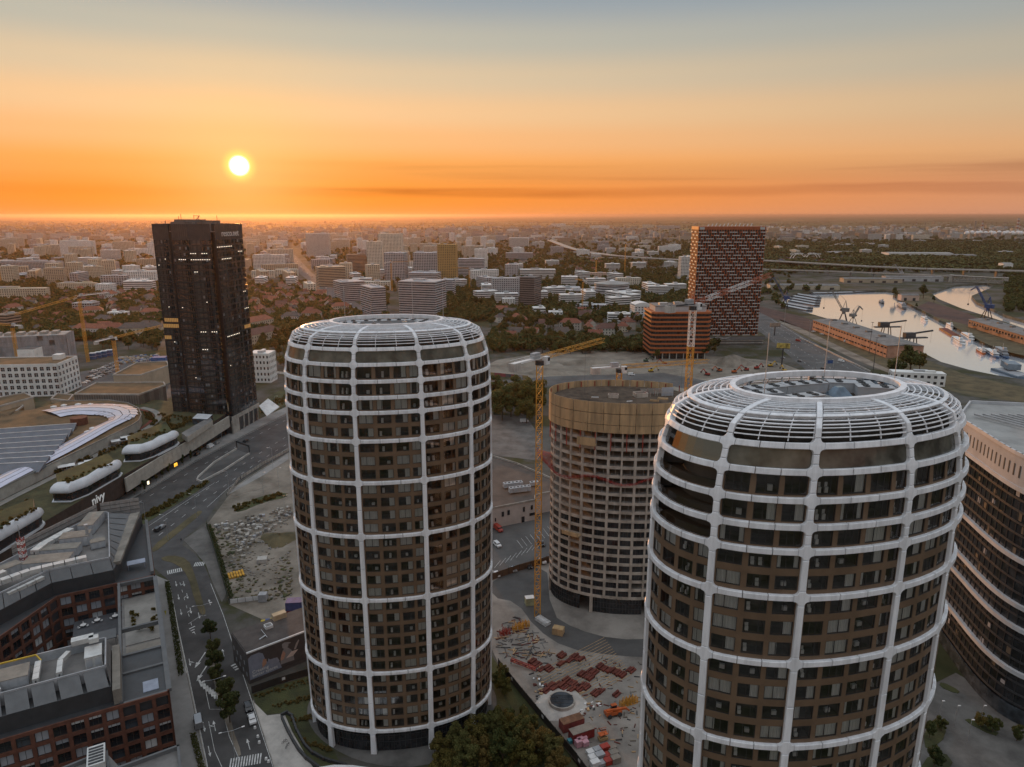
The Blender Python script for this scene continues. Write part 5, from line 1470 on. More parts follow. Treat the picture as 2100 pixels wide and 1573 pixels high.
for lb, (x0, y0), (x1, y1) in (('back of a large billboard frame at the far tip of the brick block', (-14, 108), (-2, 107)), ('long billboard frame seen from behind along the north wing rim', (-37, 84), (-15, 107.5)), ('lower billboard frame by the left rim of the north wing', (-68, 60), (-52, 71))):
 a, b = bw(x0, y0), bw(x1, y1); t = thing('billboard', lb, 'billboard', (a[0], a[1], 24)); L_ = math.hypot(b[0] - a[0], b[1] - a[1]); h = math.atan2(b[1] - a[1], b[0] - a[0]); t.rotation_euler = (0, 0, h)
 n = max(3, round(L_ / 3))
 for i in range(n):
  m2 = MB(); m2.box(L_ * i / n + .05, -.08, 3.4, L_ * (i + 1) / n - .05, .08, 8.6); m2.build('panel', mat('billboard_back', (.30, .28, .26), .7, .15, .4), t)
  m2 = MB(); m2.beam((L_ * (i + .5) / n, .1, 0), (L_ * (i + .5) / n, .1, 8.6), .2); m2.beam((L_ * (i + .5) / n, 2.5, 0), (L_ * (i + .5) / n, .2, 7.5), .15); m2.build('strut', STEELD, t)
 for zz in (4.6, 6.0, 7.4):
  m2 = MB(); m2.beam((0, -.14, zz), (L_, -.14, zz), .1); m2.build('rail', STEELD, t)
def near_roof():
 T = thing('office_wing', 'grey roofed office wing at the very bottom left, mostly out of frame', 'office building')
 z = 22.0
 mb = MB(); mb.prism(roofpoly([(85, 1600), (219, 1545), (250, 1578), (366, 1536), (375, 1640), (100, 1700)], z), 0, z, 0, 1); mb.build('wall', [BRICK, GREYROOF], T)
 for a, b in (((85, 1600), (219, 1545)), ((219, 1545), (224, 1590)), ((240, 1582), (366, 1536)), ((366, 1536), (376, 1640))):
  mb = MB(); mb.wallline(roofpoly([a, b], z), z, z + .9, .5); mb.build('parapet', METALG, T)
near_roof()
X = g(200, 1568, 22); t = thing('air_handling_unit', 'white louvred unit on the roof at the bottom edge', 'air unit', (X[0], X[1], 22), BROT)
mb = MB(); mb.box(-1.6, -3, .2, 1.6, 3, 2.4); mb.build('casing', DUCT, t)
for i in range(6):
 mb = MB(); mb.box(-1.3, -2.6 + i * .9, 2.4, 1.3, -2.1 + i * .9, 2.5); mb.build('louvre', STEELD, t)
def table(lb, x, y, z):
 X = bw(x, y, z); t = thing('deck_table', lb, 'table', X, 0, 'white round tables on the slate deck')
 mb = MB(); mb.cyl(0, 0, .72, .78, .8, 12); mb.build('top', WHITEP, t); mb = MB(); mb.cyl(0, 0, 0, .72, .06, 6); mb.build('leg', STEEL, t)
 for k in range(3):
  a = k * 2.1; mb = MB(); mb.box(math.cos(a) * 1.2 - .22, math.sin(a) * 1.2 - .22, .4, math.cos(a) * 1.2 + .22, math.sin(a) * 1.2 + .22, .47); mb.box(math.cos(a) * 1.4 - .2, math.sin(a) * 1.4 - .05, .47, math.cos(a) * 1.4 + .2, math.sin(a) * 1.4 + .03, .9); mb.build('chair', WHITEP, t)
for k, (x, y, nm) in enumerate(((-19.5, 56, 'leftmost'), (-16, 57, 'middle one'), (-11.5, 57, 'rightmost'))): table(f'white round table with chairs on the slate deck, {nm}', x, y, 15.2)
for k, (x, y, nm) in enumerate(((-16.2, 33.5, 'left'), (-14.4, 34.4, 'middle'), (-13.2, 36, 'right'))):
 X = bw(x, y, 15.2); mb = MB(); mb.cyl(0, 0, 0, 2.3, .05, 6); mb.cyl(0, 0, 2.2, 2.7, 1.1, 10, .1); tag(mb.build('parasol', ACW, None, X), f'small white parasol on the grey timber deck, {nm} of three', 'parasol', 'parasols on the timber deck')
# ================================================================== GENERIC CITY BUILDING
def palette(name, col, rough=.8):
 col = tuple(min(.8, c * 1.28) for c in col)
 return mat('wall_' + name, col, rough, .08, .12)
WALLS = {'white': palette('white', (.60, .59, .56)), 'cream': palette('cream', (.50, .46, .38)), 'beige': palette('beige', (.42, .36, .27)), 'grey': palette('grey', (.34, .34, .34)), 'dark': palette('dark', (.13, .125, .12)),
   'tan': palette('tan', (.36, .29, .21)), 'brownish': palette('brownish', (.24, .19, .15)), 'navy': palette('navy', (.04, .05, .095), .4), 'gold': palette('gold', (.30, .20, .075)), 'silver': palette('silver', (.40, .41, .42), .5), 'pink': palette('pink', (.47, .34, .27)), 'orange': palette('orange', (.45, .12, .03))}
ROOFS = [GREYROOF, TANROOF, mat('pale_membrane_roof', (.34, .33, .31), .8, .12, .1), mat('dark_bitumen_roof', (.10, .095, .09), .85, .15, .2)]
FLATGLASS = [mat_glass('far_glazing', (.035, .036, .038), .15, .6), GLASSB]
def facade_box(T, w, d, z0, z1, nx, nd, nz, style, wm, gm, rnd, parts='facade'):
 """box building in local axes, front at y=0: dark glazed core, spandrel bands and piers proud of it, each band a part"""
 core = MB(); core.box(-w / 2 + .35, .35, z0, w / 2 - .35, d - .35, z1 - .05); core.build('glazing', gm, T)
 fh = (z1 - z0) / nz
 hb = {'grid': .5, 'ribbon': .48, 'balcony': .42, 'glass': .16, 'fine': .32}[style] * fh
 for k in range(nz + 1):
  a = z0 + k * fh - hb / 2; b = a + hb
  if k == 0: a = z0; b = z0 + hb * .6
  if k == nz: b = z1 + .5; a = z1 - hb * .6
  o = .55 if (style == 'balcony' and 0 < k < nz) else 0.0
  mb = MB(); mb.box(-w / 2 - o, -o, a, w / 2 + o, d + o, b); mb.build('floor_band', wm, T)
 if style in ('grid', 'balcony', 'fine', 'glass'):
  pw = {'grid': .5, 'balcony': .3, 'fine': .25, 'glass': .08}[style]
  mb = MB()
  for i in range(nx + 1):
   x = -w / 2 + w * i / nx; hw_ = pw * w / nx / 2
   x0, x1 = max(-w / 2 + .004, x - hw_), min(w / 2 - .004, x + hw_)
   mb.box(x0, .006, z0, x1, .4, z1); mb.box(x0, d - .4, z0, x1, d - .006, z1)
  for i in range(nd + 1):
   y = d * i / nd; hw_ = pw * d / nd / 2
   y0, y1 = max(.41, y - hw_), min(d - .41, y + hw_)
   mb.box(-w / 2 + .006, y0, z0, -w / 2 + .4, y1, z1); mb.box(w / 2 - .4, y0, z0, w / 2 - .006, y1, z1)
  tag(mb.build('wall_piers', wm, T), kind='stuff')
def city_block(label, cat, px, w, d, rot=0.0, style='grid', wall='white', roof=0, floors=None, name='apartment_block', glass=0, zt=None, group=None, units=2, seed=0, bay=3.4, anchor='c'):
 """px = (x, y_base, y_top): foot of the front face and its roof line in the survey photo"""
 x, yb, yt = px
 X, Y = g(x, yb)
 if zt is None: zt = zat(x, yt, Y)[1]
 rnd = random.Random(seed + int(x * 7 + yb))
 T = thing(name, label, cat, (X, Y, 0), rot, group)
 nz = floors or max(1, round(zt / 3.1))
 facade_box(T, w, d, 0, zt, max(2, round(w / bay)), max(2, round(d / bay)), nz, style, WALLS[wall], FLATGLASS[glass], rnd)
 mb = MB(); mb.box(-w / 2 + .3, .3, zt - .2, w / 2 - .3, d - .3, zt + .25); mb.build('roof', ROOFS[roof], T)
 for u in range(units):
  ww, dd = rnd.uniform(.1, .28) * w, rnd.uniform(.2, .45) * d; xx = rnd.uniform(-.32, .32) * w; yy = rnd.uniform(.3, .7) * d; hh = rnd.uniform(1.4, 3.2)
  mb = MB(); mb.box(xx - ww / 2, yy - dd / 2, zt + .25, xx + ww / 2, yy + dd / 2, zt + hh); mb.box(xx - ww / 2 - .1, yy - dd / 2 - .1, zt + hh, xx + ww / 2 + .1, yy + dd / 2 + .1, zt + hh + .15); mb.build('roof_unit', WALLS['grey'] if u % 2 else WALLS[wall], T)
 return T
def mpx(px, yb):
 """metres per photo pixel at that ground point"""
 X, Y = g(px, yb); return (Y * _cp + HCAM * _sp) / FPX

# ================================================================== ORANGE OFFICE + PANEL TOWER
def orange_office():
 Xl, Yl = g(1330, 735)
 T = thing('orange_office', 'terracotta orange office block with bands of glass and grey roof storey', 'office building', (*g(1395, 737), 0), R(2))
 W_, D_, nf = 56.0, 34.0, 9
 z0, z1 = 6.5, 43.0; fh = (z1 - z0) / nf
 OR = mat('terracotta_band', (.42, .115, .035), .55, .08, .3)
 poly = [(-W_ / 2, 3), (-W_ / 2 + 4, 0), (W_ / 2 - 3, 0), (W_ / 2, 5), (W_ / 2, D_), (-W_ / 2, D_)]
 def inset(o): return [(x * (1 - 2 * o / W_), (y - D_ / 2) * (1 - 2 * o / D_) + D_ / 2) for x, y in poly]
 mb = MB(); mb.prism(inset(.8), z0, z1); mb.build('glazing', FLATGLASS[0], T)
 for k in range(nf + 1):
  a = z0 + k * fh - .75
  o = -.2 * (k % 2)
  mb = MB(); mb.prism(inset(o), a, a + 1.5, bottom=True); mb.build('orange_band', OR, T)
 ml = MB()
 for i in range(36):
  x = -W_ / 2 + 4 + (W_ - 8) * i / 35; ml.box(x - .09, .5, z0, x + .09, 1.0, z1)
 for i in range(20):
  y = 4 + (D_ - 6) * i / 19
  for s in (-1, 1): ml.box(s * (W_ / 2 - .6) - .2, y - .09, z0, s * (W_ / 2 - .6) + .2, y + .09, z1)
 tag(ml.build('mullions', STEELD, T), kind='stuff')
 mb = MB(); mb.prism(inset(4), z1 + .7, z1 + 5.5); mb.build('roof_storey', WALLS['grey'], T)
 mb = MB(); mb.prism(inset(3.6), z1 + 5.5, z1 + 6.0); mb.build('roof', GREYROOF, T)
 mb = MB(); mb.prism(inset(4), 0, z0 - .8); mb.build('ground_floor_glazing', GLASSD, T)
 for i in range(8):
  x = -W_ / 2 + 5 + (W_ - 10) * i / 7; mb = MB(); mb.cyl(x, 1.6, 0, z0 - .7, .5, 10); mb.build('column', CONCL, T)
 for x, y in ((-15, 14), (0, 18), (13, 15)):
  mb = MB(); mb.box(x - 4, y - 3, z1 + 6, x + 4, y + 3, z1 + 8); mb.build('roof_unit', STEEL, T)
orange_office()
def panel_tower():
 base = g(1485, 705)
 T = thing('panel_tower', 'tall rust red apartment tower with a woven pattern of white balcony panels', 'tower', (base[0], base[1], 0), R(2))
 sc_ = mpx(1482, 705)
 W_ = 134 * sc_; D_ = 24.0
 z0 = 9.0; z1 = zat(1482, 470, base[1])[1]; nf = 33; fh = (z1 - z0) / nf
 RU = mat('rust_red_panel', (.34, .085, .028), .6, .12, .3); WH = mat('white_balcony_panel', (.50, .48, .45), .6, .06, .3)
 mb = MB(); mb.box(-W_ / 2 + .5, .5, z0, W_ / 2 - .5, D_, z1); mb.build('glazing', FLATGLASS[0], T)
 NX = 26; cwid = W_ / NX
 rnd = random.Random(4)
 wn = 0
 for k in range(nf):
  a = z0 + k * fh
  mb = MB(); mb.box(-W_ / 2, .2, a - .15, W_ / 2, D_ + .1, a + .15); mb.build('floor_slab', WALLS['dark'], T)
  for i in range(NX):
   x0 = -W_ / 2 + i * cwid
   if (i + 2 * (k % 2) + (k // 2) % 2) % 4 < 3:
    mb = MB(); mb.box(x0 + .03, -.75 - .12 * (i % 2), a - .1, x0 + cwid - .03, -.55 - .12 * (i % 2), a + .8); mb.build('balcony_panel', WH if (i + k) % 6 else RU, T)
 rs = MB()
 for k in range(nf):
  a = z0 + k * fh
  for i in range(NX + 1):
   x0 = -W_ / 2 + i * cwid + ((k % 2) - .5) * .5
   rs.box(max(-W_ / 2, x0 - .26), -.5, a + .2, min(W_ / 2, x0 + .26), .45, a + fh - .16)
  for s in (-1, 1):
   for j in range(7):
    y0 = 1 + j * D_ / 7
    rs.box(s * (W_ / 2) - .3, y0, a + .2, s * (W_ / 2) + .3, y0 + 1.0, a + fh - .2)
 tag(rs.build('rust_fin', RU, T), kind='stuff')
 for k in range(nf):
  for s in (-1, 1):
   mb = MB(); a = z0 + k * fh
   for j in range(4):
    if (j + k) % 2: mb.box(s * (W_ / 2 + .45) - .12, j * D_ / 4 + .2, a - .1, s * (W_ / 2 + .45) + .12, (j + 1) * D_ / 4 - .2, a + 1.15)
   mb.build('side_panel', WH, T)['kind'] = 'stuff'
 mb = MB(); mb.box(-W_ / 2 - .2, -.3, z1 - .5, W_ / 2 + .2, D_ + .2, z1 + 2.6); mb.build('rust_parapet', RU, T)
 for s in (-1, 1):
  mb = MB(); mb.box(s * W_ / 2 * .9 - 2.4, -.5, z1 - .4, s * W_ / 2 * .9 + 2.4, -.32, z1 + 2.0); mb.build('parapet_screen', WH, T)
 mb = MB()
 for i in range(12): mb.beam((-W_ / 3 + i * 4, 8, z1 + 2.6), (-W_ / 3 + i * 4 + 2, 10, z1 + 4.5 + (i % 3) * .5), .5)
 mb.build('roof_plant', STEEL, T)['kind'] = 'stuff'
 mb = MB(); mb.box(-W_ / 2 - 2, -6, 5.0, W_ / 2 + 6, D_ + 8, 8.6); mb.build('podium', WALLS['dark'], T)
 mb = MB(); mb.box(-W_ / 2 - 2, -6, 8.6, W_ / 2 + 6, D_ + 8, 8.9); mb.build('podium_roof', DRYGRASS, T)
 for i in range(3):
  x = -W_ / 2 - 1 + i * 13; mb = MB(); mb.beam((x, -6.1, 8.3), (x + 13, -6.1, 5.4), .4); mb.build('podium_strip', WH, T); mb = MB(); mb.beam((x, -6.16, 5.4), (x + 13, -6.16, 8.3), .4); mb.build('podium_strip', WH, T)
 for zz in (0.0, 2.6):
  mb = MB(); mb.box(-W_ / 2 + 2, -5.5, zz + 1.3, W_ / 2 + 5, D_ + 6, zz + 2.2); mb.build('car_deck', CONC, T)
 mb = MB(); mb.box(-W_ / 2 + 3, -4.5, 0, W_ / 2 + 4, D_ + 5, 5); mb.build('car_park_interior', WALLS['dark'], T)
panel_tower()

# ================================================================== RIGHT EDGE OFFICE
def right_office():
 z = 66.0
 a = g(1985, 905, z)   # left end of the facade, top of glass
 T = thing('banded_office', 'curved dark glass office with pale horizontal bands at the right edge', 'office building')
 rnd = random.Random(6)
 c0 = Vector((135.0, 204.0))
 pts = [c0, Vector((133, 191)), Vector((130.5, 178)), Vector((129.5, 168)), Vector((131, 160)), Vector((136, 155)), Vector((145, 154)), Vector((160, 157)), Vector((175, 156))]
 pts = [(p_.x, p_.y) for p_ in pts]
 pts = smooth_line(smooth_line(pts))
 back = [(185, 215), (150, 222)]
 poly = pts + back
 ZF = 70.0; nf = 19; fh = (62.0 - 5.0) / nf
 mb = MB(); mb.prism([(p_[0], p_[1]) for p_ in poly], 61.0, ZF, 0, 1); mb.build('roof_storey', [WALLS['grey'], ROOFS[2]], T)
 segs = along(pts, 2.2)
 for i, (x, y, h) in enumerate(segs):
  if i % 1 == 0:
   mb = MB(); mb.obox((x, y, 64.5), .5, .16, 3.2, h); mb.build('roof_slot', METALD, T)
 def off(o):
  l, r = ribbon_pts(pts, 2 * abs(o)); return r if o > 0 else l
 core = off(-.5) if True else pts
 mb = MB(); mb.prism(off(-.6) + back, 0, 62.0); mb.build('glazing', GLASSD, T)
 for k in range(nf + 1):
  zz = 5.0 + k * fh; big = k in (3, 7, 9, 13, 19)
  mb = MB(); mb.prism(off(.35 if big else -.42) + back, zz - (.75 if big else .35), zz + (.4 if big else .2), bottom=True)
  mb.build('pale_band' if big else 'floor_band', WALLS['silver'] if big else METALD, T)
 for i, (x, y, h) in enumerate(along(off(-.5), 2.6)):
  mb = MB(); mb.obox((x, y, 5), .1, .2, 56, h); mb.build('mullion', STEELD, T)
 blinds = 0
 for i, (x, y, h) in enumerate(along(off(-.55), 1.9)):
  for k in range(nf):
   if rnd.random() < .07 and blinds < 120:
    mb = MB(); mb.obox((x + math.cos(h) * .95, y + math.sin(h) * .95, 5 + k * fh + .5), 1.4, .06, fh * rnd.uniform(.35, .72), h); mb.build('blind', BLIND if rnd.random() < .3 else mat('bronze_blind', (.10, .085, .065), .6, .1, .5), T); blinds += 1
 mb = MB(); mb.wallline(off(-.2), .1, 4.2, .2); mb.build('ground_floor_glazing', GLASSB, T)
 mb = MB(); mb.wallline(pts + back, ZF, ZF + 1.0, .5, closed=True); mb.build('parapet', WALLS['silver'], T)
 for i in range(7):
  mb = MB(); x = c0.x + 6 + i * 2.6; mb.beam((x, c0.y + 2, ZF + .9), (x + 6, c0.y - 12, ZF + .9), .5); mb.build('roof_pipe', STEEL, T)
 mb = MB(); mb.box(c0.x + 18, c0.y - 26, ZF, c0.x + 34, c0.y - 10, ZF + 2.5); mb.build('roof_unit', WALLS['tan'], T)
right_office()

# ================================================================== WHITE ARCADE BUILDING, LEFT
def arch_window():
 mb = MB(); n = 6; pts = [(-.5, -.5), (.5, -.5), (.5, .32)] + [(.5 - .14 * (1 - math.cos(i / n * math.pi / 2)) - i / n * .36, .32 + .18 * math.sin(i / n * math.pi / 2)) for i in range(1, n + 1)]
 pts += [(-x, y) for x, y in pts[:2:-1]] + [(-.5, .32)]
 mb.add([(x, .05, y) for x, y in pts], [tuple(range(len(pts)))], 0)
 mb.box(-.03, 0, -.5, .03, .04, .45, 1); mb.box(-.5, 0, .02, .5, .04, .06, 1)
 o = mb.build('aw', [GLASSD, WHITEP]); me = o.data; bpy.data.objects.remove(o); return me
def white_arcade():
 c = g(127, 812); z1 = 23.5
 T = thing('white_factory_building', 'white converted factory with rows of arched dark windows', 'factory', (c[0], c[1], 0), R(6))
 rnd = random.Random(2); AW = arch_window()
 mb = MB(); mb.box(-82, .45, 0, -.4, 30, z1 - .3); mb.build('core', WALLS['white'], T)
 gridwall(T, (-80, 0), (0, 0), 0, z1, 18, 5, 1.7, 1.75, WALLS['white'], [AW], rnd, None, out=.45, top=.7)
 gridwall(T, (0, 0), (0, 30), 0, z1, 6, 5, 2.4, 1.75, WALLS['white'], [AW], rnd, None, out=.45, top=.7)
 mb = MB(); mb.box(-80, .2, z1, -.2, 29.8, z1 + .4); mb.build('roof', SEDUM, T)
 mb = MB(); mb.box(-12, 18, z1 + .4, -6, 25, z1 + 4); mb.build('stair_house', WALLS['white'], T)
 mb = MB(); mb.wallline([(-80, .25), (-.25, .25), (-.25, 29.7), (-80, 29.7)], z1, z1 + .9, .45, closed=True); mb.build('parapet', WALLS['white'], T)
 X, Y = g(60, 760, 0);
 t = thing('white_lift_tower', 'plain white cube tower behind the white factory', 'tower', (*g(60, 770), 0), R(6))
 zt = zat(60, 718, g(60, 770)[1])[1]; s_ = 32 * mpx(60, 770)
 facade_box(t, s_, s_, 0, zt, 2, 2, 2, 'grid', WALLS['white'], WALLS['white'], rnd)
 mb = MB(); mb.box(-s_ / 2 + .3, .3, zt, s_ / 2 - .3, s_ - .3, zt + .8); mb.build('roof', ROOFS[3], t)
white_arcade()
def scaffold_building():
 c = g(90, 748); T = thing('scaffolded_building', 'grey building wrapped in scaffolding gauze behind the white factory', 'building', (*c, 0), R(18))
 L_ = 62.0; zt = 26.0
 gm = mat('scaffold_gauze', (.30, .30, .31), .9, .2, .15, col2=(.18, .175, .17), stretch=(1, 1, .4))
 rnd = random.Random(1)
 mb = MB(); mb.box(-L_ + 20, 2, 0, 20, 26, zt - .6); mb.build('shell', CONCD, T)
 for i in range(14):
  for k in range(6):
   x0 = -L_ + 20 + i * L_ / 14
   if rnd.random() < .93:
    mb = MB(); mb.box(x0 + .08, -.06 + rnd.uniform(-.15, .15), k * zt / 6 + .06, x0 + L_ / 14 - .08, .06 + rnd.uniform(0, .1), (k + 1) * zt / 6 - .1); mb.build('gauze_sheet', gm, T)
 for j in range(5):
  for k in range(6):
   mb = MB(); mb.box(20.2, 1 + j * 5, k * zt / 6 + .06, 20.35 + rnd.uniform(0, .1), 5.9 + j * 5, (k + 1) * zt / 6 - .1); mb.build('gauze_sheet', gm, T)
 for i in range(15):
  mb = MB(); x0 = -L_ + 20 + i * L_ / 14; mb.beam((x0, .3, 0), (x0, .3, zt + 1.5), .14); mb.build('standard', STEEL, T)
 for k in range(7):
  mb = MB(); mb.box(-L_ + 20, .1, k * zt / 6 - .06, 20, 1.6, k * zt / 6 + .04); mb.build('platform', TANROOF, T)
 mb = MB(); mb.box(-L_ + 21, 2.5, zt - .5, 19, 25, zt); mb.build('roof', ROOFS[2], T)
 for i in range(6):
  mb = MB(); x0 = -L_ + 24 + i * 9; mb.box(x0, 8, zt, x0 + 5, 18, zt + 2.4); mb.build('roof_storey', CONC, T)
scaffold_building()
def planted_box(label, roof_px, z, wallm, name, accent=None):
 T = thing(name, label, 'hall')
 poly = roofpoly(roof_px, z)
 mb = MB(); mb.prism(poly, 0, z - .6); mb.build('wall', wallm, T)
 n = len(poly)
 for i in range(n):
  a, b = poly[i], poly[(i + 1) % n]; L_ = math.hypot(b[0] - a[0], b[1] - a[1]); m_ = max(1, int(L_ / 6)); h = math.atan2(b[1] - a[1], b[0] - a[0])
  for k in range(m_):
   t = (k + .5) / m_; mb = MB(); mb.obox((a[0] + (b[0] - a[0]) * t, a[1] + (b[1] - a[1]) * t, .2), L_ / m_ - .1, .25, z - .9, h); mb.build('wall_panel', accent if (accent and i == 2 and True) else wallm, T)
 mb = MB(); mb.prism(poly, z - .6, z - .2, 0); mb.build('roof', SEDUM, T)
 mb = MB(); mb.wallline(poly, z - .5, z + .5, .5, closed=True); mb.build('parapet', CONCL, T)
planted_box('flat hall with brown planted roof nearest the dark tower', [(232, 769), (288, 769), (345, 750), (342, 741), (280, 744)], 14, WALLS['tan'], 'planted_roof_hall')
planted_box('ribbed hall with brown planted roof and gilded end wall', [(153, 808), (286, 809), (339, 790), (335, 784), (198, 785)], 19, mat_stripe('ribbed_bronze', (.12, .10, .085), (.20, .175, .15), 0, 1.6, .5, coords='Object'), 'planted_roof_hall', mat('gilded_panel', (.42, .24, .08), .45, .2, .4, metal=.3))
planted_box('low brown roofed pavilion left of the ribbed hall', [(105, 818), (140, 822), (150, 810), (118, 807)], 15, WALLS['tan'], 'planted_roof_hall')
planted_box('tan hall with planted roof at the far left edge', [(-40, 838), (0, 833), (68, 815), (50, 806), (-40, 822)], 20, WALLS['tan'], 'planted_roof_hall')
planted_box('rust coloured pavilion with tables at the left edge', [(-40, 858), (20, 853), (48, 832), (10, 830), (-40, 838)], 17, mat('rust_panel', (.20, .10, .035), .6, .2, .4), 'planted_roof_hall')
city_block('small white four storey block right of the dark tower', 'office building', (534, 785, 726), 17, 14, R(-4), 'grid', 'white', 1, 5, 'office_block', bay=3.0)

# ================================================================== HALL BEHIND TOWER A (car park side)
def depot():
 z = 9.4; T = thing('flat_roofed_hall', 'flat brown roofed hall with pale walls and roof plant beside the car park', 'hall')
 poly = roofpoly([(985, 1047), (1014, 1041), (1097, 1025), (1097, 1016), (1111, 1012), (1140, 1007), (1140, 985), (1060, 950), (1011, 935), (985, 945)], z)
 mb = MB(); mb.prism(poly, 0, z - .5, 0, 1); mb.build('wall', [mat('pale_render', (.50, .44, .40), .85, .08, .2), mat('brown_roofing', (.10, .075, .06), .85, .15, .15)], T)
 mb = MB(); mb.wallline(poly, z - .5, z + .35, .4, closed=True); mb.build('parapet', CONC, T)
 rnd = random.Random(3)
 a, b = Vector(poly[1]), Vector(poly[2]); d = (b - a).normalized(); n = Vector((d.y, -d.x)); h = math.atan2(d.y, d.x)
 for s, w, zz, hh in ((.02, .5, 3, 1.6), (.2, 1.1, 4.6, 2.2), (.34, 1.1, 4.8, 2.2), (.72, .9, 4.9, 2.2), (.92, 1.0, 5.2, 2.0), (.7, 1.4, .1, 2.6), (.93, 2.6, 2.4, 1.2)):
  c = a + (b - a) * s + n * .06; mb = MB(); mb.obox((c.x, c.y, zz), w, .3, hh, h); mb.build('window', GLASSD, T)
depot()
for lb, x, y, w, d, h in (('long white chiller row on the brown roofed hall', 1052, 998, 9, 2.6, 2.2), ('second white plant row on the brown roofed hall', 1066, 1008, 10, 2.4, 2.4), ('small white plant box on the brown roofed hall', 1095, 995, 4, 2, 1.8)):
 X = g(x, y, 9.4); t = thing('roof_chiller', lb, 'chiller', (*X, 9.4), .3)
 n = int(w / 1.6)
 for k in range(n):
  mb = MB(); mb.box(-w / 2 + w * k / n + .05, -d / 2, .2, -w / 2 + w * (k + 1) / n - .05, d / 2, h); mb.build('module', ACW, t)
  mb = MB(); mb.cyl(-w / 2 + w * (k + .5) / n, 0, h, h + .15, .5, 10); mb.build('fan', FAN, t)

# ================================================================== MURAL BUILDING
def mural_building():
 A = Vector(g(512, 1404)); B = Vector(g(640, 1352)); d = (B - A).normalized(); ang = math.atan2(d.y, d.x)
 T = thing('mural_building', 'low dark building with a painted mural of two reading figures', 'building', (A.x, A.y, 0), ang)
 W_ = (B - A).length + 4; D_ = 13.5; z = 10.0
 mb = MB(); mb.box(0, .2, 0, W_, D_, z - .4); mb.build('wall', mat('dark_plaster', (.10, .09, .085), .85, .12, .3), T)
 mb = MB(); mb.box(.2, .3, z - .4, W_ - .2, D_ - .2, z - .1); mb.build('roof', mat('bitumen_roof', (.085, .07, .062), .85, .2, .2), T)
 mb = MB(); mb.box(0, 0, z - .3, W_, .35, z + .15); mb.build('white_coping', WHITEP, T)
 for k in range(8):
  mb = MB(); mb.box(-.06, 1.0 + k * 1.5, 2 + (k % 2) * 3, 0, 1.8 + k * 1.5, 3.2 + (k % 2) * 3); mb.build('window', BLIND, T)
 def flat(nm, pts, col, y):
  m_ = mat('mural_' + nm, col, .8, .08, .5)
  mb = MB(); mb.add([(x, y, zz) for x, zz in pts], [tuple(range(len(pts)))]); mb.build(nm, m_, T)
 flat('mural_ground', [(.2, 1.2), (W_ - .3, 1.2), (W_ - .3, z - .4), (.2, z - .4)], (.075, .062, .058), -.02)
 flat('mural_backdrop', [(.2, 1.3), (9.5, 1.3), (8.6, 4.6), (7.4, 5.4), (5.9, 4.2), (4.9, 6.2), (4.4, 8.2), (3.4, 8.9), (1.2, 8.9), (.2, 8.2)], (0.246, 0.264, 0.323), -.035)
 flat('mural_arm', [(5.8, 5.9), (6.3, 5.4), (8.4, 5.2), (9.0, 3.8), (8.2, 3.5), (6.4, 3.9), (5.6, 4.6)], (0.272, 0.281, 0.332), -.05)
 flat('mural_head', [(11.0 + .95 * math.cos(a), 7.9 + .95 * math.sin(a)) for a in [i * math.pi / 9 for i in range(18)]], (0.289, 0.264, 0.255), -.05)
 flat('mural_cap', [(10.0, 8.2), (12.6, 8.1), (12.6, 8.35), (11.9, 8.75), (10.8, 9.05), (10.1, 8.8)], (0.315, 0.289, 0.281), -.06)
 flat('mural_body', [(9.2, 2.4), (9.3, 4.5), (10.1, 6.6), (10.7, 7.2), (11.6, 7.1), (12.7, 5.8), (13.2, 4.2), (13.3, 2.2)], (0.281, 0.255, 0.246), -.045)
 flat('mural_shirt', [(9.25, 3.6), (9.6, 5.2), (10.3, 6.5), (10.9, 5.4), (10.2, 3.8)], (0.510, 0.272, 0.187), -.055)
 flat('mural_paper', [(10.9, 3.8), (13.0, 3.7), (14.7, 5.2), (12.6, 5.3)], (0.714, 0.561, 0.476), -.065)
 flat('mural_pencil', [(13.4, 5.6), (14.0, 5.5), (15.2, 7.9), (15.0, 8.3), (14.2, 7.4)], (0.408, 0.340, 0.306), -.06)
 flat('mural_face', [(4.4, 6.4), (5.3, 6.0), (5.2, 4.6), (4.0, 3.6), (4.0, 5.0)], (0.442, 0.238, 0.153), -.055)
 for i, (tx, zz) in enumerate((('Creating', 3.0), ('better spaces', 1.9))):
  s = text_mesh(tx, 1.35, 'mural_lettering', WALLS['white'], T, .01); s.rotation_euler = (math.pi / 2, 0, 0); s.location = (1.0, -.07, zz)
 mb = MB()
 V = [(8.6, 8.2), (10.6, 8.2), (10.6, 10.0), (8.6, 10.0)]
 mb.wallline(V, z - .1, z + .8, .2, closed=True); mb.build('skylight_kerb', WHITEP, T)
 mb = MB(); mb.box(12, 11, z - .1, 16, 13, z + 1.6); mb.build('pale_hatch', mat('new_timber', (.50, .38, .24), .8, .1, .4), T)
 mb = MB(); mb.beam((5.2, 4.4, z), (7.2, 5.0, z + .2), .3); mb.beam((7.4, 4.2, z), (7.2, 8.5, z + .4), .12); mb.build('roof_frame', STEEL, T)
 return T
mural_building()
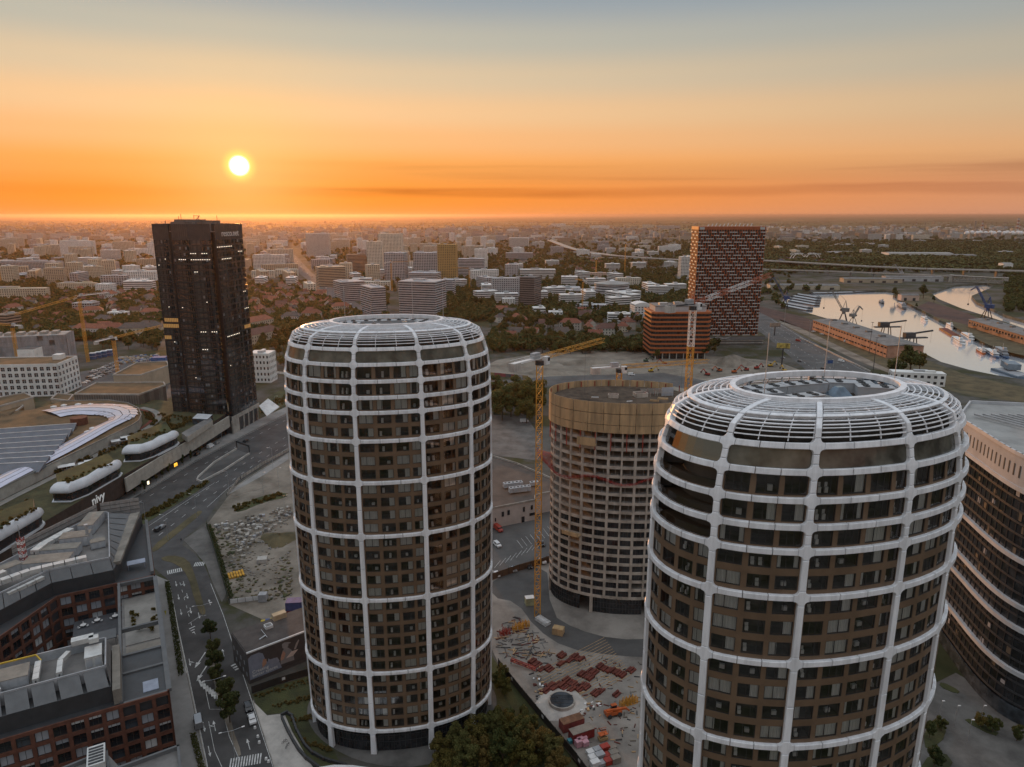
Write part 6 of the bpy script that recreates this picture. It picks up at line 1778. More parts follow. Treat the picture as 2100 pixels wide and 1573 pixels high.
# ================================================================== CRANES
def tower_crane(label, base, z, jib_tip, counter_len, mast_w=2.0, white_from=None, cabcol=WHITEP, z0=0.0, weight=True, group=None, wcol=WHITEP, apex=0.0, t=.16):
 """mast at base (x, y), slewing ring at height z, jib to the point jib_tip"""
 T = thing('tower_crane', label, 'crane', (base[0], base[1], z0))
 H_ = z - z0
 n = max(4, round(H_ / 2.6))
 if white_from:
  nw = round(n * white_from)
  mb = MB(); lattice(mb, (0, 0, 0), (0, 0, H_ * nw / n), mast_w, nw, t); mb.build('mast', YELLOW, T)
  mb = MB(); lattice(mb, (0, 0, H_ * nw / n), (0, 0, H_), mast_w, n - nw, t); mb.build('upper_mast', WHITEP, T)
 else:
  mb = MB(); lattice(mb, (0, 0, 0), (0, 0, H_), mast_w, n, t); mb.build('mast', YELLOW, T)
 mb = MB(); mb.cyl(0, 0, H_, H_ + 1.4, mast_w * .75, 12); mb.build('slewing_ring', STEELD, T)
 tip = Vector(jib_tip) - Vector((base[0], base[1], z0)); start = Vector((0, 0, H_ + 2.2))
 d = (tip - start); dh = Vector((d.x, d.y, 0)).normalized(); side = Vector((dh.y, -dh.x, 0))
 m2 = MB(); L_ = d.length; lattice(m2, start + d * (1.2 / L_), start + d, 1.4, max(6, round(L_ / 2.2)), t * .48, (0, 1, 0, 1, 1, 0, 0) if wcol is REDP else (0,)); m2.build('jib', [YELLOW] if wcol is not REDP else [mat('jib_red', (.42, .12, .06), .6, .2, .3), WHITEP], T)
 c_end = start - dh * counter_len
 m2 = MB(); m2.beam(start, c_end, 1.5, .5);
 for s in (-1, 1): m2.beam(start + side * s * .8 + Vector((0, 0, 1)), c_end + side * s * .8 + Vector((0, 0, 1)), .08)
 m2.build('counter_jib', wcol if wcol is not REDP else STEELD, T)
 if weight:
  for k in range(3):
   m2 = MB(); c = c_end + dh * (k * 1.1); m2.obox((c.x, c.y, c.z - 2.2), 1.0, 2.2, 2.4, math.atan2(dh.y, dh.x)); m2.build('counterweight', CONCL, T)
 cab = start + side * 1.5 + dh * 1.2
 m2 = MB(); m2.obox((cab.x, cab.y, H_ + .2), 1.9, 1.4, 2.4, math.atan2(dh.y, dh.x)); cabo = m2.build('cab', cabcol, T)
 m2 = MB(); m2.obox((cab.x + dh.x * .5, cab.y + dh.y * .5, H_ + 1.2), 1.0, 1.44, 1.1, math.atan2(dh.y, dh.x)); m2.build('cab_glass', GLASSD, cabo)
 m2 = MB(); m2.obox((-dh.x * 2.2, -dh.y * 2.2, H_ + 2.3), 3.0, 1.6, 1.7, math.atan2(dh.y, dh.x)); m2.build('winch_house', UNITW, T)
 if apex:
  top = Vector((-dh.x * .8, -dh.y * .8, H_ + 2.2 + apex))
  m2 = MB(); lattice(m2, start, top, 1.0, 4, .12); m2.build('apex_frame', YELLOW if wcol is not REDP else mat('jib_red_white', (.46, .17, .10)), T)
  m2 = MB(); m2.beam(top, start + d * .75 + Vector((0, 0, .8)), .07); m2.beam(top, c_end, .07); m2.build('tie_bar', STEELD, T)
 hook = start + d * .7
 m2 = MB(); m2.beam(hook, hook - Vector((0, 0, min(18, H_ * .3))), .05); m2.obox((hook.x, hook.y, hook.z - min(18, H_ * .3) - .8), .5, .3, .8); m2.build('hoist_rope', STEELD, T)
 return T
c1 = g(1102, 1262)
tower_crane('yellow tower crane standing left of the unfinished tower', c1, zat(1105, 748, c1[1])[1], (*g(1237, 697, 88.5), 88.5), 13, 1.9)
tower_crane('yellow and white tower crane with red jib behind the unfinished tower', (64.6, 250), 97.0, (101.0, 276.0, 107.5), 13, 2.0, .86, wcol=REDP, apex=4.5)
tower_crane('low yellow crane whose jib shows just above the formwork screens', (41.0, 262.0), 71.5, (78.0, 273.0, 73.6), 11, 1.8)
def crane_px(label, foot, top, tip, clen, apex=0, mw=1.9):
 b = g(*foot); z = zat(top[0], top[1], b[1])[1]; tp = zat(tip[0], tip[1], b[1] + tip[2])
 return tower_crane(label, b, z, (tp[0], b[1] + tip[2], tp[1]), clen, mw, apex=apex, t=.2)
crane_px('yellow crane with long sloping jib left of the dark tower', (181, 742), (173, 612), (30, 645, -55), 30)
crane_px('shorter yellow crane in the depot yard with pale jib', (243, 775), (234, 698), (330, 668, 60), 20)
crane_px('yellow crane in front of the gauze wrapped building', (40, 760), (31, 672), (-60, 660, 20), 12)
crane_px('slender yellow crane among the distant grey glass offices', (804, 596), (802, 540), (850, 535, 40), 14, 3)
crane_px('thin yellow crane beside the golden block', (963, 600), (962, 553), (925, 548, 30), 10, 0)
crane_px('yellow tower crane at the far left edge', (4, 590), (1, 528), (-40, 520, 20), 12)
crane_px('slim distant crane near the round building', (1281, 560), (1280, 500), (1300, 492, 30), 10, 3)
crane_px('thin crane by the white slab left of the panel tower', (1222, 570), (1221, 532), (1235, 528, 30), 8, 2)
crane_px('reddish crane mast before the round building', (1194, 640), (1193, 578), (1180, 572, 25), 8, 0, 1.4)

# ================================================================== BUILDING SITE IN THE MIDDLE
RUSTY = mat('rusty_formwork', (.135, .03, .019), .75, .25, .7)
def panel_stack(label, px, py, n, rz, m_=RUSTY, L_=2.7, w=.62, gap=.14):
 X = g(px, py); t = thing('formwork_stack', label, 'formwork', (*X, .06), rz, 'red formwork stacks on the yard')
 rr = random.Random(int(px * 3 + py))
 for k in range(n):
  mb = MB(); o = rr.uniform(-.25, .25); x0 = (k - n / 2) * (w + gap); h = rr.choice((.35, .5, .7))
  mb.box(x0, -L_ / 2 + o, 0, x0 + w, L_ / 2 + o, h); mb.box(x0 + .06, -L_ / 2 + o + .1, h, x0 + w - .06, L_ / 2 + o - .1, h + .05); mb.build('panel', m_, t)
YA = R(-42)
stacks = [(1152, 1346, 3, 'rear pair by the tower'), (1184, 1350, 5, 'rearmost by the dark track'), (1168, 1356, 2, 'small one in the rear row'), (1098, 1361, 5, 'leftmost beside the yellow bundle'), (1125, 1372, 4, 'second from the left'), (1110, 1374, 2, 'small one left of the chute'),
   (1150, 1363, 2, 'narrow one in the middle rear'), (1202, 1388, 6, 'right of the middle row'), (1216, 1379, 4, 'middle right row'), (1240, 1372, 6, 'largest at the right'), (1268, 1382, 6, 'near the right tower'), (1294, 1376, 3, 'furthest right'),
   (1152, 1408, 5, 'front middle row'), (1168, 1400, 5, 'middle of the yard'), (1133, 1410, 4, 'front left row'), (1120, 1418, 3, 'foremost left'), (1172, 1417, 2, 'slim one in front'), (1187, 1412, 4, 'front centre'), (1200, 1408, 4, 'front centre right'), (1222, 1423, 3, 'above the round hatch right'), (1232, 1419, 2, 'slim near the loader'), (1266, 1425, 2, 'next to the yellow cages')]
for px, py, n, nm in stacks: panel_stack(f'stack of rusty red formwork panels, {nm}', px, py, n, YA)
mb = MB(); rr = random.Random(9)
for k in range(17):
 a = g(1100 + k * 3, 1380 + k * 5.0); mb.beam((a[0], a[1], .1), (a[0] + 22, a[1] + 17.5 - k * .1, .1), .12, .1)
tag(mb.build('timber_battens', FORM), 'thin pale timber battens laid in rows across the concrete yard', 'battens', kind='stuff')
def litter(name, label, pxs, n, size, mats, seed, z=.06):
 rr = random.Random(seed); mb = MB(); P_ = [g(*p_) for p_ in pxs]
 x0, x1 = min(p_[0] for p_ in P_), max(p_[0] for p_ in P_); y0, y1 = min(p_[1] for p_ in P_), max(p_[1] for p_ in P_)
 def inside(x, y):
  c = False; j = len(P_) - 1
  for i in range(len(P_)):
   if ((P_[i][1] > y) != (P_[j][1] > y)) and (x < (P_[j][0] - P_[i][0]) * (y - P_[i][1]) / (P_[j][1] - P_[i][1]) + P_[i][0]): c = not c
   j = i
  return c
 k = 0; tries = 0
 while k < n and tries < n * 20:
  tries += 1
  x, y = rr.uniform(x0, x1), rr.uniform(y0, y1)
  if not inside(x, y): continue
  s = rr.uniform(.5, 1.3)
  mb.obox((x, y, z), size[0] * s, size[1] * rr.uniform(.6, 1.3), size[2] * rr.uniform(.5, 1.4), rr.uniform(-.5, .5) + (0 if rr.random() < .6 else 1.57), rr.randrange(len(mats))); k += 1
 return tag(mb.build(name, mats), label, name.replace('_', ' ') if len(name.split('_')) < 3 else 'debris', kind='stuff')
litter('scrap_timber', 'heaped scrap timber and steel offcuts at the left of the yard', [(1018, 1290), (1060, 1265), (1140, 1330), (1120, 1350), (1060, 1360), (1022, 1340)], 150, (2.6, .22, .25), [FORM, STEELD, RUSTY, CONCD], 2)
litter('site_rubbish', 'small building rubbish strewn near the round hatch', [(1090, 1390), (1120, 1395), (1130, 1440), (1230, 1440), (1260, 1450), (1180, 1470), (1100, 1440)], 60, (.9, .5, .3), [STEELD, FORM, WHITEP, RUSTY], 3)
litter('yard_clutter', 'dark rusty offcuts, props and small crates scattered over the concrete yard', [(1060, 1340), (1140, 1335), (1320, 1360), (1320, 1560), (1230, 1560), (1120, 1440)], 240, (1.3, .22, .2), [RUSTY, STEELD, FORM, CONCD, SOIL], 12)
litter('site_rubble', 'brown earth clods and rubble across the storage yard', [(430, 1085), (590, 1050), (600, 1230), (480, 1235)], 420, (.8, .7, .25), [SOIL, CONCD, GRAVEL, DRYGRASS], 13)
litter('stacked_pallets', 'pallets of paving stone and blocks heaped in the storage yard', [(440, 1078), (592, 1040), (600, 1060), (520, 1110), (500, 1150), (470, 1110)], 170, (1.3, 1.1, 1.0), [CONCL, UNITW, CONC, TANROOF, CONC, GRAVEL, SOIL, CONCD], 4)
litter('yard_scrub', 'low dry weeds scattered over the storage yard', [(430, 1080), (470, 1090), (500, 1180), (560, 1200), (580, 1130), (600, 1170), (600, 1230), (480, 1235)], 130, (1.2, 1.0, .35), [DRYGRASS, GRASS], 5)
t = thing('yellow_site_panels', 'tidy rows of yellow barrier panels lying in the storage yard', 'panels', (*g(486, 1180), .05), .5)
for k in range(12):
 mb = MB(); mb.box((k % 6) * .95 - 3, (k // 6) * 2.4 - 2, 0, (k % 6) * .95 - 2.3, (k // 6) * 2.4 + .2, .5 + (k % 3) * .1); mb.build('panel', mat('barrier_yellow', (.55, .28, .02), .6, .15, .5), t)
def crate_obj(label, name, cat, px, py, w, d, h, m_, rz=0.0, z=.05, lid=None):
 t = thing(name, label, cat, (*g(px, py), z), rz)
 mb = MB(); mb.box(-w / 2, -d / 2, .1, w / 2, d / 2, h); mb.build('body', m_, t)
 nr = max(3, int(w / .9)); mb = MB()
 for k in range(nr + 1):
  x = -w / 2 + w * k / nr
  mb.box(x - .05, -d / 2 - .05, .15, x + .05, -d / 2, h - .1); mb.box(x - .05, d / 2, .15, x + .05, d / 2 + .05, h - .1)
 tag(mb.build('ribs', m_, t), kind='stuff')
 mb = MB(); mb.box(-w / 2 - .03, -d / 2 - .03, h, w / 2 + .03, d / 2 + .03, h + .1); mb.build('lid', lid or m_, t)
 return t
crate_obj('red shipping container with rusted lid beside the fence', 'shipping_container', 'container', 1172, 1492, 6.1, 2.5, 2.6, mat('container_red', (.30, .07, .06), .6, .2, .5), R(24), lid=mat('rusted_roof', (.18, .09, .05), .8, .25, .6))
crate_obj('darker red container with boards on its roof', 'shipping_container', 'container', 1192, 1513, 6.1, 2.5, 2.6, mat('container_dark_red', (.20, .02, .018), .6, .2, .5), R(24), lid=TANROOF)
for k, (x, y) in enumerate(((1180, 1522), (1189, 1525), (1197, 1520), (1186, 1531), (1200, 1529))):
 crate_obj(f'pink wrapped insulation pallet, {("rear left", "rear middle", "rear right", "front left", "front right")[k]} of five', 'insulation_pallet', 'pallet', x, y, 1.5, 1.3, 1.3 + .4 * (k % 2), mat('pink_wrap', (.62, .33, .38), .5, .1, .8), R(24))
crate_obj('turquoise tarpaulin crate beside the pink pallets', 'tarpaulin_crate', 'crate', 1171, 1523, 1.7, 1.1, .9, mat('turquoise_sheet', (.06, .30, .36), .5, .2, .8), R(24))
for k in range(12):
 crate_obj(f'shrink wrapped material pack, {("first", "second", "third")[k // 4]} row, {("left", "mid left", "mid right", "right")[k % 4]}', 'material_pack', 'pallet', 1212 + (k % 4) * 14 + (k // 4) * 4, 1546 + (k // 4) * 13 - (k % 4) * 3, 2.2, 1.5, .9 + .3 * (k % 3), (WHITEP, UNITW, REDP, TANROOF)[(k * 5) % 4], R(24))
crate_obj('wooden site hut near the tower entrance', 'site_hut', 'hut', 1145, 1300, 3.4, 2.4, 2.2, FORM, R(-20), lid=mat('plywood_roof', (.45, .31, .16), .8, .15, .5))
crate_obj('pale green crate stack beside the crane foot', 'crate_stack', 'crate', 1086, 1240, 3.0, 2.2, 2.8, mat('pale_green_crate', (.34, .36, .22), .8, .15, .5), .2, lid=WHITEP)
crate_obj('blue tarpaulin hut on red stand behind the mural building', 'tarpaulin_hut', 'hut', 606, 1262, 5.2, 3.4, 3.0, mat('blue_tarpaulin', (.07, .09, .22), .6, .15, .5), .1, z=2.6)
crate_obj('red steel stand with open bay under the blue hut', 'steel_stand', 'stand', 608, 1262, 5.4, 3.2, 2.5, mat('stand_red', (.28, .03, .02), .6, .15, .5), .1)
crate_obj('small concrete chamber with square lid in the storage yard', 'concrete_chamber', 'chamber', 538, 1152, 3.6, 3.2, 1.5, CONCL, .2)
crate_obj('grey site cabin at the yard gate', 'site_cabin', 'cabin', 540, 1232, 2.6, 2.4, 2.7, UNITW, .1)
for k, (x, c_) in enumerate(((540, 'yellow'), (549, 'blue'), (559, 'second yellow'), (569, 'second blue'))):
 t = thing('wheelie_bin', f'{c_} waste bin in the row behind the mural building', 'bin', (*g(x, 1280 - k * 2), .05), .2)
 m_ = mat('bin_yellow', (.50, .36, .02), .5, .1, .5) if 'yellow' in c_ else mat('bin_blue', (.03, .08, .26), .5, .1, .5)
 mb = MB(); mb.box(-.6, -.5, .15, .6, .5, 1.15); mb.build('tub', m_, t); mb = MB(); mb.box(-.64, -.54, 1.15, .64, .54, 1.3); mb.build('lid', m_, t)
 for s in (-1, 1):
  mb = MB(); mb.cyl(s * .45, 0, 0, .18, .14, 8); mb.build('wheel', STEELD, t)
t = thing('round_rooflight', 'large round dark rooflight on a low concrete plinth in the yard', 'rooflight', (*g(1152, 1444), .05))
mb = MB(); mb.cyl(0, 0, 0, .5, 7.5, 6, 5.0); mb.build('plinth', CONCL, t); mb = MB(); mb.cyl(0, 0, .5, 1.4, 3.6, 28); mb.build('kerb_ring', CONC, t); mb = MB(); mb.cyl(0, 0, 1.4, 1.5, 3.2, 28); mb.build('glass', GLASSB, t)
for k in range(3):
 mb = MB(); mb.beam((-3.1, -1.6 + k * 1.6, 1.53), (3.1, -1.6 + k * 1.6, 1.53), .08); mb.build('glazing_bar', STEELD, t)
def telehandler(label, px, py, rz, m_):
 t = thing('telehandler', label, 'loader', (*g(px, py), .05), rz)
 mb = MB(); mb.box(-2.3, -1.0, .7, 2.2, 1.0, 1.5); mb.box(-2.3, -1.0, 1.5, -.6, .1, 2.0); mb.build('chassis', m_, t)
 mb = MB(); mb.box(-.3, .15, 1.5, 1.2, 1.0, 2.7); mb.build('cab', GLASSD, t); mb = MB(); mb.box(-.35, .1, 2.7, 1.25, 1.05, 2.8); mb.build('cab_roof', m_, t)
 mb = MB(); mb.beam((-2.1, -.45, 2.2), (3.6, -.45, 1.6), .55); mb.beam((3.6, -.45, 1.6), (4.6, -.45, .6), .4); mb.build('boom', m_, t)
 for s in (-1, 1):
  mb = MB(); mb.beam((4.6, -.45 + s * .5, .35), (5.8, -.45 + s * .5, .3), .14); mb.build('fork', STEELD, t)
 for sx in (-1.5, 1.5):
  for sy in (-1.05, 1.05):
   w = MB(); n = 14
   w.add([(sx + .62 * math.cos(2 * math.pi * i / n), sy + s * .22, .62 + .62 * math.sin(2 * math.pi * i / n)) for s in (-1, 1) for i in range(n)], [(i, (i + 1) % n, n + (i + 1) % n, n + i) for i in range(n)] + [tuple(range(n)), tuple(range(2 * n - 1, n - 1, -1))]); w.build('wheel', STEELD, t)
telehandler('orange telehandler parked by the shipping containers', 1257, 1467, R(20), mat('machine_orange', (.50, .11, .025), .5, .15, .5))
t = thing('scissor_lift', 'orange scissor lift with open basket at the yard corner', 'lift', (*g(1236, 1518), .05), R(20))
mb = MB(); mb.box(-1.2, -.7, .3, 1.2, .7, 1.0); mb.build('base', mat('lift_tan', (.36, .25, .12)), t)
for s in (-1, 1):
 mb = MB(); mb.beam((-1.0, s * .4, 1.0), (1.0, s * .4, 1.9), .1); mb.beam((1.0, s * .4, 1.0), (-1.0, s * .4, 1.9), .1); mb.build('scissor_arm', STEELD, t)
mb = MB(); mb.box(-1.2, -.7, 1.9, 1.2, .7, 2.0)
for x in (-1.2, 0, 1.2):
 for y in (-.7, .7): mb.beam((x, y, 2.0), (x, y, 3.0), .07)
for y in (-.7, .7): mb.beam((-1.2, y, 3.0), (1.2, y, 3.0), .07)
mb.build('basket', mat('machine_orange', (.5, .11, .025)), t)
for lb, px, py, c_ in (('yellow wire cage stack at the right of the yard', 1283, 1447, 'y'), ('second yellow cage stack beside the right tower', 1296, 1443, 'y'), ('red lattice cage by the scrap heap', 1036, 1302, 'r'), ('tall yellow prop frames behind the scrap heap', 1062, 1292, 'y'), ('yellow prop frames nearest the crane', 1076, 1286, 'y')):
 t = thing('steel_cage', lb, 'cage', (*g(px, py), .05), .4); m_ = YELLOW if c_ == 'y' else REDP
 for k in range(3):
  mb = MB(); lattice(mb, (-1.2 + k * 1.1, 0, 0), (-1.2 + k * 1.1, 0, 2.0 + .5 * (k % 2)), 1.0, 3, .1); mb.build('frame', m_, t)
t = thing('conveyor_chute', 'long red conveyor arm lying at the left edge of the yard', 'conveyor', (*g(1078, 1372), .1))
a = g(1048, 1362); b = g(1100, 1378); o = g(1078, 1372)
mb = MB(); lattice(mb, (a[0] - o[0], a[1] - o[1], 1.5), (b[0] - o[0], b[1] - o[1], .8), .7, 8, .12); mb.build('arm', REDP, t)
for q in (a, b):
 mb = MB(); mb.beam((q[0] - o[0], q[1] - o[1], 0), (q[0] - o[0], q[1] - o[1], 1.4), .2); mb.build('leg', STEELD, t)
t = thing('white_fence_bundle', 'bundle of white mesh fence panels beside the crane foot', 'fence', (*g(1110, 1278), .05), R(-50))
for k in range(5):
 mb = MB(); lattice(mb, (-2.6, k * .35, .6), (2.6, k * .35, .6), .9, 6, .07); mb.build('panel', WHITEP, t)
def fence(label, pts, h, m_, name='hoarding', cat='fence', seg=2.5, notice=None, th=.1, z=.03):
 w = P(*pts); t = thing(name, label, cat)
 for i, (x, y, hd) in enumerate(along(w, seg)):
  mb = MB(); mb.obox((x + math.cos(hd) * seg / 2, y + math.sin(hd) * seg / 2, z), seg - .06, th, h, hd); mb.build('panel', m_, t)
  mb = MB(); mb.obox((x, y, z), .12, .2, h + .15, hd); mb.build('post', STEELD, t)
  if notice and i % 7 == 3:
   nx, ny = -math.sin(hd), math.cos(hd); mb = MB(); mb.obox((x + math.cos(hd) * seg / 2 - nx * .08, y + math.sin(hd) * seg / 2 - ny * .08, 1.0), .9, .06, .8, hd); mb.build('notice', WHITEP, t)
 return t
fence('dark hoarding with white notices between lawn and building yard', [(1022, 1366), (1065, 1420), (1110, 1475), (1175, 1553), (1240, 1640)], 2.4, mat('dark_hoarding', (.04, .033, .03), .6, .1, .5), notice=True)
fence('rust brown hoarding between car park and building yard', [(1008, 1190), (1060, 1172), (1136, 1150)], 2.6, mat('rust_hoarding', (.13, .075, .045), .7, .15, .4))
fence('green mesh fence along the storage yard', [(424, 1076), (440, 1130), (470, 1236)], 2.0, mat('green_mesh', (.05, .06, .03), .8, .2, .5), 'mesh_fence')
fence('pale barrier at the lower end of the storage yard', [(472, 1238), (520, 1232)], 1.6, WHITEP, 'site_barrier', 'barrier')
fence('dark hoarding with white label in front of the lawn', [(517, 1422), (560, 1407), (628, 1386)], 2.2, mat('dark_hoarding', (.04, .033, .03)), notice=True)
fence('stone retaining fence between road and roundabout', [(466, 1018), (490, 985), (545, 950), (592, 925)], 1.6, CONC, 'retaining_wall', 'wall')
fence('row of advertising hoardings along the cross street', [(1003, 770), (1078, 777)], 2.8, mat_rand('poster_print', [(.30, .22, .10), (.35, .33, .31), (.26, .06, .07), (.10, .10, .11), (.36, .34, .33)]), 'poster_hoarding', 'billboard', 5.0)
fence('long concrete barrier beside the highway', [(1640, 694), (1700, 722), (1782, 762)], 1.3, CONCL, 'crash_barrier', 'barrier', 6.0, th=.6)
fence('pale wall at the edge of the excavated ground', [(530, 760), (585, 768)], 1.8, WALLS['white'], 'site_wall', 'wall', 5)
t = thing('curved_planter_wall', 'dark edged curved ramp wall in front of the left oval tower', 'wall')
for i, (x, y, h) in enumerate(along(smooth_line(P((576, 1470), (588, 1464), (598, 1470), (608, 1500), (630, 1540), (665, 1560), (700, 1570))), 2.0)):
 mb = MB(); mb.obox((x + math.cos(h), y + math.sin(h), .05), 1.96, .5, .9, h); mb.build('wall_block', STEELD, t)
for i, (x, y, h) in enumerate(along(smooth_line(P((578, 1475), (594, 1510), (618, 1550), (650, 1575))), 2.0)):
 mb = MB(); mb.obox((x + math.cos(h), y + math.sin(h), .05), 1.96, .5, 1.1, h); mb.build('wall_block', STEELD, t)

# ================================================================== VEHICLES
def car_proto(color, kind='car'):
 t = thing('parked_car', 'car', 'car')
 if kind == 'car': prof_ = [(-2.15, .35), (-2.15, .85), (-1.5, .98), (-.85, 1.42), (.65, 1.44), (1.25, 1.0), (2.05, .86), (2.15, .35)]; wdt = .86
 elif kind == 'suv': prof_ = [(-2.2, .4), (-2.2, 1.1), (-2.0, 1.7), (.6, 1.72), (1.2, 1.15), (2.1, 1.0), (2.2, .4)]; wdt = .92
 else: prof_ = [(-2.7, .4), (-2.7, 2.15), (-2.5, 2.3), (1.3, 2.3), (2.0, 1.35), (2.65, 1.15), (2.7, .4)]; wdt = 1.0
 n = len(prof_); mb = MB()
 V = [(x, s * (wdt if z < 1.05 else wdt * .82), z) for s in (-1, 1) for x, z in prof_]
 mb.add(V, [tuple(range(n)), tuple(range(2 * n - 1, n - 1, -1))] + [(i, i + n, (i + 1) % n + n, (i + 1) % n) for i in range(n)]); mb.build('body', color, t)
 mb = MB()
 if kind == 'van': mb.box(1.1, -.86, 1.4, 1.85, .86, 2.0)
 else:
  zt = 1.4 if kind == 'car' else 1.66
  for s in (-1, 1): mb.box(-1.2, s * wdt * .83 - .02, 1.05, .75, s * wdt * .83 + .02, zt - .06)
  mb.box(.7, -.66, 1.02, 1.12, .66, zt - .16); mb.box(-1.5, -.66, 1.02, -1.02, .66, zt - .16)
 mb.build('windows', GLASSD, t)
 for sx in (-1.3, 1.3):
  for sy in (-1, 1):
   w = MB(); m_ = 12; r_ = .34
   w.add([(sx + r_ * math.cos(2 * math.pi * i / m_), sy * wdt + q * .11, r_ + r_ * math.sin(2 * math.pi * i / m_)) for q in (-1, 1) for i in range(m_)], [(i, (i + 1) % m_, m_ + (i + 1) % m_, m_ + i) for i in range(m_)] + [tuple(range(m_)), tuple(range(2 * m_ - 1, m_ - 1, -1))]); w.build('wheel', STEELD, t)
 for s in (-1, 1):
  mb = MB(); x = 2.12 if kind == 'car' else (2.18 if kind == 'suv' else 2.66); mb.box(x - .06, s * .6 - .16, .62, x + .02, s * .6 + .16, .78); mb.build('headlight', WHITEP, t)
 return t
CARP = {'white': mat('car_white', (.70, .70, .69), .3, .03, .5, coat=.5), 'black': mat('car_black', (.02, .02, .022), .25, .05, .5, coat=.6), 'silver': mat('car_silver', (.33, .34, .35), .3, .03, .5, metal=.5), 'red': mat('car_red', (.36, .035, .02), .3, .05, .5, coat=.5), 'blue': mat('car_blue', (.03, .06, .15), .3, .05, .5, coat=.5)}
PROTO = {}
def car(color, kind, px, py, heading, label, group=None, z=.08):
 k = (color, kind)
 x, y = g(px, py)
 if k not in PROTO:
  o = car_proto(CARP[color], kind); PROTO[k] = (o, list(o.children))
 else:
  src, kids = PROTO[k]; o = src.copy(); COL.objects.link(o)
  if 'group' in o: del o['group']
  for c in kids:
   q = c.copy(); COL.objects.link(q); q.parent = o
 o.location = (x, y, z); o.rotation_euler = (0, 0, heading)
 o['label'] = label; o['category'] = 'van' if kind == 'van' else 'car'
 o.name = 'parked_van' if kind == 'van' else 'parked_car'
 if group: o['group'] = group
 return o
def head(a, b):
 a, b = g(*a), g(*b); return math.atan2(b[1] - a[1], b[0] - a[0])
HS = head((500, 1420), (520, 1490))
car('white', 'car', 517, 1478, HS, 'pale car parked behind the black one beside the mural corner')
car('black', 'car', 509, 1453, HS, 'black car parked at the kerb below the mural')
car('silver', 'van', 407, 1485, HS + math.pi, 'grey van with light box body at the left kerb')
HM = head((311, 1088), (461, 978))
car('silver', 'car', 333, 1083, HM, 'silver car driving up the main street')
car('black', 'suv', 325, 1088, HM, 'dark car just behind the silver one on the main street')
car('black', 'car', 504, 906, HM, 'dark car near the tunnel portal')
car('white', 'van', 432, 918, HM, 'white van stopped before the shopping centre')
car('silver', 'car', 444, 911, HM, 'silver car ahead of the white van at the shopping centre')
car('black', 'car', 404, 934, HM, 'dark car at the shopping centre kerb')
car('red', 'van', 1022, 1088, head((1010, 1080), (1030, 1096)), 'red van parked beside the pale walled hall')
car('white', 'suv', 1020, 1120, head((1010, 1110), (1030, 1128)), 'white car in the first row of the car park')
HP = head((1040, 1170), (1054, 1190))
for c_, k_, x, y, lb in (('black', 'car', 1084, 1163, 'black car by the rust hoarding, second from the crane'), ('silver', 'car', 1053, 1170, 'dark silver car in the lower row of the car park'), ('white', 'car', 1018, 1180, 'white car at the left end of the lower car park row'), ('black', 'suv', 1110, 1118, 'black car behind the crane mast'), ('white', 'car', 1113, 1153, 'white car next to the crane in the lower row'), ('black', 'car', 1128, 1149, 'black car at the right end of the lower row')):
 car(c_, k_, x, y, HP, lb)
car('white', 'van', 1075, 866, .2, 'white van below the trees left of the unfinished tower')
rr = random.Random(21)
for k in range(30):
 row = k % 3; i = k // 3
 car(rr.choice(('white', 'white', 'silver', 'black', 'silver')), rr.choice(('car', 'car', 'suv')), 172 + i * 7.5 + row * 8 + rr.uniform(-1, 1), 787 - row * 11 - i * 3.2, R(15) + rr.uniform(-.05, .05), 'car parked in the depot yard left of the dark tower', 'cars in the depot yard')
for k in range(7):
 car('white', 'van' if k in (2, 6) else 'car', 1668 + k * 17 + (34 if k > 1 else 0), 681 + k * 5.4 + (10 if k > 1 else 0), R(-38), f'white vehicle before the salmon warehouse, {("first", "second", "third", "fourth", "fifth", "sixth", "last")[k]} from the left', 'vehicles along the warehouse')
for k, (x, y) in enumerate(((1637, 700), (1640, 742), (1688, 757), (1605, 735), (1725, 742), (1760, 792))):
 car(('red', 'black', 'black', 'silver', 'white', 'white')[k], ('van', 'car', 'car', 'car', 'van', 'car')[k], x, y, R(-52), f'{("red", "black", "dark", "silver", "white", "pale")[k]} vehicle on the highway, {("topmost", "upper left", "middle", "left lane", "by the barrier", "lowest")[k]}', 'vehicles on the highway')
car('white', 'car', 1020, 790, .1, 'white car passing on the cross street right of the left tower')
car('white', 'van', 1295, 770, .1, 'white van at the edge of the excavated ground')
rr = random.Random(31)
for k in range(16):
 t_ = k / 15; x = 600 + 130 * t_ ** 1.4 + rr.uniform(-6, 6); y = 528 + 105 * t_ ** 1.25
 car(rr.choice(('white', 'silver', 'black')), 'car', x, y, R(125), 'small car on the sunlit avenue', 'cars on the avenue')
rr = random.Random(33)
for k in range(14):
 car(rr.choice(('white', 'silver', 'black')), rr.choice(('car', 'van')), 1160 + k * 17 + rr.uniform(-5, 5), 509 + k * 2.6, R(150), 'tiny vehicle on the distant motorway viaduct', 'vehicles on the viaduct', z=10.2)

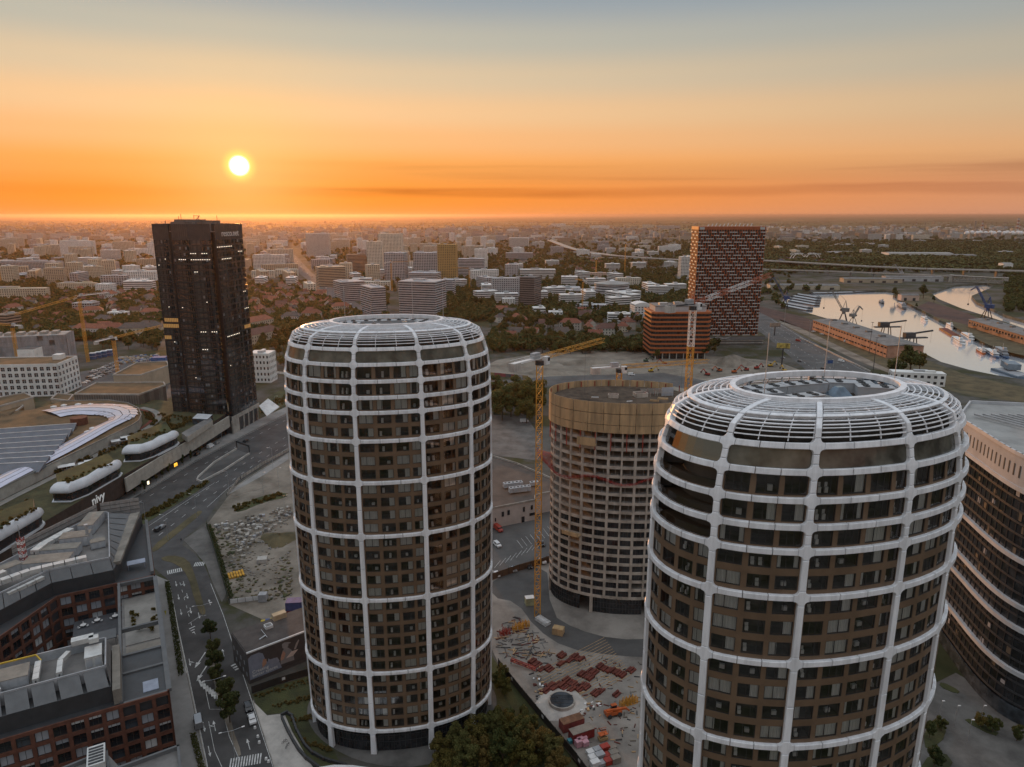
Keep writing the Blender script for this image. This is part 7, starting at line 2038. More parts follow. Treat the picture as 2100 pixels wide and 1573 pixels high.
# ---- excavators and machines on the excavated ground
def excavator(label, px, py, rz, m_):
 t = thing('excavator', label, 'excavator', (*g(px, py), .05), rz)
 for s in (-1, 1):
  mb = MB(); mb.box(-2.0, s * 1.1 - .3, 0, 2.0, s * 1.1 + .3, .9); mb.build('track', STEELD, t)
 mb = MB(); mb.box(-2.2, -1.3, 1.0, 1.2, 1.3, 2.1); mb.build('body', m_, t)
 mb = MB(); mb.box(-.2, .2, 2.1, 1.3, 1.2, 3.2); mb.build('cab', GLASSD, t)
 mb = MB(); mb.beam((1.0, -.3, 1.8), (4.2, -.3, 4.8), .6); mb.build('boom', m_, t)
 mb = MB(); mb.beam((4.2, -.3, 4.8), (6.4, -.3, 2.2), .45); mb.build('stick', m_, t)
 mb = MB(); mb.box(5.9, -.9, 1.2, 7.0, .3, 2.2); mb.build('bucket', STEELD, t)
OG = mat('machine_orange', (.5, .11, .025)); YE = mat('machine_yellow', (.55, .33, .03), .5, .15, .5)
for lb, x, y, a, m_ in (('orange excavator in the middle of the red machines', 1475, 762, 3.4, OG), ('dark red excavator left of the group', 1450, 770, 2.2, REDP), ('red excavator at the right of the row', 1552, 757, .4, REDP), ('second red excavator behind the right tower', 1530, 760, 3.0, REDP), ('orange loader beside the gravel heap', 1506, 765, .2, OG), ('yellow bulldozer near the highway', 1580, 752, .4, YE), ('yellow excavator at the road edge', 1608, 762, 1.8, YE), ('yellow excavator beside the low crane', 1335, 763, .2, YE), ('dark green drilling rig by the orange office', 1325, 742, .3, mat('rig_green', (.05, .10, .06))), ('red machine behind the yellow excavator', 1362, 748, 2.8, REDP)):
 excavator(lb, x, y, a, m_)
# ---- heaps of earth
def heap(label, px, py, w, d, h, seed, m_=GRAVEL):
 rr_ = random.Random(seed); n = 26; m = 6; mb = MB(); V = []
 for j in range(m + 1):
  r_ = 1 - j / m
  for i in range(n):
   a = 2 * math.pi * i / n; q = 1 + .22 * math.sin(a * 3 + seed) + rr_.uniform(-.07, .07)
   V.append((math.cos(a) * w / 2 * r_ * q, math.sin(a) * d / 2 * r_ * q, h * (1 - r_ ** 1.4) * (1 + rr_.uniform(-.1, .1))))
 F = [(j * n + i, j * n + (i + 1) % n, (j + 1) * n + (i + 1) % n, (j + 1) * n + i) for j in range(m) for i in range(n)]
 mb.add(V, F); tag(mb.build('earth_heap', m_, None, (*g(px, py), 0), smooth=True), label, 'heap')
heap('tall grey gravel heap behind the excavated ground', 1500, 748, 38, 22, 9, 1)
heap('long low earth bank left in the excavated ground', 1080, 748, 60, 22, 4, 2, SOIL)
heap('earth bank in the middle of the excavated ground', 1220, 745, 70, 26, 5, 3, SOIL)
heap('small earth mound near the advertising hoardings', 1120, 765, 34, 18, 4, 4, SOIL)
heap('wide earth bank under the yellow crane jib', 1330, 752, 60, 20, 3, 5, SOIL)
heap('scrubby earth mound in the storage yard', 575, 1105, 16, 14, 2.2, 6, DRYGRASS)

# ---- street lamps, signs
def lamp(label, px, py, h=9, arm=2.0, rz=0.0, double=False):
 t = thing('street_lamp', label, 'street lamp', (*g(px, py), .05), rz)
 mb = MB(); mb.cyl(0, 0, 0, h, .09, 8, .05); mb.build('pole', STEEL, t)
 for s in ((-1, 1) if double else (1,)):
  mb = MB(); mb.beam((0, 0, h), (s * arm, 0, h + .3), .07); ao = mb.build('arm', STEEL, t); mb = MB(); mb.box(s * arm - .35, -.14, h + .22, s * arm + .35, .14, h + .36); mb.build('lantern', WHITEP, ao)
for k, (x, y) in enumerate(((446, 1450), (482, 1560), (420, 1290))): lamp(f'double armed street lamp on the planted island, {("middle", "nearest", "farthest")[k]}', x, y, 8.5, 2.6, HS + 1.5, True)
for k, (x, y) in enumerate(((345, 1108), (404, 1062), (470, 1012), (560, 960), (300, 1080))): lamp(f'street lamp on the right side of the main street, {("second", "third", "fourth", "farthest", "first")[k]} from the brick block', x, y, 11, 2.2, HM + 1.6)
for k, (x, y) in enumerate(((520, 862), (455, 905), (565, 842))): lamp(f'street lamp on the shopping centre pavement, {("middle", "nearest", "farthest")[k]}', x, y, 10, 2, HM - 1.6)
for k, (x, y) in enumerate(((572, 1000), (585, 1060), (540, 1010))): lamp(f'lone lamp post by the roundabout, {("upper right", "lower right", "left")[k]}', x, y, 10, 1.5)
for k, (x, y) in enumerate(((1957, 1490), (1985, 1520), (1925, 1480), (2010, 1490))): lamp(f'slim black lamp post on the plaza, {("left", "front", "by the lawn", "right")[k]}', x, y, 6, .4)
for k, (x, y, h) in enumerate(((1608, 668, 30), (1658, 705, 24), (1782, 725, 30), (1790, 765, 30))):
 mb = MB(); mb.cyl(0, 0, 0, h, .3, 8, .15); mb.box(-1.2, -.2, h, 1.2, .2, h + .4); tag(mb.build('lighting_mast', CONC if k < 2 else STEELD, None, (*g(x, y), 0)), f'tall lighting mast at the harbour, {("far left", "beside the highway", "before the warehouse", "near the trees")[k]}', 'mast')
def billboard(label, px, py, h, w, hh, rz, face):
 t = thing('billboard', label, 'billboard', (*g(px, py), .05), rz)
 mb = MB(); mb.cyl(0, 0, 0, h, .6, 10); mb.build('pole', STEELD, t)
 mb = MB(); mb.box(-w / 2, -.4, h, w / 2, .4, h + hh); mb.build('panel', face, t)
 mb = MB(); mb.box(-w / 2 - .2, -.6, h - .4, w / 2 + .2, .6, h - .05); mb.build('walkway', STEELD, t)
billboard('yellow and white billboard on a dark pole by the highway', 1603, 748, 15, 11, 4.5, R(-15), mat('poster_yellow', (.45, .33, .08), .6, .4, .25))
billboard('tan double billboard upper left of the highway', 1588, 688, 10, 12, 4, R(10), mat('poster_tan', (.33, .25, .19), .6, .2, .3))
t = thing('sign_gantry', 'steel sign gantry spanning the highway', 'gantry', (*g(1690, 760), .05), R(8))
for s in (-8, 8):
 mb = MB(); mb.beam((s, 0, 0), (s, 0, 7), .4); mb.build('post', STEEL, t)
mb = MB(); lattice(mb, (-8, 0, 7), (8, 0, 7), .9, 10, .12); mb.build('truss', STEEL, t); mb = MB(); mb.box(2, -.6, 6.2, 7, -.4, 9); mb.build('sign_plate', BLUEP, t)
def bicycle(label, px, py, rz):
 t = thing('bicycle', label, 'bicycle', (*g(px, py), .13), rz)
 for sx in (-.52, .52):
  mb = MB(); n = 14
  for i in range(n):
   a, b = 2 * math.pi * i / n, 2 * math.pi * (i + 1) / n; mb.beam((sx + .33 * math.cos(a), 0, .33 + .33 * math.sin(a)), (sx + .33 * math.cos(b), 0, .33 + .33 * math.sin(b)), .05)
  mb.build('wheel', STEELD, t)
 mb = MB()
 for a, b in (((-.52, .33), (-.15, .85)), ((-.52, .33), (0, .3)), ((0, .3), (-.15, .85)), ((0, .3), (.4, .8)), ((-.15, .85), (.4, .8)), ((.52, .33), (.4, .95))): mb.beam((a[0], 0, a[1]), (b[0], 0, b[1]), .05)
 mb.build('frame', STEELD, t); mb = MB(); mb.box(-.28, -.08, .9, -.02, .08, .97); mb.build('saddle', STEELD, t); mb = MB(); mb.beam((.4, -.28, 1.0), (.4, .28, 1.0), .05); mb.build('handlebar', STEELD, t)
bicycle('black bicycle parked on the pale pavement, upper one', 584, 1524, .8); bicycle('black bicycle parked on the pale pavement, lower one', 590, 1532, 1.2)
for k, (x, y) in enumerate(((523, 1494), (529, 1512), (532, 1524), (546, 1558), (551, 1563))):
 mb = MB(); mb.cyl(0, 0, 0, .55, .38, 10, .3); mb.cyl(0, 0, .55, .65, .3, 10, .1); tag(mb.build('stone_bollard', WHITEP, None, (*g(x, y), .06)), f'round white stone bollard at the kerb, {("first", "second", "third", "fourth", "fifth")[k]} from the car', 'bollard', 'white bollards at the kerb')
def person(label, px, py, rz, top, z=.16):
 T = thing('person', label, 'person', (*g(px, py), z), rz)
 V = [(0, 0, .95), (0, 0, 1.2), (0, 0, 1.42), (0, .01, 1.52), (0, .02, 1.68), (-.1, 0, .9), (-.1, .14, .5), (-.1, .12, .06), (-.1, .24, .04), (.1, 0, .9), (.1, -.08, .48), (.1, -.22, .08), (.1, -.12, .04), (-.19, 0, 1.4), (-.25, -.03, 1.12), (-.24, .1, .88), (.19, 0, 1.4), (.25, .03, 1.12), (.24, -.08, .88)]
 E_ = [(0, 1), (1, 2), (2, 3), (3, 4), (0, 5), (5, 6), (6, 7), (7, 8), (0, 9), (9, 10), (10, 11), (11, 12), (2, 13), (13, 14), (14, 15), (2, 16), (16, 17), (17, 18)]
 RD = [.15, .15, .13, .06, .11, .09, .065, .045, .045, .09, .065, .045, .045, .07, .05, .035, .07, .05, .035]
 me = bpy.data.meshes.new('body'); me.from_pydata(V, E_, []); me.materials.append(top)
 o = bpy.data.objects.new('body', me); COL.objects.link(o); o.parent = T
 sk = o.modifiers.new('skin', 'SKIN'); o.modifiers.new('sub', 'SUBSURF').render_levels = 1
 for d, r_ in zip(me.skin_vertices[0].data, RD): d.radius = (r_, r_)
 me.skin_vertices[0].data[0].use_root = True
 mb = MB(); mb.cyl(0, .0, 1.64, 1.82, .115, 10, .06); mb.build('hair', STEELD, T)
person('person in a yellow vest walking on the left pavement', 340, 1262, .3, mat('hi_vis', (.55, .5, .04), .7, .1, 1))
person('person in dark clothes crossing near the junction', 372, 1112, 1.0, METALD)
# ---- white canopy roof tip at the lower edge
mb = MB(); pts = smooth_poly(P((640, 1575), (700, 1566), (790, 1578), (820, 1640), (640, 1640), z=4), 1); mb.prism(pts, 3.4, 4.0); o = mb.build('entrance_canopy', WHITEP); tag(o, 'white curved canopy edge in front of the left oval tower', 'canopy')
# ================================================================== HARBOUR
SALMON = mat('salmon_render', (.50, .27, .18), .85, .12, .2)
def warehouse(label, A, B, depth, z, wall, nwin, rows):
 a, b = Vector(g(*A)), Vector(g(*B)); d = b - a; L_ = d.length; h = math.atan2(d.y, d.x)
 T = thing('warehouse', label, 'warehouse', (a.x, a.y, 0), h)
 rnd = random.Random(nwin)
 mb = MB(); mb.box(.3, .5, 0, L_ - .3, depth, z - .6); mb.build('body', wall, T)
 W1 = unit_window('wh_w', [GLASSD, STEELD, BLIND])
 gridwall(T, (0, 0), (L_, 0), 0, z, nwin, rows, L_ / nwin * .35, z / rows * .72, wall, [W1], rnd, out=.5, name='long_wall')
 gridwall(T, (L_, 0), (L_, depth), 0, z, 4, rows, depth / 4 * .5, z / rows * .75, wall, [W1], rnd, out=.5, name='end_wall')
 mb = MB(); mb.add([(-.6, -.8, z), (L_ + .6, -.8, z), (L_ + .6, depth / 2, z + 1.6), (-.6, depth / 2, z + 1.6), (L_ + .6, depth + .6, z), (-.6, depth + .6, z), (-.6, -.8, z - .4), (L_ + .6, -.8, z - .4)], [(0, 1, 2, 3), (3, 2, 4, 5), (6, 7, 1, 0), (1, 4, 2), (0, 3, 5)]); mb.build('roof', GREYROOF, T)
 for k in range(max(1, int(L_ / 28))):
  mb = MB(); x = 12 + k * 27; mb.box(x, -3.2, 3.6, x + 7, -.05, 3.9); mb.build('loading_canopy', STEELD, T)
  mb = MB(); mb.box(x + .5, depth * .42, z + 1.4, x + 5, depth * .58, z + 3.0); mb.build('roof_vent', CONCD, T)
warehouse('long salmon coloured warehouse on the near quay', (1666, 676), (1817, 734), 34, 11.5, SALMON, 26, 2)
warehouse('second brick warehouse across the basin', (1985, 670), (2118, 712), 26, 9, mat('brown_render', (.34, .20, .13), .85, .15, .2), 22, 1)
city_block('small pale two storey harbour office beside the trees', 'office building', (1882, 791, 766), 38, 10, R(-13), 'grid', 'white', 3, 2, 'harbour_office', bay=5)
def portal_crane(label, px, py, h, col, jdir, jup=1.0, scale=1.0, jlen=26):
 T = thing('harbour_crane', label, 'crane', (*g(px, py), 0), jdir); T.scale = (scale,) * 3
 for sx in (-1, 1):
  for sy in (-1, 1):
   mb = MB(); mb.beam((sx * 5, sy * 4.5, 0), (sx * 1.8, sy * 1.8, 11), .8); mb.build('portal_leg', STEELD, T)
 for sy in (-1, 1):
  mb = MB(); mb.beam((-4.5, sy * 4.1, 1.5), (4.5, sy * 4.1, 1.5), .6); mb.build('sill_beam', STEELD, T)
 mb = MB(); mb.cyl(0, 0, 11, 14, 2.2, 12); mb.build('pedestal', col, T)
 mb = MB(); mb.box(-6, -2.6, 14, 2.5, 2.6, 18.5); mb.build('machine_house', col, T)
 mb = MB(); mb.box(2.6, -2.4, 14.5, 4.4, -.4, 17); mb.build('cab', GLASSB, T)
 mb = MB()
 for s in (-1, 1): mb.beam((-3, s * 1.6, 18.5), (-1, s * .4, 18.5 + h), .55)
 for s in (-1, 1): mb.beam((1.5, s * 1.6, 18.5), (-1, s * .4, 18.5 + h), .45)
 mb.build('a_frame', col, T)
 tip = Vector((jlen * .62, 0, 17 + jlen * .75 * jup))
 mb = MB(); lattice(mb, (2.2, 0, 17), tip, 1.6, 8, .3); mb.build('jib', col, T)
 tip2 = tip + Vector((7, 0, -5.5))
 mb = MB(); lattice(mb, tip, tip2, 1.0, 3, .22); mb.beam(tip, tip + Vector((-3.5, 0, 1.2)), .5); mb.build('fly_jib', col, T)
 mb = MB(); mb.beam((-1, 0, 18.5 + h), tip + Vector((-3.5, 0, 1.2)), .3); mb.build('tie', col, T)
 mb = MB(); mb.beam(tip2, tip2 - Vector((0, 0, 16)), .12); mb.obox((tip2.x, 0, tip2.z - 18), 1.4, 1.4, 2); mb.build('grab', STEELD, T)
HG = mat('crane_grey', (.22, .215, .20), .6, .15, .3); HB = mat('crane_blue', (.03, .075, .20), .5, .15, .3)
portal_crane('tall grey harbour crane behind the salmon warehouse', 1728, 662, 9, HG, R(150), 1.15)
portal_crane('shorter grey harbour crane beside the tall one', 1748, 668, 6, HG, R(20), 1.0, .8, 16)
portal_crane('blue harbour crane by the moored barges', 1609, 632, 8, HB, R(160), 1.25, .95, 30)
portal_crane('blue harbour crane on the spit at the right', 2022, 655, 9, HB, R(120), 1.1, 1.05)
portal_crane('pale harbour crane far along the railway quay', 1846, 572, 7, UNITW, R(140), 1.0, .8)
def derrick(label, px, py, rz):
 T = thing('loading_derrick', label, 'crane', (*g(px, py), 0), rz)
 for sx in (-5, 5):
  for sy in (-3, 3):
   mb = MB(); mb.beam((sx, sy, -3.4), (sx * .7, sy * .6, 9), .7); mb.build('leg', STEELD, T)
 mb = MB(); mb.box(-14, -2, 9, 16, 2, 10.2); mb.build('bridge_beam', METALD, T)
 mb = MB(); mb.box(-9, -2.5, 10.4, 2, 2.5, 15); mb.build('machine_house', METALD, T)
 mb = MB(); mb.beam((0, 0, 14), (22, 0, 16.5), 1.2, 1.6); mb.build('boom', METALD, T)
 mb = MB(); mb.beam((21, 0, 16), (21, 0, 4), .1); mb.build('rope', STEELD, T)
derrick('dark loading derrick over the basin, nearer the tall cranes', 1816, 688, R(4)); derrick('dark loading derrick over the basin, nearer the camera', 1868, 712, R(8))
def ship(label, px, py, L_, heading, hull, deck=WHITEP, decks=2, wid=None, name='passenger_ship', cat='ship'):
 X = g(px, py, WZ); T = thing(name, label, cat, (X[0], X[1], WZ), heading)
 w = wid or L_ * .15
 o = [(-L_ / 2, -w / 2), (L_ * .36, -w / 2), (L_ * .46, -w * .28), (L_ / 2, 0), (L_ * .46, w * .28), (L_ * .36, w / 2), (-L_ / 2, w / 2)]
 n = len(o); mb = MB(); V = [(x * .97, y * .8, -.3) for x, y in o] + [(x, y, 1.9) for x, y in o]
 mb.add(V, [(i, (i + 1) % n, (i + 1) % n + n, i + n) for i in range(n)] + [tuple(range(n, 2 * n))]); mb.build('hull', hull, T)
 for k in range(decks):
  f = .78 - k * .16; z0 = 1.95 + k * 2.6
  mb = MB(); mb.box(-L_ * .46 + k * L_ * .05, -w * .42, z0, -L_ * .46 + k * L_ * .05 + L_ * f, w * .42, z0 + 2.3); mb.build('cabin_deck', GLASSB, T)
  for zz in (z0, z0 + 1.5):
   mb = MB(); mb.box(-L_ * .465 + k * L_ * .05, -w * .435, zz, -L_ * .455 + k * L_ * .05 + L_ * f, w * .435, zz + .85); mb.build('deck_band', deck, T)
 mb = MB(); mb.box(L_ * .1, -w * .25, 1.95 + decks * 2.6, L_ * .2, w * .25, 4.2 + decks * 2.6); mb.build('wheelhouse', deck, T)
 mb = MB(); mb.beam((0, 0, 2 + decks * 2.6), (0, 0, 7.5 + decks * 2.6), .2); mb.build('mast', STEEL, T)
DKH = mat('dark_hull', (.04, .04, .042), .5, .1, .3); BLH = mat('blue_hull', (.05, .10, .2), .5, .1, .3)
HSH = head((1840, 622), (1990, 715))
for lb, x, y, L_, hu, dk, nd in (('small grey ship at the tip of the spit', 1808, 622, 30, DKH, UNITW, 1), ('large white passenger ship at the upper spit bank', 1850, 632, 44, DKH, UNITW, 2), ('small white ferry halfway along the spit', 1896, 658, 28, WHITEP, WHITEP, 1), ('white passenger ship beside the orange barge', 1966, 703, 42, WHITEP, WHITEP, 1), ('second white passenger ship behind the first', 1985, 694, 40, WHITEP, WHITEP, 1), ('small orange and white tug at the lower quay', 2012, 724, 24, mat('orange_hull', (.36, .10, .03)), WHITEP, 1), ('white river ship beside the tug', 2034, 729, 38, BLH, WHITEP, 1), ('grey river ship at the end of the row', 2054, 730, 36, BLH, UNITW, 2), ('white launch on the orange barge', 1948, 672, 26, WHITEP, WHITEP, 1)):
 ship(lb, x, y, L_, HSH, hu, dk, nd)
def barge(label, px, py, L_, w, heading, hull, cover, n=6):
 X = g(px, py, WZ); T = thing('cargo_barge', label, 'barge', (X[0], X[1], WZ), heading)
 mb = MB(); V = [(-L_ / 2, -w / 2), (L_ / 2 - 3, -w / 2), (L_ / 2, -w * .2), (L_ / 2, w * .2), (L_ / 2 - 3, w / 2), (-L_ / 2, w / 2)]; mb.prism(V, -.2, 1.8); mb.build('hull', hull, T)
 for k in range(n):
  x0 = -L_ * .44 + L_ * .86 * k / n; mb = MB(); mb.add([(x0, -w * .38, 1.85), (x0 + L_ * .86 / n - .2, -w * .38, 1.85), (x0 + L_ * .86 / n - .2, 0, 2.9), (x0, 0, 2.9), (x0 + L_ * .86 / n - .2, w * .38, 1.85), (x0, w * .38, 1.85)], [(0, 1, 2, 3), (3, 2, 4, 5), (0, 3, 5), (1, 4, 2)]); mb.build('hatch_cover', cover, T)
HBG = head((1620, 605), (1695, 618))
for k in range(6):
 barge(f'dark cargo barge moored in the corner of the basin, {("first", "second", "third", "fourth", "fifth", "sixth")[k]} from the top', 1655 - k * 2 - (k > 3) * 12, 608 + k * 5.0, 66, 10.5, HBG, DKH, (UNITW, STEEL)[k % 2])
barge('long barge with pale covers along the north quay', 1708, 602, 90, 11, head((1670, 602), (1750, 600)), DKH, UNITW, 8); barge('barge with pale covers right of the long one', 1778, 599, 60, 11, head((1750, 600), (1815, 598)), DKH, UNITW)
barge('rust orange pontoon barge below the spit', 1948, 684, 62, 9, HSH, mat('orange_barge', (.30, .12, .03), .8, .2, .3), RUSTY, 3)
barge('long grey barge on the far channel bank', 2040, 630, 90, 11, HSH, DKH, UNITW, 8); barge('barge with white covers near the right edge', 2085, 650, 70, 11, HSH, DKH, WHITEP, 6)
barge('bluish moored pontoon at the lower right of the basin', 2078, 768, 36, 16, HSH + .3, mat('pontoon_blue', (.14, .18, .22)), UNITW, 4)
crate_obj('tall blue cabin pontoon at the lower right of the basin', 'harbour_cabin', 'cabin', 2072, 755, 18, 10, 5, mat('pale_blue_wall', (.22, .27, .31)), HSH)
def viaduct(label, pts, z, w, step=34, name='road_viaduct', rail=True):
 wp = [g(x, y, z) for x, y in pts]; T = thing(name, label, 'bridge')
 for a, b in zip(wp[:-1], wp[1:]):
  mb = MB(); mb.beam((*a, z - .8), (*b, z - .8), w, 1.5); mb.build('deck', CONC, T)
  d = Vector((b[0] - a[0], b[1] - a[1])).normalized(); n = Vector((d.y, -d.x))
  for s in (-1, 1):
   mb = MB(); o = n * s * (w / 2); mb.beam((a[0] + o.x, a[1] + o.y, z + .5), (b[0] + o.x, b[1] + o.y, z + .5), .35, 1.0); mb.build('parapet', CONCL, T)
 for x, y, h in along(wp, step, 6):
  mb = MB(); mb.obox((x, y, -3), 2.2, w * .7, z + 1.5, h); mb.build('pier', CONCD, T)
 return T
viaduct('long harbour road bridge crossing the right half of the picture', [(1550, 533), (1640, 538), (1780, 546), (1900, 551), (2120, 556)], 15, 24, 60)
viaduct('lower rail viaduct in front of the road bridge', [(1560, 552), (1700, 556), (1850, 562), (1955, 566)], 10, 12, 45, 'rail_viaduct')
viaduct('curving motorway viaduct behind the round building', [(1127, 492), (1165, 507), (1200, 516), (1260, 524), (1330, 529), (1400, 533)], 12, 26, 60, 'motorway_viaduct')
viaduct('straight elevated road below the motorway viaduct', [(1180, 526), (1290, 530), (1400, 534)], 9, 14, 40, 'elevated_road')
viaduct('far curved ramp by the container yard', [(1690, 506), (1720, 500), (1760, 498), (1790, 497)], 8, 12, 60, 'access_ramp')
t = thing('truss_bridge', 'steel truss span of the harbour bridge at the right', 'bridge')
a, b = g(1955, 566, 12), g(2060, 571, 12); h = math.atan2(b[1] - a[1], b[0] - a[0]); L_ = math.hypot(b[0] - a[0], b[1] - a[1])
t.location = (a[0], a[1], 0); t.rotation_euler = (0, 0, h)
for s in (-6, 6):
 mb = MB(); n = 10
 mb.beam((0, s, 3), (L_, s, 3), .8); mb.beam((0, s, 13), (L_, s, 13), .8)
 for k in range(n): mb.beam((L_ * k / n, s, 3 if k % 2 else 13), (L_ * (k + 1) / n, s, 13 if k % 2 else 3), .6)
 mb.build('truss', CONC, t)
mb = MB(); mb.box(0, -6, 12.6, L_, 6, 13.4); mb.build('deck', CONC, t)
for x in (-3, L_ + 3):
 mb = MB(); mb.box(x - 3, -7, -4, x + 3, 7, 14); mb.build('pier', CONC, t)
for lb, x, yb, w, d, z, wl in (('huge white shed beyond the road bridge', 1888, 529, 190, 60, 15, 'white'), ('grey shed joined to the white one', 1960, 531, 120, 50, 12, 'grey'), ('low pale depot along the railway', 1650, 594, 120, 25, 8, 'beige'), ('low brown depot near the far crane', 1790, 580, 110, 25, 8, 'tan'), ('long grey depot under the bridge', 1875, 577, 110, 22, 9, 'grey'), ('white cube building right of the bridge', 2066, 555, 22, 22, 17, 'white'), ('pale harbour shed behind the container yard', 1760, 522, 150, 40, 9, 'tan'), ('small reddish house on the spit', 1866, 617, 26, 14, 9, 'pink')):
 T = thing('industrial_shed', lb, 'shed', (*g(x, yb), 0), R(-6))
 mb = MB(); mb.box(-w / 2, 0, 0, w / 2, d, z - .5); mb.build('wall', WALLS[wl], T)
 nb = max(2, int(w / 22))
 for k in range(nb):
  x0 = -w / 2 + w * k / nb; mb = MB(); mb.add([(x0, -.5, z - .5), (x0 + w / nb, -.5, z - .5), (x0 + w / nb, d / 2, z + 1.5), (x0, d / 2, z + 1.5), (x0 + w / nb, d + .5, z - .5), (x0, d + .5, z - .5)], [(0, 1, 2, 3), (3, 2, 4, 5), (0, 3, 5), (1, 4, 2)]); mb.build('roof_bay', ROOFS[2] if wl == 'white' else GREYROOF, T)
  mb = MB(); mb.box(x0 + w / nb * .3, -.3, 0, x0 + w / nb * .6, -.05, z * .5); mb.build('door', STEELD, T)
rr = random.Random(14); mb = MB()
CM = [mat('box_' + n_, c_, .6, .15, .3) for n_, c_ in (('red', (.22, .06, .04)), ('blue', (.06, .10, .18)), ('grey', (.3, .3, .3)), ('orange', (.30, .14, .05)), ('green', (.08, .14, .09)))]
for k in range(360):
 x, y = rr.uniform(1595, 1760), rr.uniform(529, 540)
 c = g(x, y); mb.obox((c[0], c[1], 0), 12, 2.5, rr.choice((2.6, 5.2, 7.8)), R(-5), rr.randrange(5))
tag(mb.build('container_stacks', CM), 'mixed coloured container stacks in the far container yard', 'containers', kind='stuff')
for k, x in enumerate((1637, 1664)):
 T = thing('container_gantry', f'white arched container gantry, {("left", "right")[k]} of two', 'gantry crane', (*g(x, 536), 0))
 for s in (-1, 1):
  mb = MB(); pts_ = [(s * 4 + 22 * math.cos(a), 0, 24 * math.sin(a)) for a in [i * math.pi / 8 for i in range(9)]]; mb.tube(pts_, .9); mb.build('arch', WHITEP, T)
 mb = MB(); mb.box(-26, -1, 20, 26, 1, 22); mb.build('girder', WHITEP, T)
def sphere_mesh(nm, m_):
 bm = bmesh.new(); bmesh.ops.create_uvsphere(bm, u_segments=14, v_segments=9, radius=1.0); me = bpy.data.meshes.new(nm); bm.to_mesh(me); bm.free(); me.materials.append(m_)
 for p_ in me.polygons: p_.use_smooth = True
 return me
SPH = sphere_mesh('tank_sphere', WHITEP)
for k in range(14):
 x = 1982 + k * 9.2 + (k % 3) * 1.5; y = 484.5 - (k % 2) * 1.5
 c = g(x, y); T = thing('storage_tank', f'white spherical storage tank on the right horizon, {k + 1} from the left' if False else 'white spherical storage tank on the right horizon', 'tank', (*c, 0), 0, 'white storage tanks')
 inst(SPH, 'sphere', T, (0, 0, 17), 0, (15, 15, 15))
 mb = MB()
 for q in range(6): mb.beam((12 * math.cos(q), 12 * math.sin(q), 0), (12 * math.cos(q), 12 * math.sin(q), 14), 1.4)
 mb.build('legs', STEEL, T)['kind'] = 'stuff'
STR = mat_stripe('red_white_chimney', (.55, .52, .5), (.30, .10, .07), 2, 26, .5, .8)
for lb, x, y, top, r_, m_ in (('thick brown chimney of the power plant', 1997, 480, 453, 9, WALLS['brownish']), ('striped chimney right of the thick one', 2012, 480, 452, 5, STR), ('tall striped chimney at the right edge', 2085, 476, 447, 9, STR), ('second striped chimney at the right edge', 2090, 478, 460, 5, STR), ('slim chimney above the refinery', 1878, 470, 450, 3, STR), ('stub chimney of the refinery', 1820, 470, 459, 5, WALLS['brownish']), ('slim dark stack in the refinery', 1896, 470, 456, 3, WALLS['dark']), ('tiny stack left of the refinery', 1745, 478, 464, 3, WALLS['grey'])):
 X, Y = g(x, y); z = zat(x, top, Y)[1]; mb = MB(); mb.cyl(0, 0, 0, z, r_, 12, r_ * .7); tag(mb.build('chimney', m_, None, (X, Y, 0)), lb, 'chimney')
rr = random.Random(15); mb = MB()
for k in range(420):
 x = rr.uniform(1560, 2100); y = rr.uniform(466, 482)
 c = g(x, y)
 if k % 3: mb.cyl(c[0], c[1], 0, rr.uniform(10, 18), rr.uniform(9, 20), 10, mi=rr.choice((0, 0, 1)))
 else: mb.obox((c[0], c[1], 0), rr.uniform(20, 90), 20, rr.uniform(8, 30), 0, rr.choice((1, 2, 3)))
tag(mb.build('refinery', [WHITEP, WALLS['grey'], WALLS['tan'], WALLS['brownish']]), 'distant refinery of pale tanks and low halls on the right horizon', 'refinery', kind='stuff')
for k in range(8):
 crate_obj(f'blue stacked site cabin in the depot yard, {("lower", "upper")[k // 4]} row, {("left", "mid left", "mid right", "right")[k % 4]}', 'site_cabin', 'cabin', 192 + (k % 4) * 11, 736 - (k % 4) * 2.2, 5.4, 5, 2.7, mat('cabin_blue', (.05, .11, .22), .6, .15, .3), R(12), z=.05 + 2.85 * (k // 4), lid=WHITEP)
crate_obj('bright blue tarpaulin shed beside the dark tower', 'tarpaulin_shed', 'shed', 328, 741, 12, 8, 4, mat('bright_blue', (.04, .12, .30), .6, .15, .3), R(8))
litter('depot_stock', 'building stock and blue barriers heaped in the depot yard', [(240, 736), (325, 728), (330, 740), (250, 748)], 160, (2.5, 1.6, 1.6), [BLUEP, UNITW, STEEL, FORM, CONC], 16)
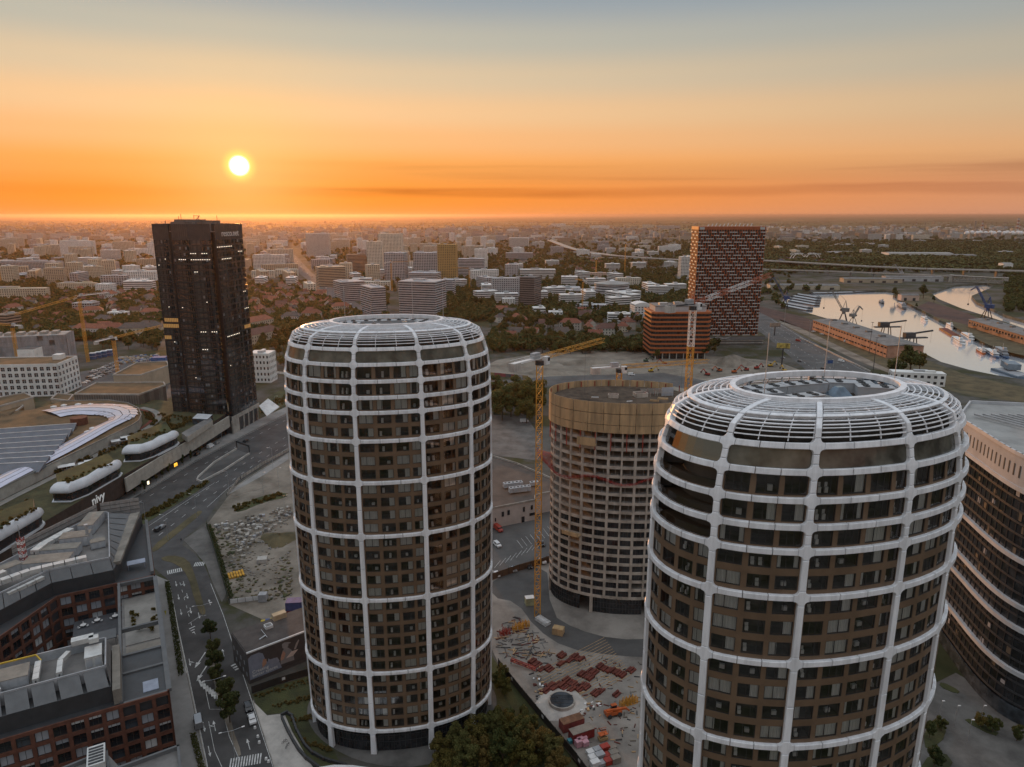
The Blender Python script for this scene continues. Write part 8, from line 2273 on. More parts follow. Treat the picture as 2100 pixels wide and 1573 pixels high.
# ================================================================== CITY BLOCKS PICKED OUT IN THE PHOTO
OCC = []
def blk(label, x0, x1, yb, yt, d=16, rot=0.0, style='grid', wall='white', roof=0, cat='apartment block', name='apartment_block', glass=0, bay=3.4, units=2, floors=None, group=None):
 xc = (x0 + x1) / 2; m = mpx(xc, yb); w = max(6.0, ((x1 - x0) * m - d * abs(math.sin(R(rot)))) / math.cos(R(rot)))
 X, Y = g(xc, yb); OCC.append((X, Y + d / 2, (w + d) / 2))
 return city_block(label, cat, (xc, yb, yt), w, d, R(rot), style, wall, roof, floors, name, glass, None, group, units, 0, bay)
B = blk
B('wide white slab hotel at the far left skyline', 124, 194, 527, 494, 18, -4, 'grid', 'white')
B('white ribbon windowed office right of the slab hotel', 208, 244, 538, 513, 18, 4, 'ribbon', 'white', cat='office building', name='office_block')
B('tan tower block left of the twin beige block', 94, 133, 583, 550, 16, 14, 'grid', 'tan'); B('beige tower block in the middle of the left quarter', 174, 209, 576, 547, 15, -8, 'grid', 'beige'); B('white tower block nearest the dark tower', 250, 284, 575, 545, 14, -14, 'grid', 'white')
B('low white hall below the slab hotel', 153, 202, 548, 529, 22, -4, 'ribbon', 'white'); B('long grey slab at the left edge', 3, 127, 558, 536, 14, -2, 'balcony', 'grey', 1); B('long beige terrace block in the left quarter', 118, 193, 595, 581, 14, 0, 'grid', 'beige', 1)
B('white stepped block left of the dark tower', 255, 313, 601, 577, 18, 5, 'ribbon', 'white', 2); B('white cubic house with grey roof', 194, 230, 606, 583, 16, -10, 'grid', 'white', 2); B('long low beige block at the left edge', -10, 93, 614, 592, 14, 7, 'grid', 'beige', 1)
B('white low annex behind the planted trees', 220, 258, 658, 641, 12, -5, 'grid', 'white', 2); B('pale flat block at the far left middle', -10, 22, 680, 646, 20, -10, 'ribbon', 'brownish', 0); B('grey round cornered hall below the long crane', 150, 190, 640, 622, 20, 0, 'fine', 'grey', 2)
B('white apartment slab right of the dark tower', 520, 583, 557, 523, 14, -3, 'balcony', 'white'); B('white office high rise beside the avenue', 628, 677, 529, 479, 18, -5, 'ribbon', 'white', 0, 'office building', 'office_tower'); B('grey block at the foot of the white high rise', 649, 684, 549, 531, 20, -5, 'ribbon', 'grey', 1)
B('brown grey slab with white end wall', 713, 754, 562, 522, 16, 22, 'ribbon', 'brownish', 1); B('beige grid block under a navy roof, lower part', 754, 786, 565, 496, 18, 5, 'grid', 'cream', 3, 'office building', 'office_tower'); B('taller beige and navy block of the pair', 777, 826, 560, 480, 22, -5, 'grid', 'cream', 3, 'office building', 'office_tower')
B('grey glass office left of the gap', 786, 833, 577, 519, 22, -12, 'fine', 'silver', 0, 'office building', 'office_tower', 1); B('wide grey glass office in the middle of the skyline', 847, 909, 577, 519, 24, -5, 'fine', 'silver', 0, 'office building', 'office_tower', 1); B('golden brown grid tower', 897, 937, 586, 502, 20, -6, 'grid', 'gold', 3, 'office building', 'office_tower')
B('pale office right of the golden tower', 939, 993, 571, 531, 20, -4, 'ribbon', 'silver', 0, 'office building', 'office_block'); B('white apartment tower at the right of the office group', 973, 999, 555, 511, 16, -4, 'grid', 'white')
B('long grey glass block along the avenue, nearest left wing', 747, 809, 645, 590, 46, 30, 'ribbon', 'grey', 2, 'office building', 'office_block', 1); B('long grey glass block, nearest right wing', 809, 903, 645, 578, 40, -16, 'ribbon', 'grey', 2, 'office building', 'office_block', 1); B('small glass block behind the right wing', 903, 931, 606, 574, 20, -10, 'ribbon', 'silver', 2, 'office building', 'office_block', 1)
B('long pale roofed block along the avenue, middle', 690, 760, 618, 578, 40, 30, 'ribbon', 'grey', 2, 'office building', 'office_block'); B('grey residential block beside the avenue, upper', 651, 715, 588, 548, 30, 26, 'ribbon', 'tan', 2); B('pale office hidden behind the long glass blocks', 835, 900, 590, 560, 30, -10, 'ribbon', 'silver', 2, 'office building', 'office_block')
B('grey office with square windows right of the tower', 1009, 1083, 613, 571, 18, 6, 'grid', 'grey', 0, 'office building', 'office_block'); B('dark grey office with ribbon windows', 1057, 1103, 636, 569, 30, -22, 'ribbon', 'dark', 0, 'office building', 'office_block'); B('low office with a row of dormer windows', 1030, 1056, 634, 613, 14, 0, 'grid', 'white', 3, 'office building', 'office_block')
B('long white institute behind the grey offices', 1066, 1139, 572, 553, 20, 0, 'ribbon', 'white', 2, 'office building', 'office_block'); B('grey tower with small square windows', 1035, 1063, 572, 543, 16, -4, 'grid', 'grey', 0, 'office building', 'office_tower'); B('pale workshop with plain facade in the centre distance', 1037, 1093, 535, 519, 25, 0, 'ribbon', 'grey', 2, 'hall', 'hall')
B('large white office on the centre skyline', 1043, 1084, 510, 488, 30, -5, 'fine', 'white', 0, 'office building', 'office_block'); B('grey apartment slab on the centre skyline', 1013, 1040, 496, 483, 16, 0, 'grid', 'grey'); B('plain white tower on the centre skyline', 1106, 1115, 510, 495, 14, 0, 'ribbon', 'white')
B('white cube house with dark roof, right of the poplars', 1124, 1154, 655, 640, 12, -3, 'grid', 'white', 3, 'house', 'house'); B('white modern house with dark window band', 1246, 1293, 663, 644, 14, -3, 'ribbon', 'white', 2, 'house', 'house'); B('white villa with roof terraces', 1093, 1120, 648, 632, 16, 6, 'ribbon', 'white', 2, 'house', 'house')
B('white slab left of the panel tower', 1394, 1421, 572, 527, 16, 8, 'balcony', 'white', 0); B('white flat school in the trees', 1150, 1185, 588, 568, 24, -4, 'ribbon', 'white', 2, 'school', 'school'); B('reddish low block right of the school', 1205, 1244, 572, 560, 14, 0, 'grid', 'pink', 0)
B('bluish glazed low hall below the round building', 1190, 1245, 640, 626, 16, 3, 'fine', 'silver', 2, 'hall', 'hall', 1); B('long flat hall left of the round building', 1123, 1190, 598, 590, 20, 0, 'ribbon', 'silver', 2, 'hall', 'hall'); B('yellow lit low block in the trees, left', 1293, 1312, 549, 539, 14, 25, 'ribbon', 'pink', 0); B('yellow lit low block in the trees, right', 1316, 1330, 545, 537, 12, 25, 'ribbon', 'pink', 0)
for k, (a, b_, yb, yt) in enumerate(((1040, 1064, 480, 470), (1150, 1175, 472, 463), (1090, 1110, 470, 463), (1210, 1250, 470, 463), (1318, 1340, 468, 461), (1345, 1395, 470, 463), (1130, 1160, 466, 459), (960, 990, 474, 464), (900, 940, 478, 468))):
 B(f'distant housing slab on the centre horizon, {("first", "second", "third", "fourth", "fifth", "sixth", "seventh", "eighth", "ninth")[k]}', a, b_, yb, yt, 20, 0, 'grid', ('white', 'cream', 'grey')[k % 3], 0, floors=8, bay=6, group='housing slabs on the centre horizon')
for k, (a, b_, yb, yt) in enumerate(((1816, 1850, 494, 481), (1872, 1905, 494, 482), (1575, 1598, 481, 468), (1640, 1660, 482, 472), (1680, 1700, 480, 471))):
 B(f'pale housing block beyond the harbour, {("first", "second", "third", "fourth", "fifth")[k]} in the row', a, b_, yb, yt, 20, -3, 'grid', ('white', 'cream', 'tan')[k % 3], 0, floors=8, bay=5, group='housing beyond the harbour')
for lb, x, y0, w, d, z0, z1 in (('navy', 770, 565, 20, 16, 0, 0),):
 pass
def round_building():
 X, Y = g(1259, 614); r_ = 36 * mpx(1259, 614); z = zat(1259, 585, Y)[1]
 T = thing('round_office', 'round pale office with banded storeys and a shallow domed roof', 'office building', (X, Y + r_, 0))
 mb = MB(); mb.cyl(0, 0, 0, z, r_ - .8, 40); mb.build('glazing', FLATGLASS[1], T)
 for k in range(6):
  mb = MB(); a = z * k / 5.5; mb.cyl(0, 0, a, a + z * .1, r_, 40); mb.build('floor_band', WALLS['silver'], T)
 mb = MB(); mb.cyl(0, 0, z, z + 1.2, r_ + 1, 40); mb.cyl(0, 0, z + 1.2, z + 4.5, r_ * .98, 40, r_ * .2); mb.build('roof', ROOFS[2], T)
 mb = MB(); mb.cyl(0, 0, z + 4.4, z + 6.5, r_ * .18, 16, r_ * .05); mb.build('lantern', WHITEP, T)
 OCC.append((X, Y + r_, r_ + 5))
round_building()
def curved_roof_block():
 X, Y = g(1320, 653); m = mpx(1320, 653); w = 40 * m; z = zat(1320, 622, Y)[1]; T = thing('curved_roof_office', 'white office with arched roof and square windows beside the orange block', 'office building', (X, Y, 0), R(8))
 facade_box(T, w, 20, 0, z * .8, 6, 4, 5, 'grid', WALLS['white'], FLATGLASS[0], random.Random(1))
 n = 10; V = []; F = []
 for i in range(n + 1):
  x = -w / 2 + w * i / n; zz = z * .8 + z * .25 * math.sin(math.pi * (.15 + .8 * i / n)); V += [(x, -.4, zz), (x, 20.4, zz), (x, -.4, z * .78), (x, 20.4, z * .78)]
 for i in range(n): a = 4 * i; b = a + 4; F += [(a, b, b + 1, a + 1), (a + 2, b + 2, b, a), (a + 1, b + 1, b + 3, a + 3)]
 mb = MB(); mb.add(V, F); mb.build('arched_roof', WALLS['white'], T); OCC.append((X, Y + 10, 20))
curved_roof_block()

# ---- houses with tiled roofs
def house_mesh(w, d, h, rh, hip, seed):
 rr_ = random.Random(seed); out = {}
 mb = MB(); mb.box(-w / 2, -d / 2, 0, w / 2, d / 2, h)
 if not hip: mb.add([(-w / 2, -d / 2, h), (-w / 2, d / 2, h), (-w / 2, 0, h + rh), (w / 2, -d / 2, h), (w / 2, d / 2, h), (w / 2, 0, h + rh)], [(0, 2, 1), (3, 4, 5)])
 out['wall'] = (mb, PLASTER)
 e = .45; i_ = d * .45 if hip else 0
 mb = MB(); mb.add([(-w / 2 - e, -d / 2 - e, h - .1), (w / 2 + e, -d / 2 - e, h - .1), (w / 2 + e, d / 2 + e, h - .1), (-w / 2 - e, d / 2 + e, h - .1), (-w / 2 + i_ - (0 if hip else e), 0, h + rh + .15), (w / 2 - i_ + (0 if hip else e), 0, h + rh + .15)], [(0, 1, 5, 4), (2, 3, 4, 5), (1, 2, 5), (3, 0, 4)] if hip else [(0, 1, 5, 4), (2, 3, 4, 5), (3, 2, 1, 0)])
 out['roof'] = (mb, TILE)
 mb = MB(); mb.box(w * .2, -.4, h + rh * .4, w * .2 + .8, .4, h + rh + 1.2); out['chimney'] = (mb, BRICK)
 mb = MB(); n = max(2, int(w / 3)); fl = max(1, int(h / 3))
 for f in range(fl):
  for k in range(n):
   x = -w / 2 + w * (k + .5) / n
   for s in (-1, 1): mb.box(x - .55, s * d / 2 - .04, f * 3 + .9, x + .55, s * d / 2 + .04, f * 3 + 2.3)
 out['windows'] = (mb, FLATGLASS[0])
 return {k: v[0].build(k, v[1]) for k, v in out.items()}
def strip(objs):
 r = {}
 for k, o in objs.items(): r[k] = o.data; bpy.data.objects.remove(o)
 return r
HOUSES = [strip(house_mesh(*a)) for a in ((11, 9, 6, 4, False, 1), (12, 10, 6.5, 4.5, True, 2), (15, 10, 7, 4.5, False, 3), (10, 9, 5, 4.5, False, 4), (24, 11, 9, 4.5, True, 5), (38, 12, 10, 4.5, True, 6))]
NH = [0]
def put_house(kind, x, y, rz, label, group, s=1.0):
 t = thing('tiled_house', label, 'house', (x, y, 0), rz, group); t.scale = (s,) * 3
 ro = None
 for k, me in HOUSES[kind].items():
  o = inst(me, k, ro if k == 'chimney' else t)
  if k == 'roof': ro = o
  if k == 'windows': o['kind'] = 'stuff'
 OCC.append((x, y, 8 if kind < 4 else 18)); NH[0] += 1
def hp(kind, px, py, rz, label, s=1.0): put_house(kind, *g(px, py), R(rz), label, None, s)
hp(5, 537, 703, 68, 'long tiled roof block right of the dark tower, nearer one', 1.15); hp(5, 528, 676, 68, 'long tiled roof block right of the dark tower, farther one', 1.1)
hp(5, 190, 690, -8, 'long red roofed terrace behind the depot, left'); hp(5, 292, 692, 12, 'long red roofed block behind the depot, right', 1.15); hp(4, 235, 686, 0, 'shorter red roofed terrace between the two long ones')
hp(4, 1245, 690, 2, 'broad red hipped villa before the small park', 1.1); hp(2, 1058, 692, -10, 'red roofed house with white gable left of the tree belt'); hp(2, 1151, 692, 4, 'plain red roofed house in the middle of the tree belt'); hp(3, 1115, 655, 60, 'orange gabled house right of the white villa'); hp(2, 1198, 655, 2, 'white house with tiled roof below the bluish hall'); hp(1, 1026, 660, 30, 'grey gabled house right of the left tower', 1.0)
hp(4, 640, 655, 4, 'pale orange roofed villa above the left oval tower'); hp(4, 600, 662, -12, 'pink walled villa with hipped roof', 1.0); hp(4, 700, 640, 25, 'broken white roofed house behind the left oval tower')
rr = random.Random(77)
def inpoly(x, y, P_):
 c = False; j = len(P_) - 1
 for i in range(len(P_)):
  if ((P_[i][1] > y) != (P_[j][1] > y)) and (x < (P_[j][0] - P_[i][0]) * (y - P_[i][1]) / (P_[j][1] - P_[i][1]) + P_[i][0]): c = not c
  j = i
 return c
def free(x, y, r_): return all((x - a) ** 2 + (y - b) ** 2 > (c + r_) ** 2 for a, b, c in OCC)
AVE = P((560, 505), (610, 505), (650, 560), (705, 595), (790, 648), (790, 690), (740, 650), (640, 597), (600, 562))
HWY = P((1500, 610), (1640, 640), (1800, 740), (2110, 860), (2110, 1000), (1640, 800), (1480, 760))
def ok_zone(x, y): return not (inpoly(x, y, AVE) or inpoly(x, y, HWY) or inpoly(x, y, basin) or inpoly(x, y, channel))
ZONES = [((0, 600, 320, 655), 52, 'red roofed house among trees in the left quarter', 'red roofed houses in the left quarter'), ((515, 590, 720, 655), 60, 'small tiled house between dark tower and avenue', 'tiled houses left of the avenue'), ((1010, 640, 1320, 700), 16, 'small house half hidden in the tree belt', 'houses in the tree belt'), ((60, 655, 330, 700), 14, 'red roofed house near the depot cranes', 'houses near the depot cranes'), ((1010, 520, 1390, 560), 26, 'small distant house in the wooded centre', 'distant houses in the wooded centre'), ((720, 460, 1000, 478), 10, 'tiny house before the far river', 'houses before the far river')]
for (x0, y0, x1, y1), n, lb, gr in ZONES:
 k = tr = 0
 while k < n and tr < n * 30:
  tr += 1
  px, py = rr.uniform(x0, x1), rr.uniform(y0, y1); x, y = g(px, py)
  kd = rr.choice((0, 0, 1, 1, 2, 2, 3, 4))
  if not free(x, y, 9 if kd < 4 else 16) or not ok_zone(x, y): continue
  put_house(kd, x, y, rr.choice((0, 90, 0, 90, 25, -20)) * math.pi / 180 + rr.uniform(-.15, .15), lb, gr); k += 1
# ---- filler housing blocks, shared meshes
def block_proto(w, d, floors, style, wall, roof, glass=0):
 T = thing('apartment_block', 'x', 'apartment block'); facade_box(T, w, d, 0, floors * 3.0, max(3, round(w / 4.2)), max(2, round(d / 4.2)), floors, style, WALLS[wall], FLATGLASS[glass], random.Random(1))
 mb = MB(); mb.box(-w / 2 + .3, .3, floors * 3 - .2, w / 2 - .3, d - .3, floors * 3 + .25); mb.build('roof', ROOFS[roof], T)
 mb = MB(); mb.box(-w * .1, d * .3, floors * 3 + .25, w * .1, d * .7, floors * 3 + 3); mb.build('roof_unit', WALLS['grey'], T)
 return T
BP = []
for a in ((58, 13, 8, 'grid', 'white', 0), (70, 13, 12, 'balcony', 'cream', 1), (24, 20, 12, 'grid', 'beige', 0), (46, 14, 5, 'grid', 'cream', 1), (34, 16, 6, 'ribbon', 'white', 2), (22, 20, 15, 'grid', 'white', 0), (62, 26, 3, 'ribbon', 'grey', 2), (44, 13, 8, 'balcony', 'grey', 0), (80, 14, 7, 'grid', 'tan', 1)):
 T = block_proto(*a); BP.append((T, list(T.children), a[0]))
usedp = set()
def put_block(i, x, y, rz, label, group):
 T, kids, w = BP[i]
 if i not in usedp: usedp.add(i); o = T
 else:
  o = T.copy(); COL.objects.link(o)
  for c in kids: q = c.copy(); COL.objects.link(q); q.parent = o
 o.location = (x, y, 0); o.rotation_euler = (0, 0, rz); o['label'] = label; o['group'] = group
 OCC.append((x, y + 7, w * .42))
BZ = [((650, 530, 1005, 600), 26, (3, 4, 0, 2, 7, 4), 'pale block among the office group in the middle', 'blocks among the office group'), ((1010, 530, 1390, 640), 22, (4, 6, 3, 4), 'flat pale building in the wooded centre', 'flat buildings in the wooded centre'), ((0, 532, 330, 600), 34, (3, 3, 4, 0, 2, 7, 8, 6), 'mid rise housing block in the left quarter', 'housing blocks in the left quarter'), ((0, 482, 320, 530), 60, (0, 1, 2, 5, 7, 8, 4), 'far housing slab on the left skyline', 'housing slabs on the left skyline'), ((505, 484, 640, 555), 34, (0, 1, 3, 8, 7, 2), 'hazy housing slab right of the dark tower', 'hazy slabs right of the dark tower'), ((660, 478, 1010, 532), 62, (0, 1, 2, 5, 5, 2, 1, 7), 'far housing block behind the office group', 'blocks behind the office group'), ((1010, 482, 1400, 530), 30, (3, 4, 6, 6, 0, 7), 'low building in the wooded centre distance', 'low buildings in the centre distance'), ((530, 560, 650, 600), 8, (3, 8, 4), 'long low block left of the avenue', 'low blocks left of the avenue'), ((1580, 486, 2090, 524), 16, (6, 6, 4, 3), 'low works building beyond the harbour', 'works buildings beyond the harbour'), ((1100, 585, 1300, 640), 6, (4, 6, 3), 'flat roofed building near the round office', 'flat roofs near the round office'), ((930, 575, 1010, 640), 4, (4, 3), 'pale block in the trees right of the glass wings', 'blocks right of the glass wings')]
for (x0, y0, x1, y1), n, ks, lb, gr in BZ:
 k = tr = 0
 while k < n and tr < n * 25:
  tr += 1
  px = rr.uniform(x0, x1); py = y0 + (y1 - y0) * rr.random() ** .8; x, y = g(px, py); i = rr.choice(ks)
  if not free(x, y + 7, BP[i][2] * .42) or not ok_zone(x, y): continue
  put_block(i, x, y, rr.choice((0, 0, 90, 20, -70)) * math.pi / 180 + .1, lb, gr); k += 1
# ---- the city beyond: too many and too small to pick apart
def far_city():
 r2 = np.random.default_rng(5); n = 5200
 px = r2.uniform(-20, 2120, n); py = 455 + 40 * r2.random(n) ** 1.15
 V = []; F = []; M_ = []
 k = 0
 for a, b in zip(px, py):
  if a > 1350 and r2.random() < .55: continue
  if a > 520 and b < 466 and r2.random() < .8: continue
  x, y = g(a, b)
  if y < 3000 and not free(x, y, 12): continue
  w, d = (r2.uniform(40, 90), 14) if r2.random() < .4 else (r2.uniform(12, 30), r2.uniform(12, 24)); h = r2.choice([8, 12, 18, 24, 36], p=[.3, .3, .2, .12, .08])
  if y > 5500: h *= .8
  rot = r2.choice([0.1, 1.67, .4]); c, s = math.cos(rot), math.sin(rot); o = len(V)
  for z in (0, h):
   for sx, sy in ((-1, -1), (1, -1), (1, 1), (-1, 1)):
    X, Y = sx * w / 2, sy * d / 2; V.append((x + X * c - Y * s, y + X * s + Y * c, z))
  F += [(o + 4, o + 5, o + 6, o + 7), (o, o + 1, o + 5, o + 4), (o + 1, o + 2, o + 6, o + 5), (o + 2, o + 3, o + 7, o + 6), (o + 3, o, o + 4, o + 7)]
  q = int(r2.integers(0, 4)); M_ += [4 if r2.random() < .5 else 5] + [q] * 4
 def wm(nm, c1, c2): return mat_stripe('far_' + nm, c1, c2, 2, 3.0, .45, .8, coords='Object')
 me = bpy.data.meshes.new('distant_city'); me.from_pydata(V, [], F)
 for m_ in (wm('white', (.5, .49, .46), (.30, .29, .28)), wm('cream', (.44, .39, .31), (.25, .22, .19)), wm('grey', (.32, .31, .30), (.18, .18, .18)), wm('tan', (.36, .29, .22), (.2, .17, .14)), ROOFS[2], mat('far_tile', (.26, .10, .06), .8, .1, .05)): me.materials.append(m_)
 me.polygons.foreach_set('material_index', M_); me.update()
 o = bpy.data.objects.new('distant_city', me); COL.objects.link(o); tag(o, 'countless small buildings of the city merging towards the horizon', 'city', kind='stuff')
far_city()

# ================================================================== TREES
def crown(nleaf, rx, rz, blobs, leaf, seed, m_, zc, poplar=False, rough=False):
 r2 = np.random.default_rng(seed)
 cs = []
 for k in range(blobs):
  v = r2.normal(size=3); v /= np.linalg.norm(v); rad = r2.uniform(.35, 1.0) if rough else r2.uniform(.2, .75)
  cs.append((v[0] * rx * rad, v[1] * rx * rad, v[2] * rz * rad, (r2.uniform(.16, .38) if rough else r2.uniform(.28, .45)) * rx))
 per = nleaf // blobs; V = []; F = []
 for (cx, cy, cz, cr) in cs:
  for q in range(per):
   v = r2.normal(size=3); v /= np.linalg.norm(v); rr_ = cr * r2.uniform(.65, 1.08)
   if poplar: v[2] *= 1.6
   p_ = np.array((cx, cy, cz)) + v * rr_
   nrm = v + r2.normal(size=3) * .55; nrm /= np.linalg.norm(nrm)
   t1 = np.cross(nrm, r2.normal(size=3)); t1 /= np.linalg.norm(t1) + 1e-9; t2 = np.cross(nrm, t1); s = leaf * r2.uniform(.6, 1.3)
   o = len(V); V += [tuple(p_ + (t1 * a + t2 * b) * s + (0, 0, zc)) for a, b in ((-1, -.55), (.9, -.7), (.75, .8), (-.7, .65))]; F.append((o, o + 1, o + 2, o + 3))
 me = bpy.data.meshes.new('crown'); me.from_pydata(V, [], F); me.materials.append(m_); me.update(); return me
def trunk_mesh(h, r_, seed, limbs=5, spread=2.0):
 rr_ = random.Random(seed); mb = MB(); mb.cyl(0, 0, 0, h, r_, 8, r_ * .55)
 for k in range(limbs):
  a = rr_.uniform(0, 6.28); z = h * rr_.uniform(.65, 1.0); mb.beam((0, 0, z), (math.cos(a) * spread, math.sin(a) * spread, z + spread * rr_.uniform(.8, 1.5)), r_ * .5)
 o = mb.build('trunk', TRUNK); me = o.data; bpy.data.objects.remove(o); return me
BROAD = [(crown(900, 4.6, 4.0, 15, .52, 1, LEAF_A, 7.0), trunk_mesh(5, .35, 1)), (crown(900, 4.2, 4.6, 14, .5, 2, LEAF_B, 7.6), trunk_mesh(5.5, .35, 2)), (crown(800, 5.2, 3.6, 16, .55, 3, LEAF_A, 6.4), trunk_mesh(4.5, .4, 3)), (crown(700, 3.6, 3.4, 12, .48, 4, LEAF_C, 5.6), trunk_mesh(4, .28, 4)), (crown(900, 4.8, 4.4, 15, .55, 5, LEAF_B, 7.2), trunk_mesh(5, .38, 5))]
POP = [(crown(800, 1.9, 8.5, 16, .5, 6, LEAF_B, 10.0, True), trunk_mesh(8, .3, 6, 3, .8)), (crown(800, 2.3, 7.5, 16, .5, 7, LEAF_A, 9.0, True), trunk_mesh(7, .3, 7, 3, .8))]
NEAR = [(crown(5200, 2.5, 2.6, 26, .17, 8, LEAF_B, 4.6, False, True), trunk_mesh(3.2, .16, 8, 7, 1.3)), (crown(5200, 2.7, 2.4, 24, .17, 9, LEAF_B, 4.4, False, True), trunk_mesh(3.0, .16, 9, 7, 1.3)), (crown(6500, 3.6, 3.2, 30, .2, 10, LEAF_C, 5.2, False, True), trunk_mesh(3.6, .22, 10, 8, 1.8)), (crown(6500, 3.4, 3.6, 30, .2, 11, LEAF_A, 5.6, False, True), trunk_mesh(3.8, .22, 11, 8, 1.8))]
SHRUB = [(crown(1500, 1.2, .8, 12, .14, 12, LEAF_A, .9), trunk_mesh(.6, .06, 12, 4, .5)), (crown(1500, 1.3, .7, 12, .15, 13, LEAF_C, .8), trunk_mesh(.5, .06, 13, 4, .5)), (crown(700, .7, 1.4, 10, .14, 14, LEAF_B, 1.9, True), trunk_mesh(1.2, .06, 14, 3, .3))]
def put_tree(pr, x, y, s, label, group=None, name='tree', cat='tree', z=0.0, sz=None):
 t = thing(name, label, cat, (x, y, z), rr.uniform(0, 6.28), group); t.scale = (s, s, sz or s)
 inst(pr[1], 'trunk', t); inst(pr[0], 'crown', t)
for k, (x, y, s) in enumerate(((432, 1312, .95), (437, 1347, .85), (443, 1378, 1.0), (461, 1442, 1.05), (472, 1482, 1.2), (447, 1402, .9))):
 put_tree(NEAR[k % 2], *g(x, y), s, f'round dark street tree on the planted island, {("first", "second", "third", "fifth", "nearest", "fourth")[k]} from the junction', 'street trees on the planted island', z=.15)
for k, (x, y) in enumerate(((276, 1015), (288, 1006), (309, 996), (321, 988), (347, 972), (358, 962), (376, 955), (391, 945), (410, 930), (296, 1010), (333, 980))):
 put_tree(SHRUB[2], *g(x, y), 1.5, f'slim young street tree before the shopping centre, {k + 1} from the left' if False else 'slim young street tree before the shopping centre', 'young trees before the shopping centre', z=.14, sz=2.0)
gar = [(905, 1560, 1.0), (940, 1545, 1.1), (975, 1530, 1.2), (1010, 1520, 1.15), (1040, 1515, 1.0), (1070, 1530, 1.1), (1100, 1545, 1.15), (1130, 1560, 1.0), (985, 1575, 1.2), (1030, 1572, 1.3), (1075, 1580, 1.2), (950, 1590, 1.3), (1140, 1592, 1.0), (1025, 1412, .75), (1034, 1425, .8), (1030, 1390, .6), (915, 1600, 1.2)]
for k, (x, y, s) in enumerate(gar):
 put_tree(NEAR[2 + k % 2], *g(x, y), s * .8, 'garden tree with yellowing leaves at the foot of the left oval tower', 'garden trees at the foot of the left tower')
for k in range(60):
 x, y = rr.uniform(1000, 1130), rr.uniform(1450, 1570)
 if x > 1015 + (y - 1380) * .78: continue
 put_tree(SHRUB[k % 2], *g(x, y), rr.uniform(.8, 1.5), 'low garden shrub beside the dark hoarding', 'garden shrubs', 'shrub', 'shrub')
for k, (x, y, s) in enumerate(((1905, 1515, .7), (1930, 1500, .6), (2010, 1492, .5), (2035, 1503, .5), (1915, 1575, .8), (2085, 1520, .7))): put_tree(NEAR[k % 4], *g(x, y), s, f'small plaza tree near the banded office, {("by the left lawn", "on the left lawn", "in the long bed", "at the end of the bed", "nearest", "at the right edge")[k]}', 'plaza trees')
big = [(1015, 850, 1.5), (1030, 862, 1.7), (1048, 855, 1.5), (1075, 840, 1.6), (1090, 850, 1.8), (1062, 830, 1.5), (1098, 825, 1.4), (1020, 825, 1.4), (1080, 868, 1.3)]
for k, (x, y, s) in enumerate(big): put_tree(NEAR[2 + k % 2], *g(x, y), s * 1.5, 'large leafy tree between left oval tower and crane', 'large trees beside the crane')
for k, (x, y, s) in enumerate(((1832, 768, 1.3), (1850, 760, 1.9), (1866, 764, 2.0), (1885, 762, 1.8), (1843, 772, 1.2))): put_tree(BROAD[k], *g(x, y), s, f'dark tree in the clump before the basin, {("far left", "left", "middle", "right", "front")[k]}', 'trees before the basin')
for k, (x, y, s) in enumerate(((1836, 612, 1.5), (1893, 612, 1.9), (1915, 620, .8), (1880, 632, .6))): put_tree(BROAD[1], *g(x, y), s, f'tree on the spit, {("left tip", "tall one", "small right", "small middle")[k]}', 'trees on the spit')
for k, (x, y) in enumerate(((567, 708), (575, 706), (583, 704), (591, 702), (600, 700), (608, 697), (616, 695), (1209, 640), (1219, 655), (1263, 692), (1226, 640), (1234, 612), (1335, 640), (1345, 632), (1202, 610), (1380, 610))):
 put_tree(POP[k % 2], *g(x, y), 1.15, 'tall slim poplar left of the left oval tower' if k < 7 else 'tall slim poplar in the wooded centre', 'poplars left of the left tower' if k < 7 else 'poplars in the centre', 'poplar')
NT = 0
TZ = [((1008, 660, 1330, 725), 120, 'broad tree in the dark belt behind the excavated ground', 'tree belt behind the excavated ground'), ((200, 690, 330, 722), 22, 'tree at the edge of the depot yard', 'trees at the depot'), ((525, 700, 590, 760), 26, 'tree right of the dark tower', 'trees right of the dark tower'), ((1330, 715, 1470, 738), 16, 'tree at the foot of the orange office', 'trees below the orange office'), ((690, 600, 800, 660), 30, 'tree lining the avenue', 'avenue trees'), ((930, 590, 1060, 650), 46, 'tree right of the glass wings', 'trees right of the glass wings')]
for (x0, y0, x1, y1), n, lb, gr in TZ:
 k = tr = 0
 while k < n and tr < n * 25:
  tr += 1; px, py = rr.uniform(x0, x1), rr.uniform(y0, y1); x, y = g(px, py)
  if not free(x, y, 3) or not ok_zone(x, y) or (1235 < px < 1325 and 690 < py < 722): continue
  put_tree(rr.choice(BROAD), x, y, rr.uniform(.8, 1.35), lb, gr); k += 1
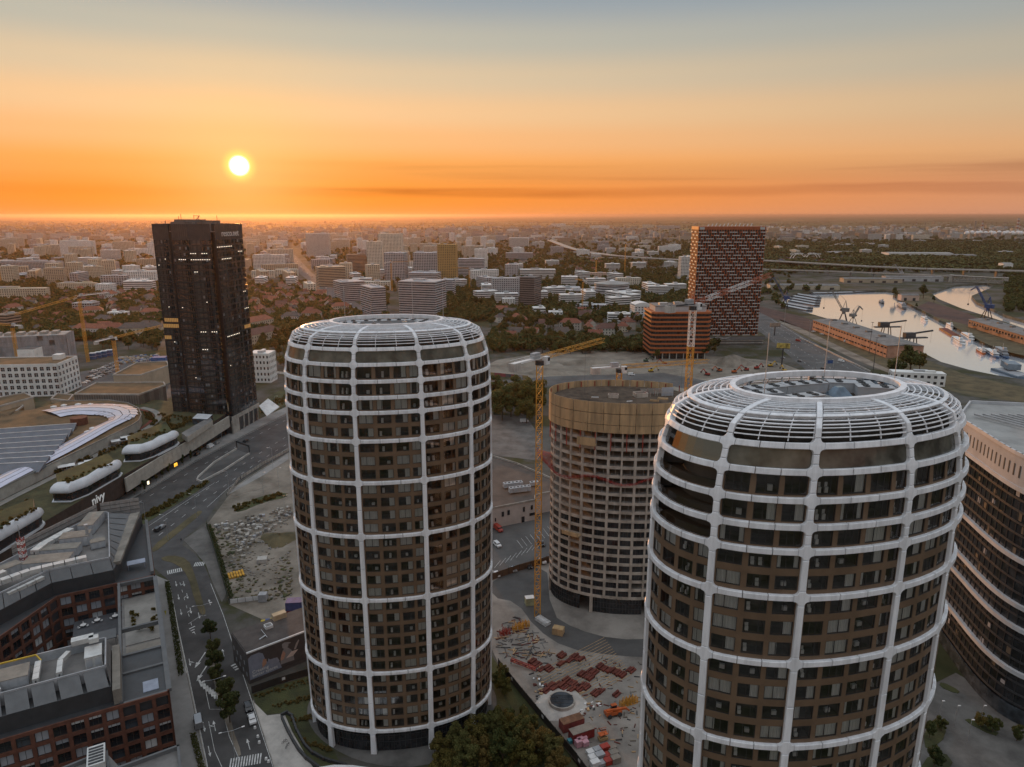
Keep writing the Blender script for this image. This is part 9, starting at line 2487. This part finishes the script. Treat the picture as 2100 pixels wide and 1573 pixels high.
def tree_mass(name, label, zones, seed, tmpl, smin, smax, m_):
 """woods and gardens that read as one mass: thousands of small crowns in one mesh"""
 r2 = np.random.default_rng(seed)
 tv = np.array([v.co[:] for v in tmpl.vertices]); tf = np.array([p_.vertices[:] for p_ in tmpl.polygons])
 Vs = []; Fs = []; o = 0
 for (x0, y0, x1, y1), n in zones:
  for _ in range(n):
   px, py = r2.uniform(x0, x1), r2.uniform(y0, y1); x, y = g(px, py)
   if not ok_zone(x, y) or (y < 3500 and not free(x, y, 1)): continue
   s = r2.uniform(smin, smax); a = r2.uniform(0, 6.28); c, sn = math.cos(a), math.sin(a)
   v = tv * (s * r2.uniform(.8, 1.3), s * r2.uniform(.8, 1.3), s); w = np.empty_like(v); w[:, 0] = v[:, 0] * c - v[:, 1] * sn + x; w[:, 1] = v[:, 0] * sn + v[:, 1] * c + y; w[:, 2] = v[:, 2]
   Vs.append(w); Fs.append(tf + o); o += len(tv)
 V = np.concatenate(Vs); F = np.concatenate(Fs)
 me = bpy.data.meshes.new(name); me.vertices.add(len(V)); me.vertices.foreach_set('co', V.astype(np.float32).ravel())
 k = F.shape[1]; me.loops.add(F.size); me.loops.foreach_set('vertex_index', F.astype(np.int32).ravel()); me.polygons.add(len(F)); me.polygons.foreach_set('loop_start', np.arange(0, F.size, k, dtype=np.int32)); me.update(calc_edges=True); me.validate()
 me.materials.append(m_); ob = bpy.data.objects.new(name, me); COL.objects.link(ob); tag(ob, label, 'woodland', kind='stuff')
T60 = crown(64, 4.2, 3.4, 8, 1.5, 21, LEAF_A, 4.6); T24 = crown(24, 5.5, 3.4, 6, 2.6, 22, LEAF_B, 4.6)
tree_mass('garden_trees', 'trees and gardens filling the gaps between houses and blocks', [((0, 540, 330, 700), 3000), ((510, 545, 740, 700), 1700), ((900, 520, 1420, 660), 3600), ((640, 520, 930, 600), 400), ((1400, 560, 1620, 640), 120), ((1590, 590, 1680, 660), 40), ((2060, 560, 2115, 640), 200), ((1005, 700, 1330, 722), 120)], 1, T60, .8, 1.55, LEAF_A)
tree_mass('distant_woods', 'distant woods and tree lines merging towards the horizon', [((0, 478, 2110, 545), 5200), ((1400, 486, 2110, 560), 2600), ((0, 455, 2110, 480), 2500), ((1750, 485, 2110, 540), 1500), ((1580, 500, 1800, 520), 300)], 2, T24, .9, 1.7, LEAF_B)
def hedge(label, pts, w, h):
 r2 = np.random.default_rng(3); wl = P(*pts); V = []; F = []
 for x, y, a in along(wl, .35):
  for q in range(14):
   p_ = np.array((x, y, 0)) + np.array((-math.sin(a), math.cos(a), 0)) * r2.uniform(-w / 2, w / 2) + (0, 0, r2.uniform(.2, h)); v = r2.normal(size=3); v /= np.linalg.norm(v); t1 = np.cross(v, (0, .3, 1)); t2 = np.cross(v, t1); o = len(V)
   V += [tuple(p_ + t1 * .16 * i + t2 * .16 * j) for i, j in ((-1, -1), (1, -1), (1, 1), (-1, 1))]; F.append((o, o + 1, o + 2, o + 3))
 me = bpy.data.meshes.new('hedge'); me.from_pydata(V, [], F); me.materials.append(LEAF_B); o = bpy.data.objects.new('hedge', me); COL.objects.link(o); tag(o, label, 'hedge')
hedge('long clipped hedge between pavement and side street', [(343, 1196), (352, 1250), (372, 1386)], 1.6, 1.1); hedge('short hedge at the lower end of the side street', [(396, 1508), (420, 1600)], 1.4, 1.0); hedge('rough green hedge along the storage yard fence', [(428, 1080), (446, 1130), (474, 1230)], 1.8, 1.6)
def roof_planting(name, label, zones, n, z, seed, sm=.6, sM=1.3):
 r2 = random.Random(seed); tv = [v.co[:] for v in TS.vertices]; tf = [p_.vertices[:] for p_ in TS.polygons]; V = []; F = []
 for (x0, y0, x1, y1) in zones:
  for _ in range(n):
   t_ = r2.random(); x, y = g(x0 + (x1 - x0) * t_ + r2.uniform(-6, 6), y0 + (y1 - y0) * t_ + r2.uniform(-4, 4), z); s = r2.uniform(sm, sM); o = len(V)
   V += [(x + a * s, y + b * s, z + c * s) for a, b, c in tv]; F += [tuple(i + o for i in f) for f in tf]
 me = bpy.data.meshes.new(name); me.from_pydata(V, [], F); me.materials.append(LEAF_C); o = bpy.data.objects.new(name, me); COL.objects.link(o); tag(o, label, 'planting', kind='stuff')
TS = crown(40, 1.0, .8, 5, .38, 31, LEAF_C, .7)
roof_planting('roof_garden_shrubs', 'shrubs and grasses of the shopping centre roof garden', [(300, 850, 320, 875), (270, 895, 330, 880), (340, 862, 350, 880), (120, 985, 225, 945), (0, 1060, 70, 1030), (200, 935, 290, 895), (110, 970, 190, 938), (330, 850, 400, 865), (350, 880, 380, 870)], 34, 12.6, 5)
roof_planting('pod_shrubs', 'shrubs on the green roofs of the white pods', [(270, 905, 340, 885), (130, 990, 225, 952), (0, 1085, 70, 1045)], 26, 20.0, 6, .5, 1.0)
roof_planting('median_planting', 'grasses and small shrubs on the green median and pavement beds', [(300, 1060, 425, 988), (260, 1085, 400, 1000), (545, 838, 590, 810), (540, 845, 585, 820), (480, 1046, 585, 1012)], 60, .1, 7, .5, 1.1)
roof_planting('lawn_tufts', 'rough grass tufts on the lawn in front of the left oval tower', [(525, 1430, 640, 1395), (560, 1450, 640, 1430), (600, 1480, 650, 1470), (620, 1520, 680, 1540)], 50, .05, 8, .25, .5)
roof_planting('roof_terrace_plants', 'potted plants on the east terraces of the brick block', [(283, 1290, 325, 1295), (275, 1260, 280, 1290), (315, 1250, 320, 1290), (270, 1400, 280, 1370), (300, 1365, 330, 1355)], 7, 19.0, 9, .5, .9)
# ================================================================== AIR
def haze():
 mb = MB(); mb.box(-49000, -2900, -6.0, 49000, 69000, 150.0)
 m = bpy.data.materials.new('haze_air'); m.use_nodes = True; nt = m.node_tree; nt.nodes.clear()
 v = nt.nodes.new('ShaderNodeVolumePrincipled'); o = nt.nodes.new('ShaderNodeOutputMaterial'); nt.links.new(v.outputs[0], o.inputs['Volume'])
 v.inputs['Color'].default_value = (.74, .53, .40, 1); v.inputs['Density'].default_value = 3.5e-5; v.inputs['Anisotropy'].default_value = .68
 ob = mb.build('haze', m); tag(ob, kind='stuff')
haze()
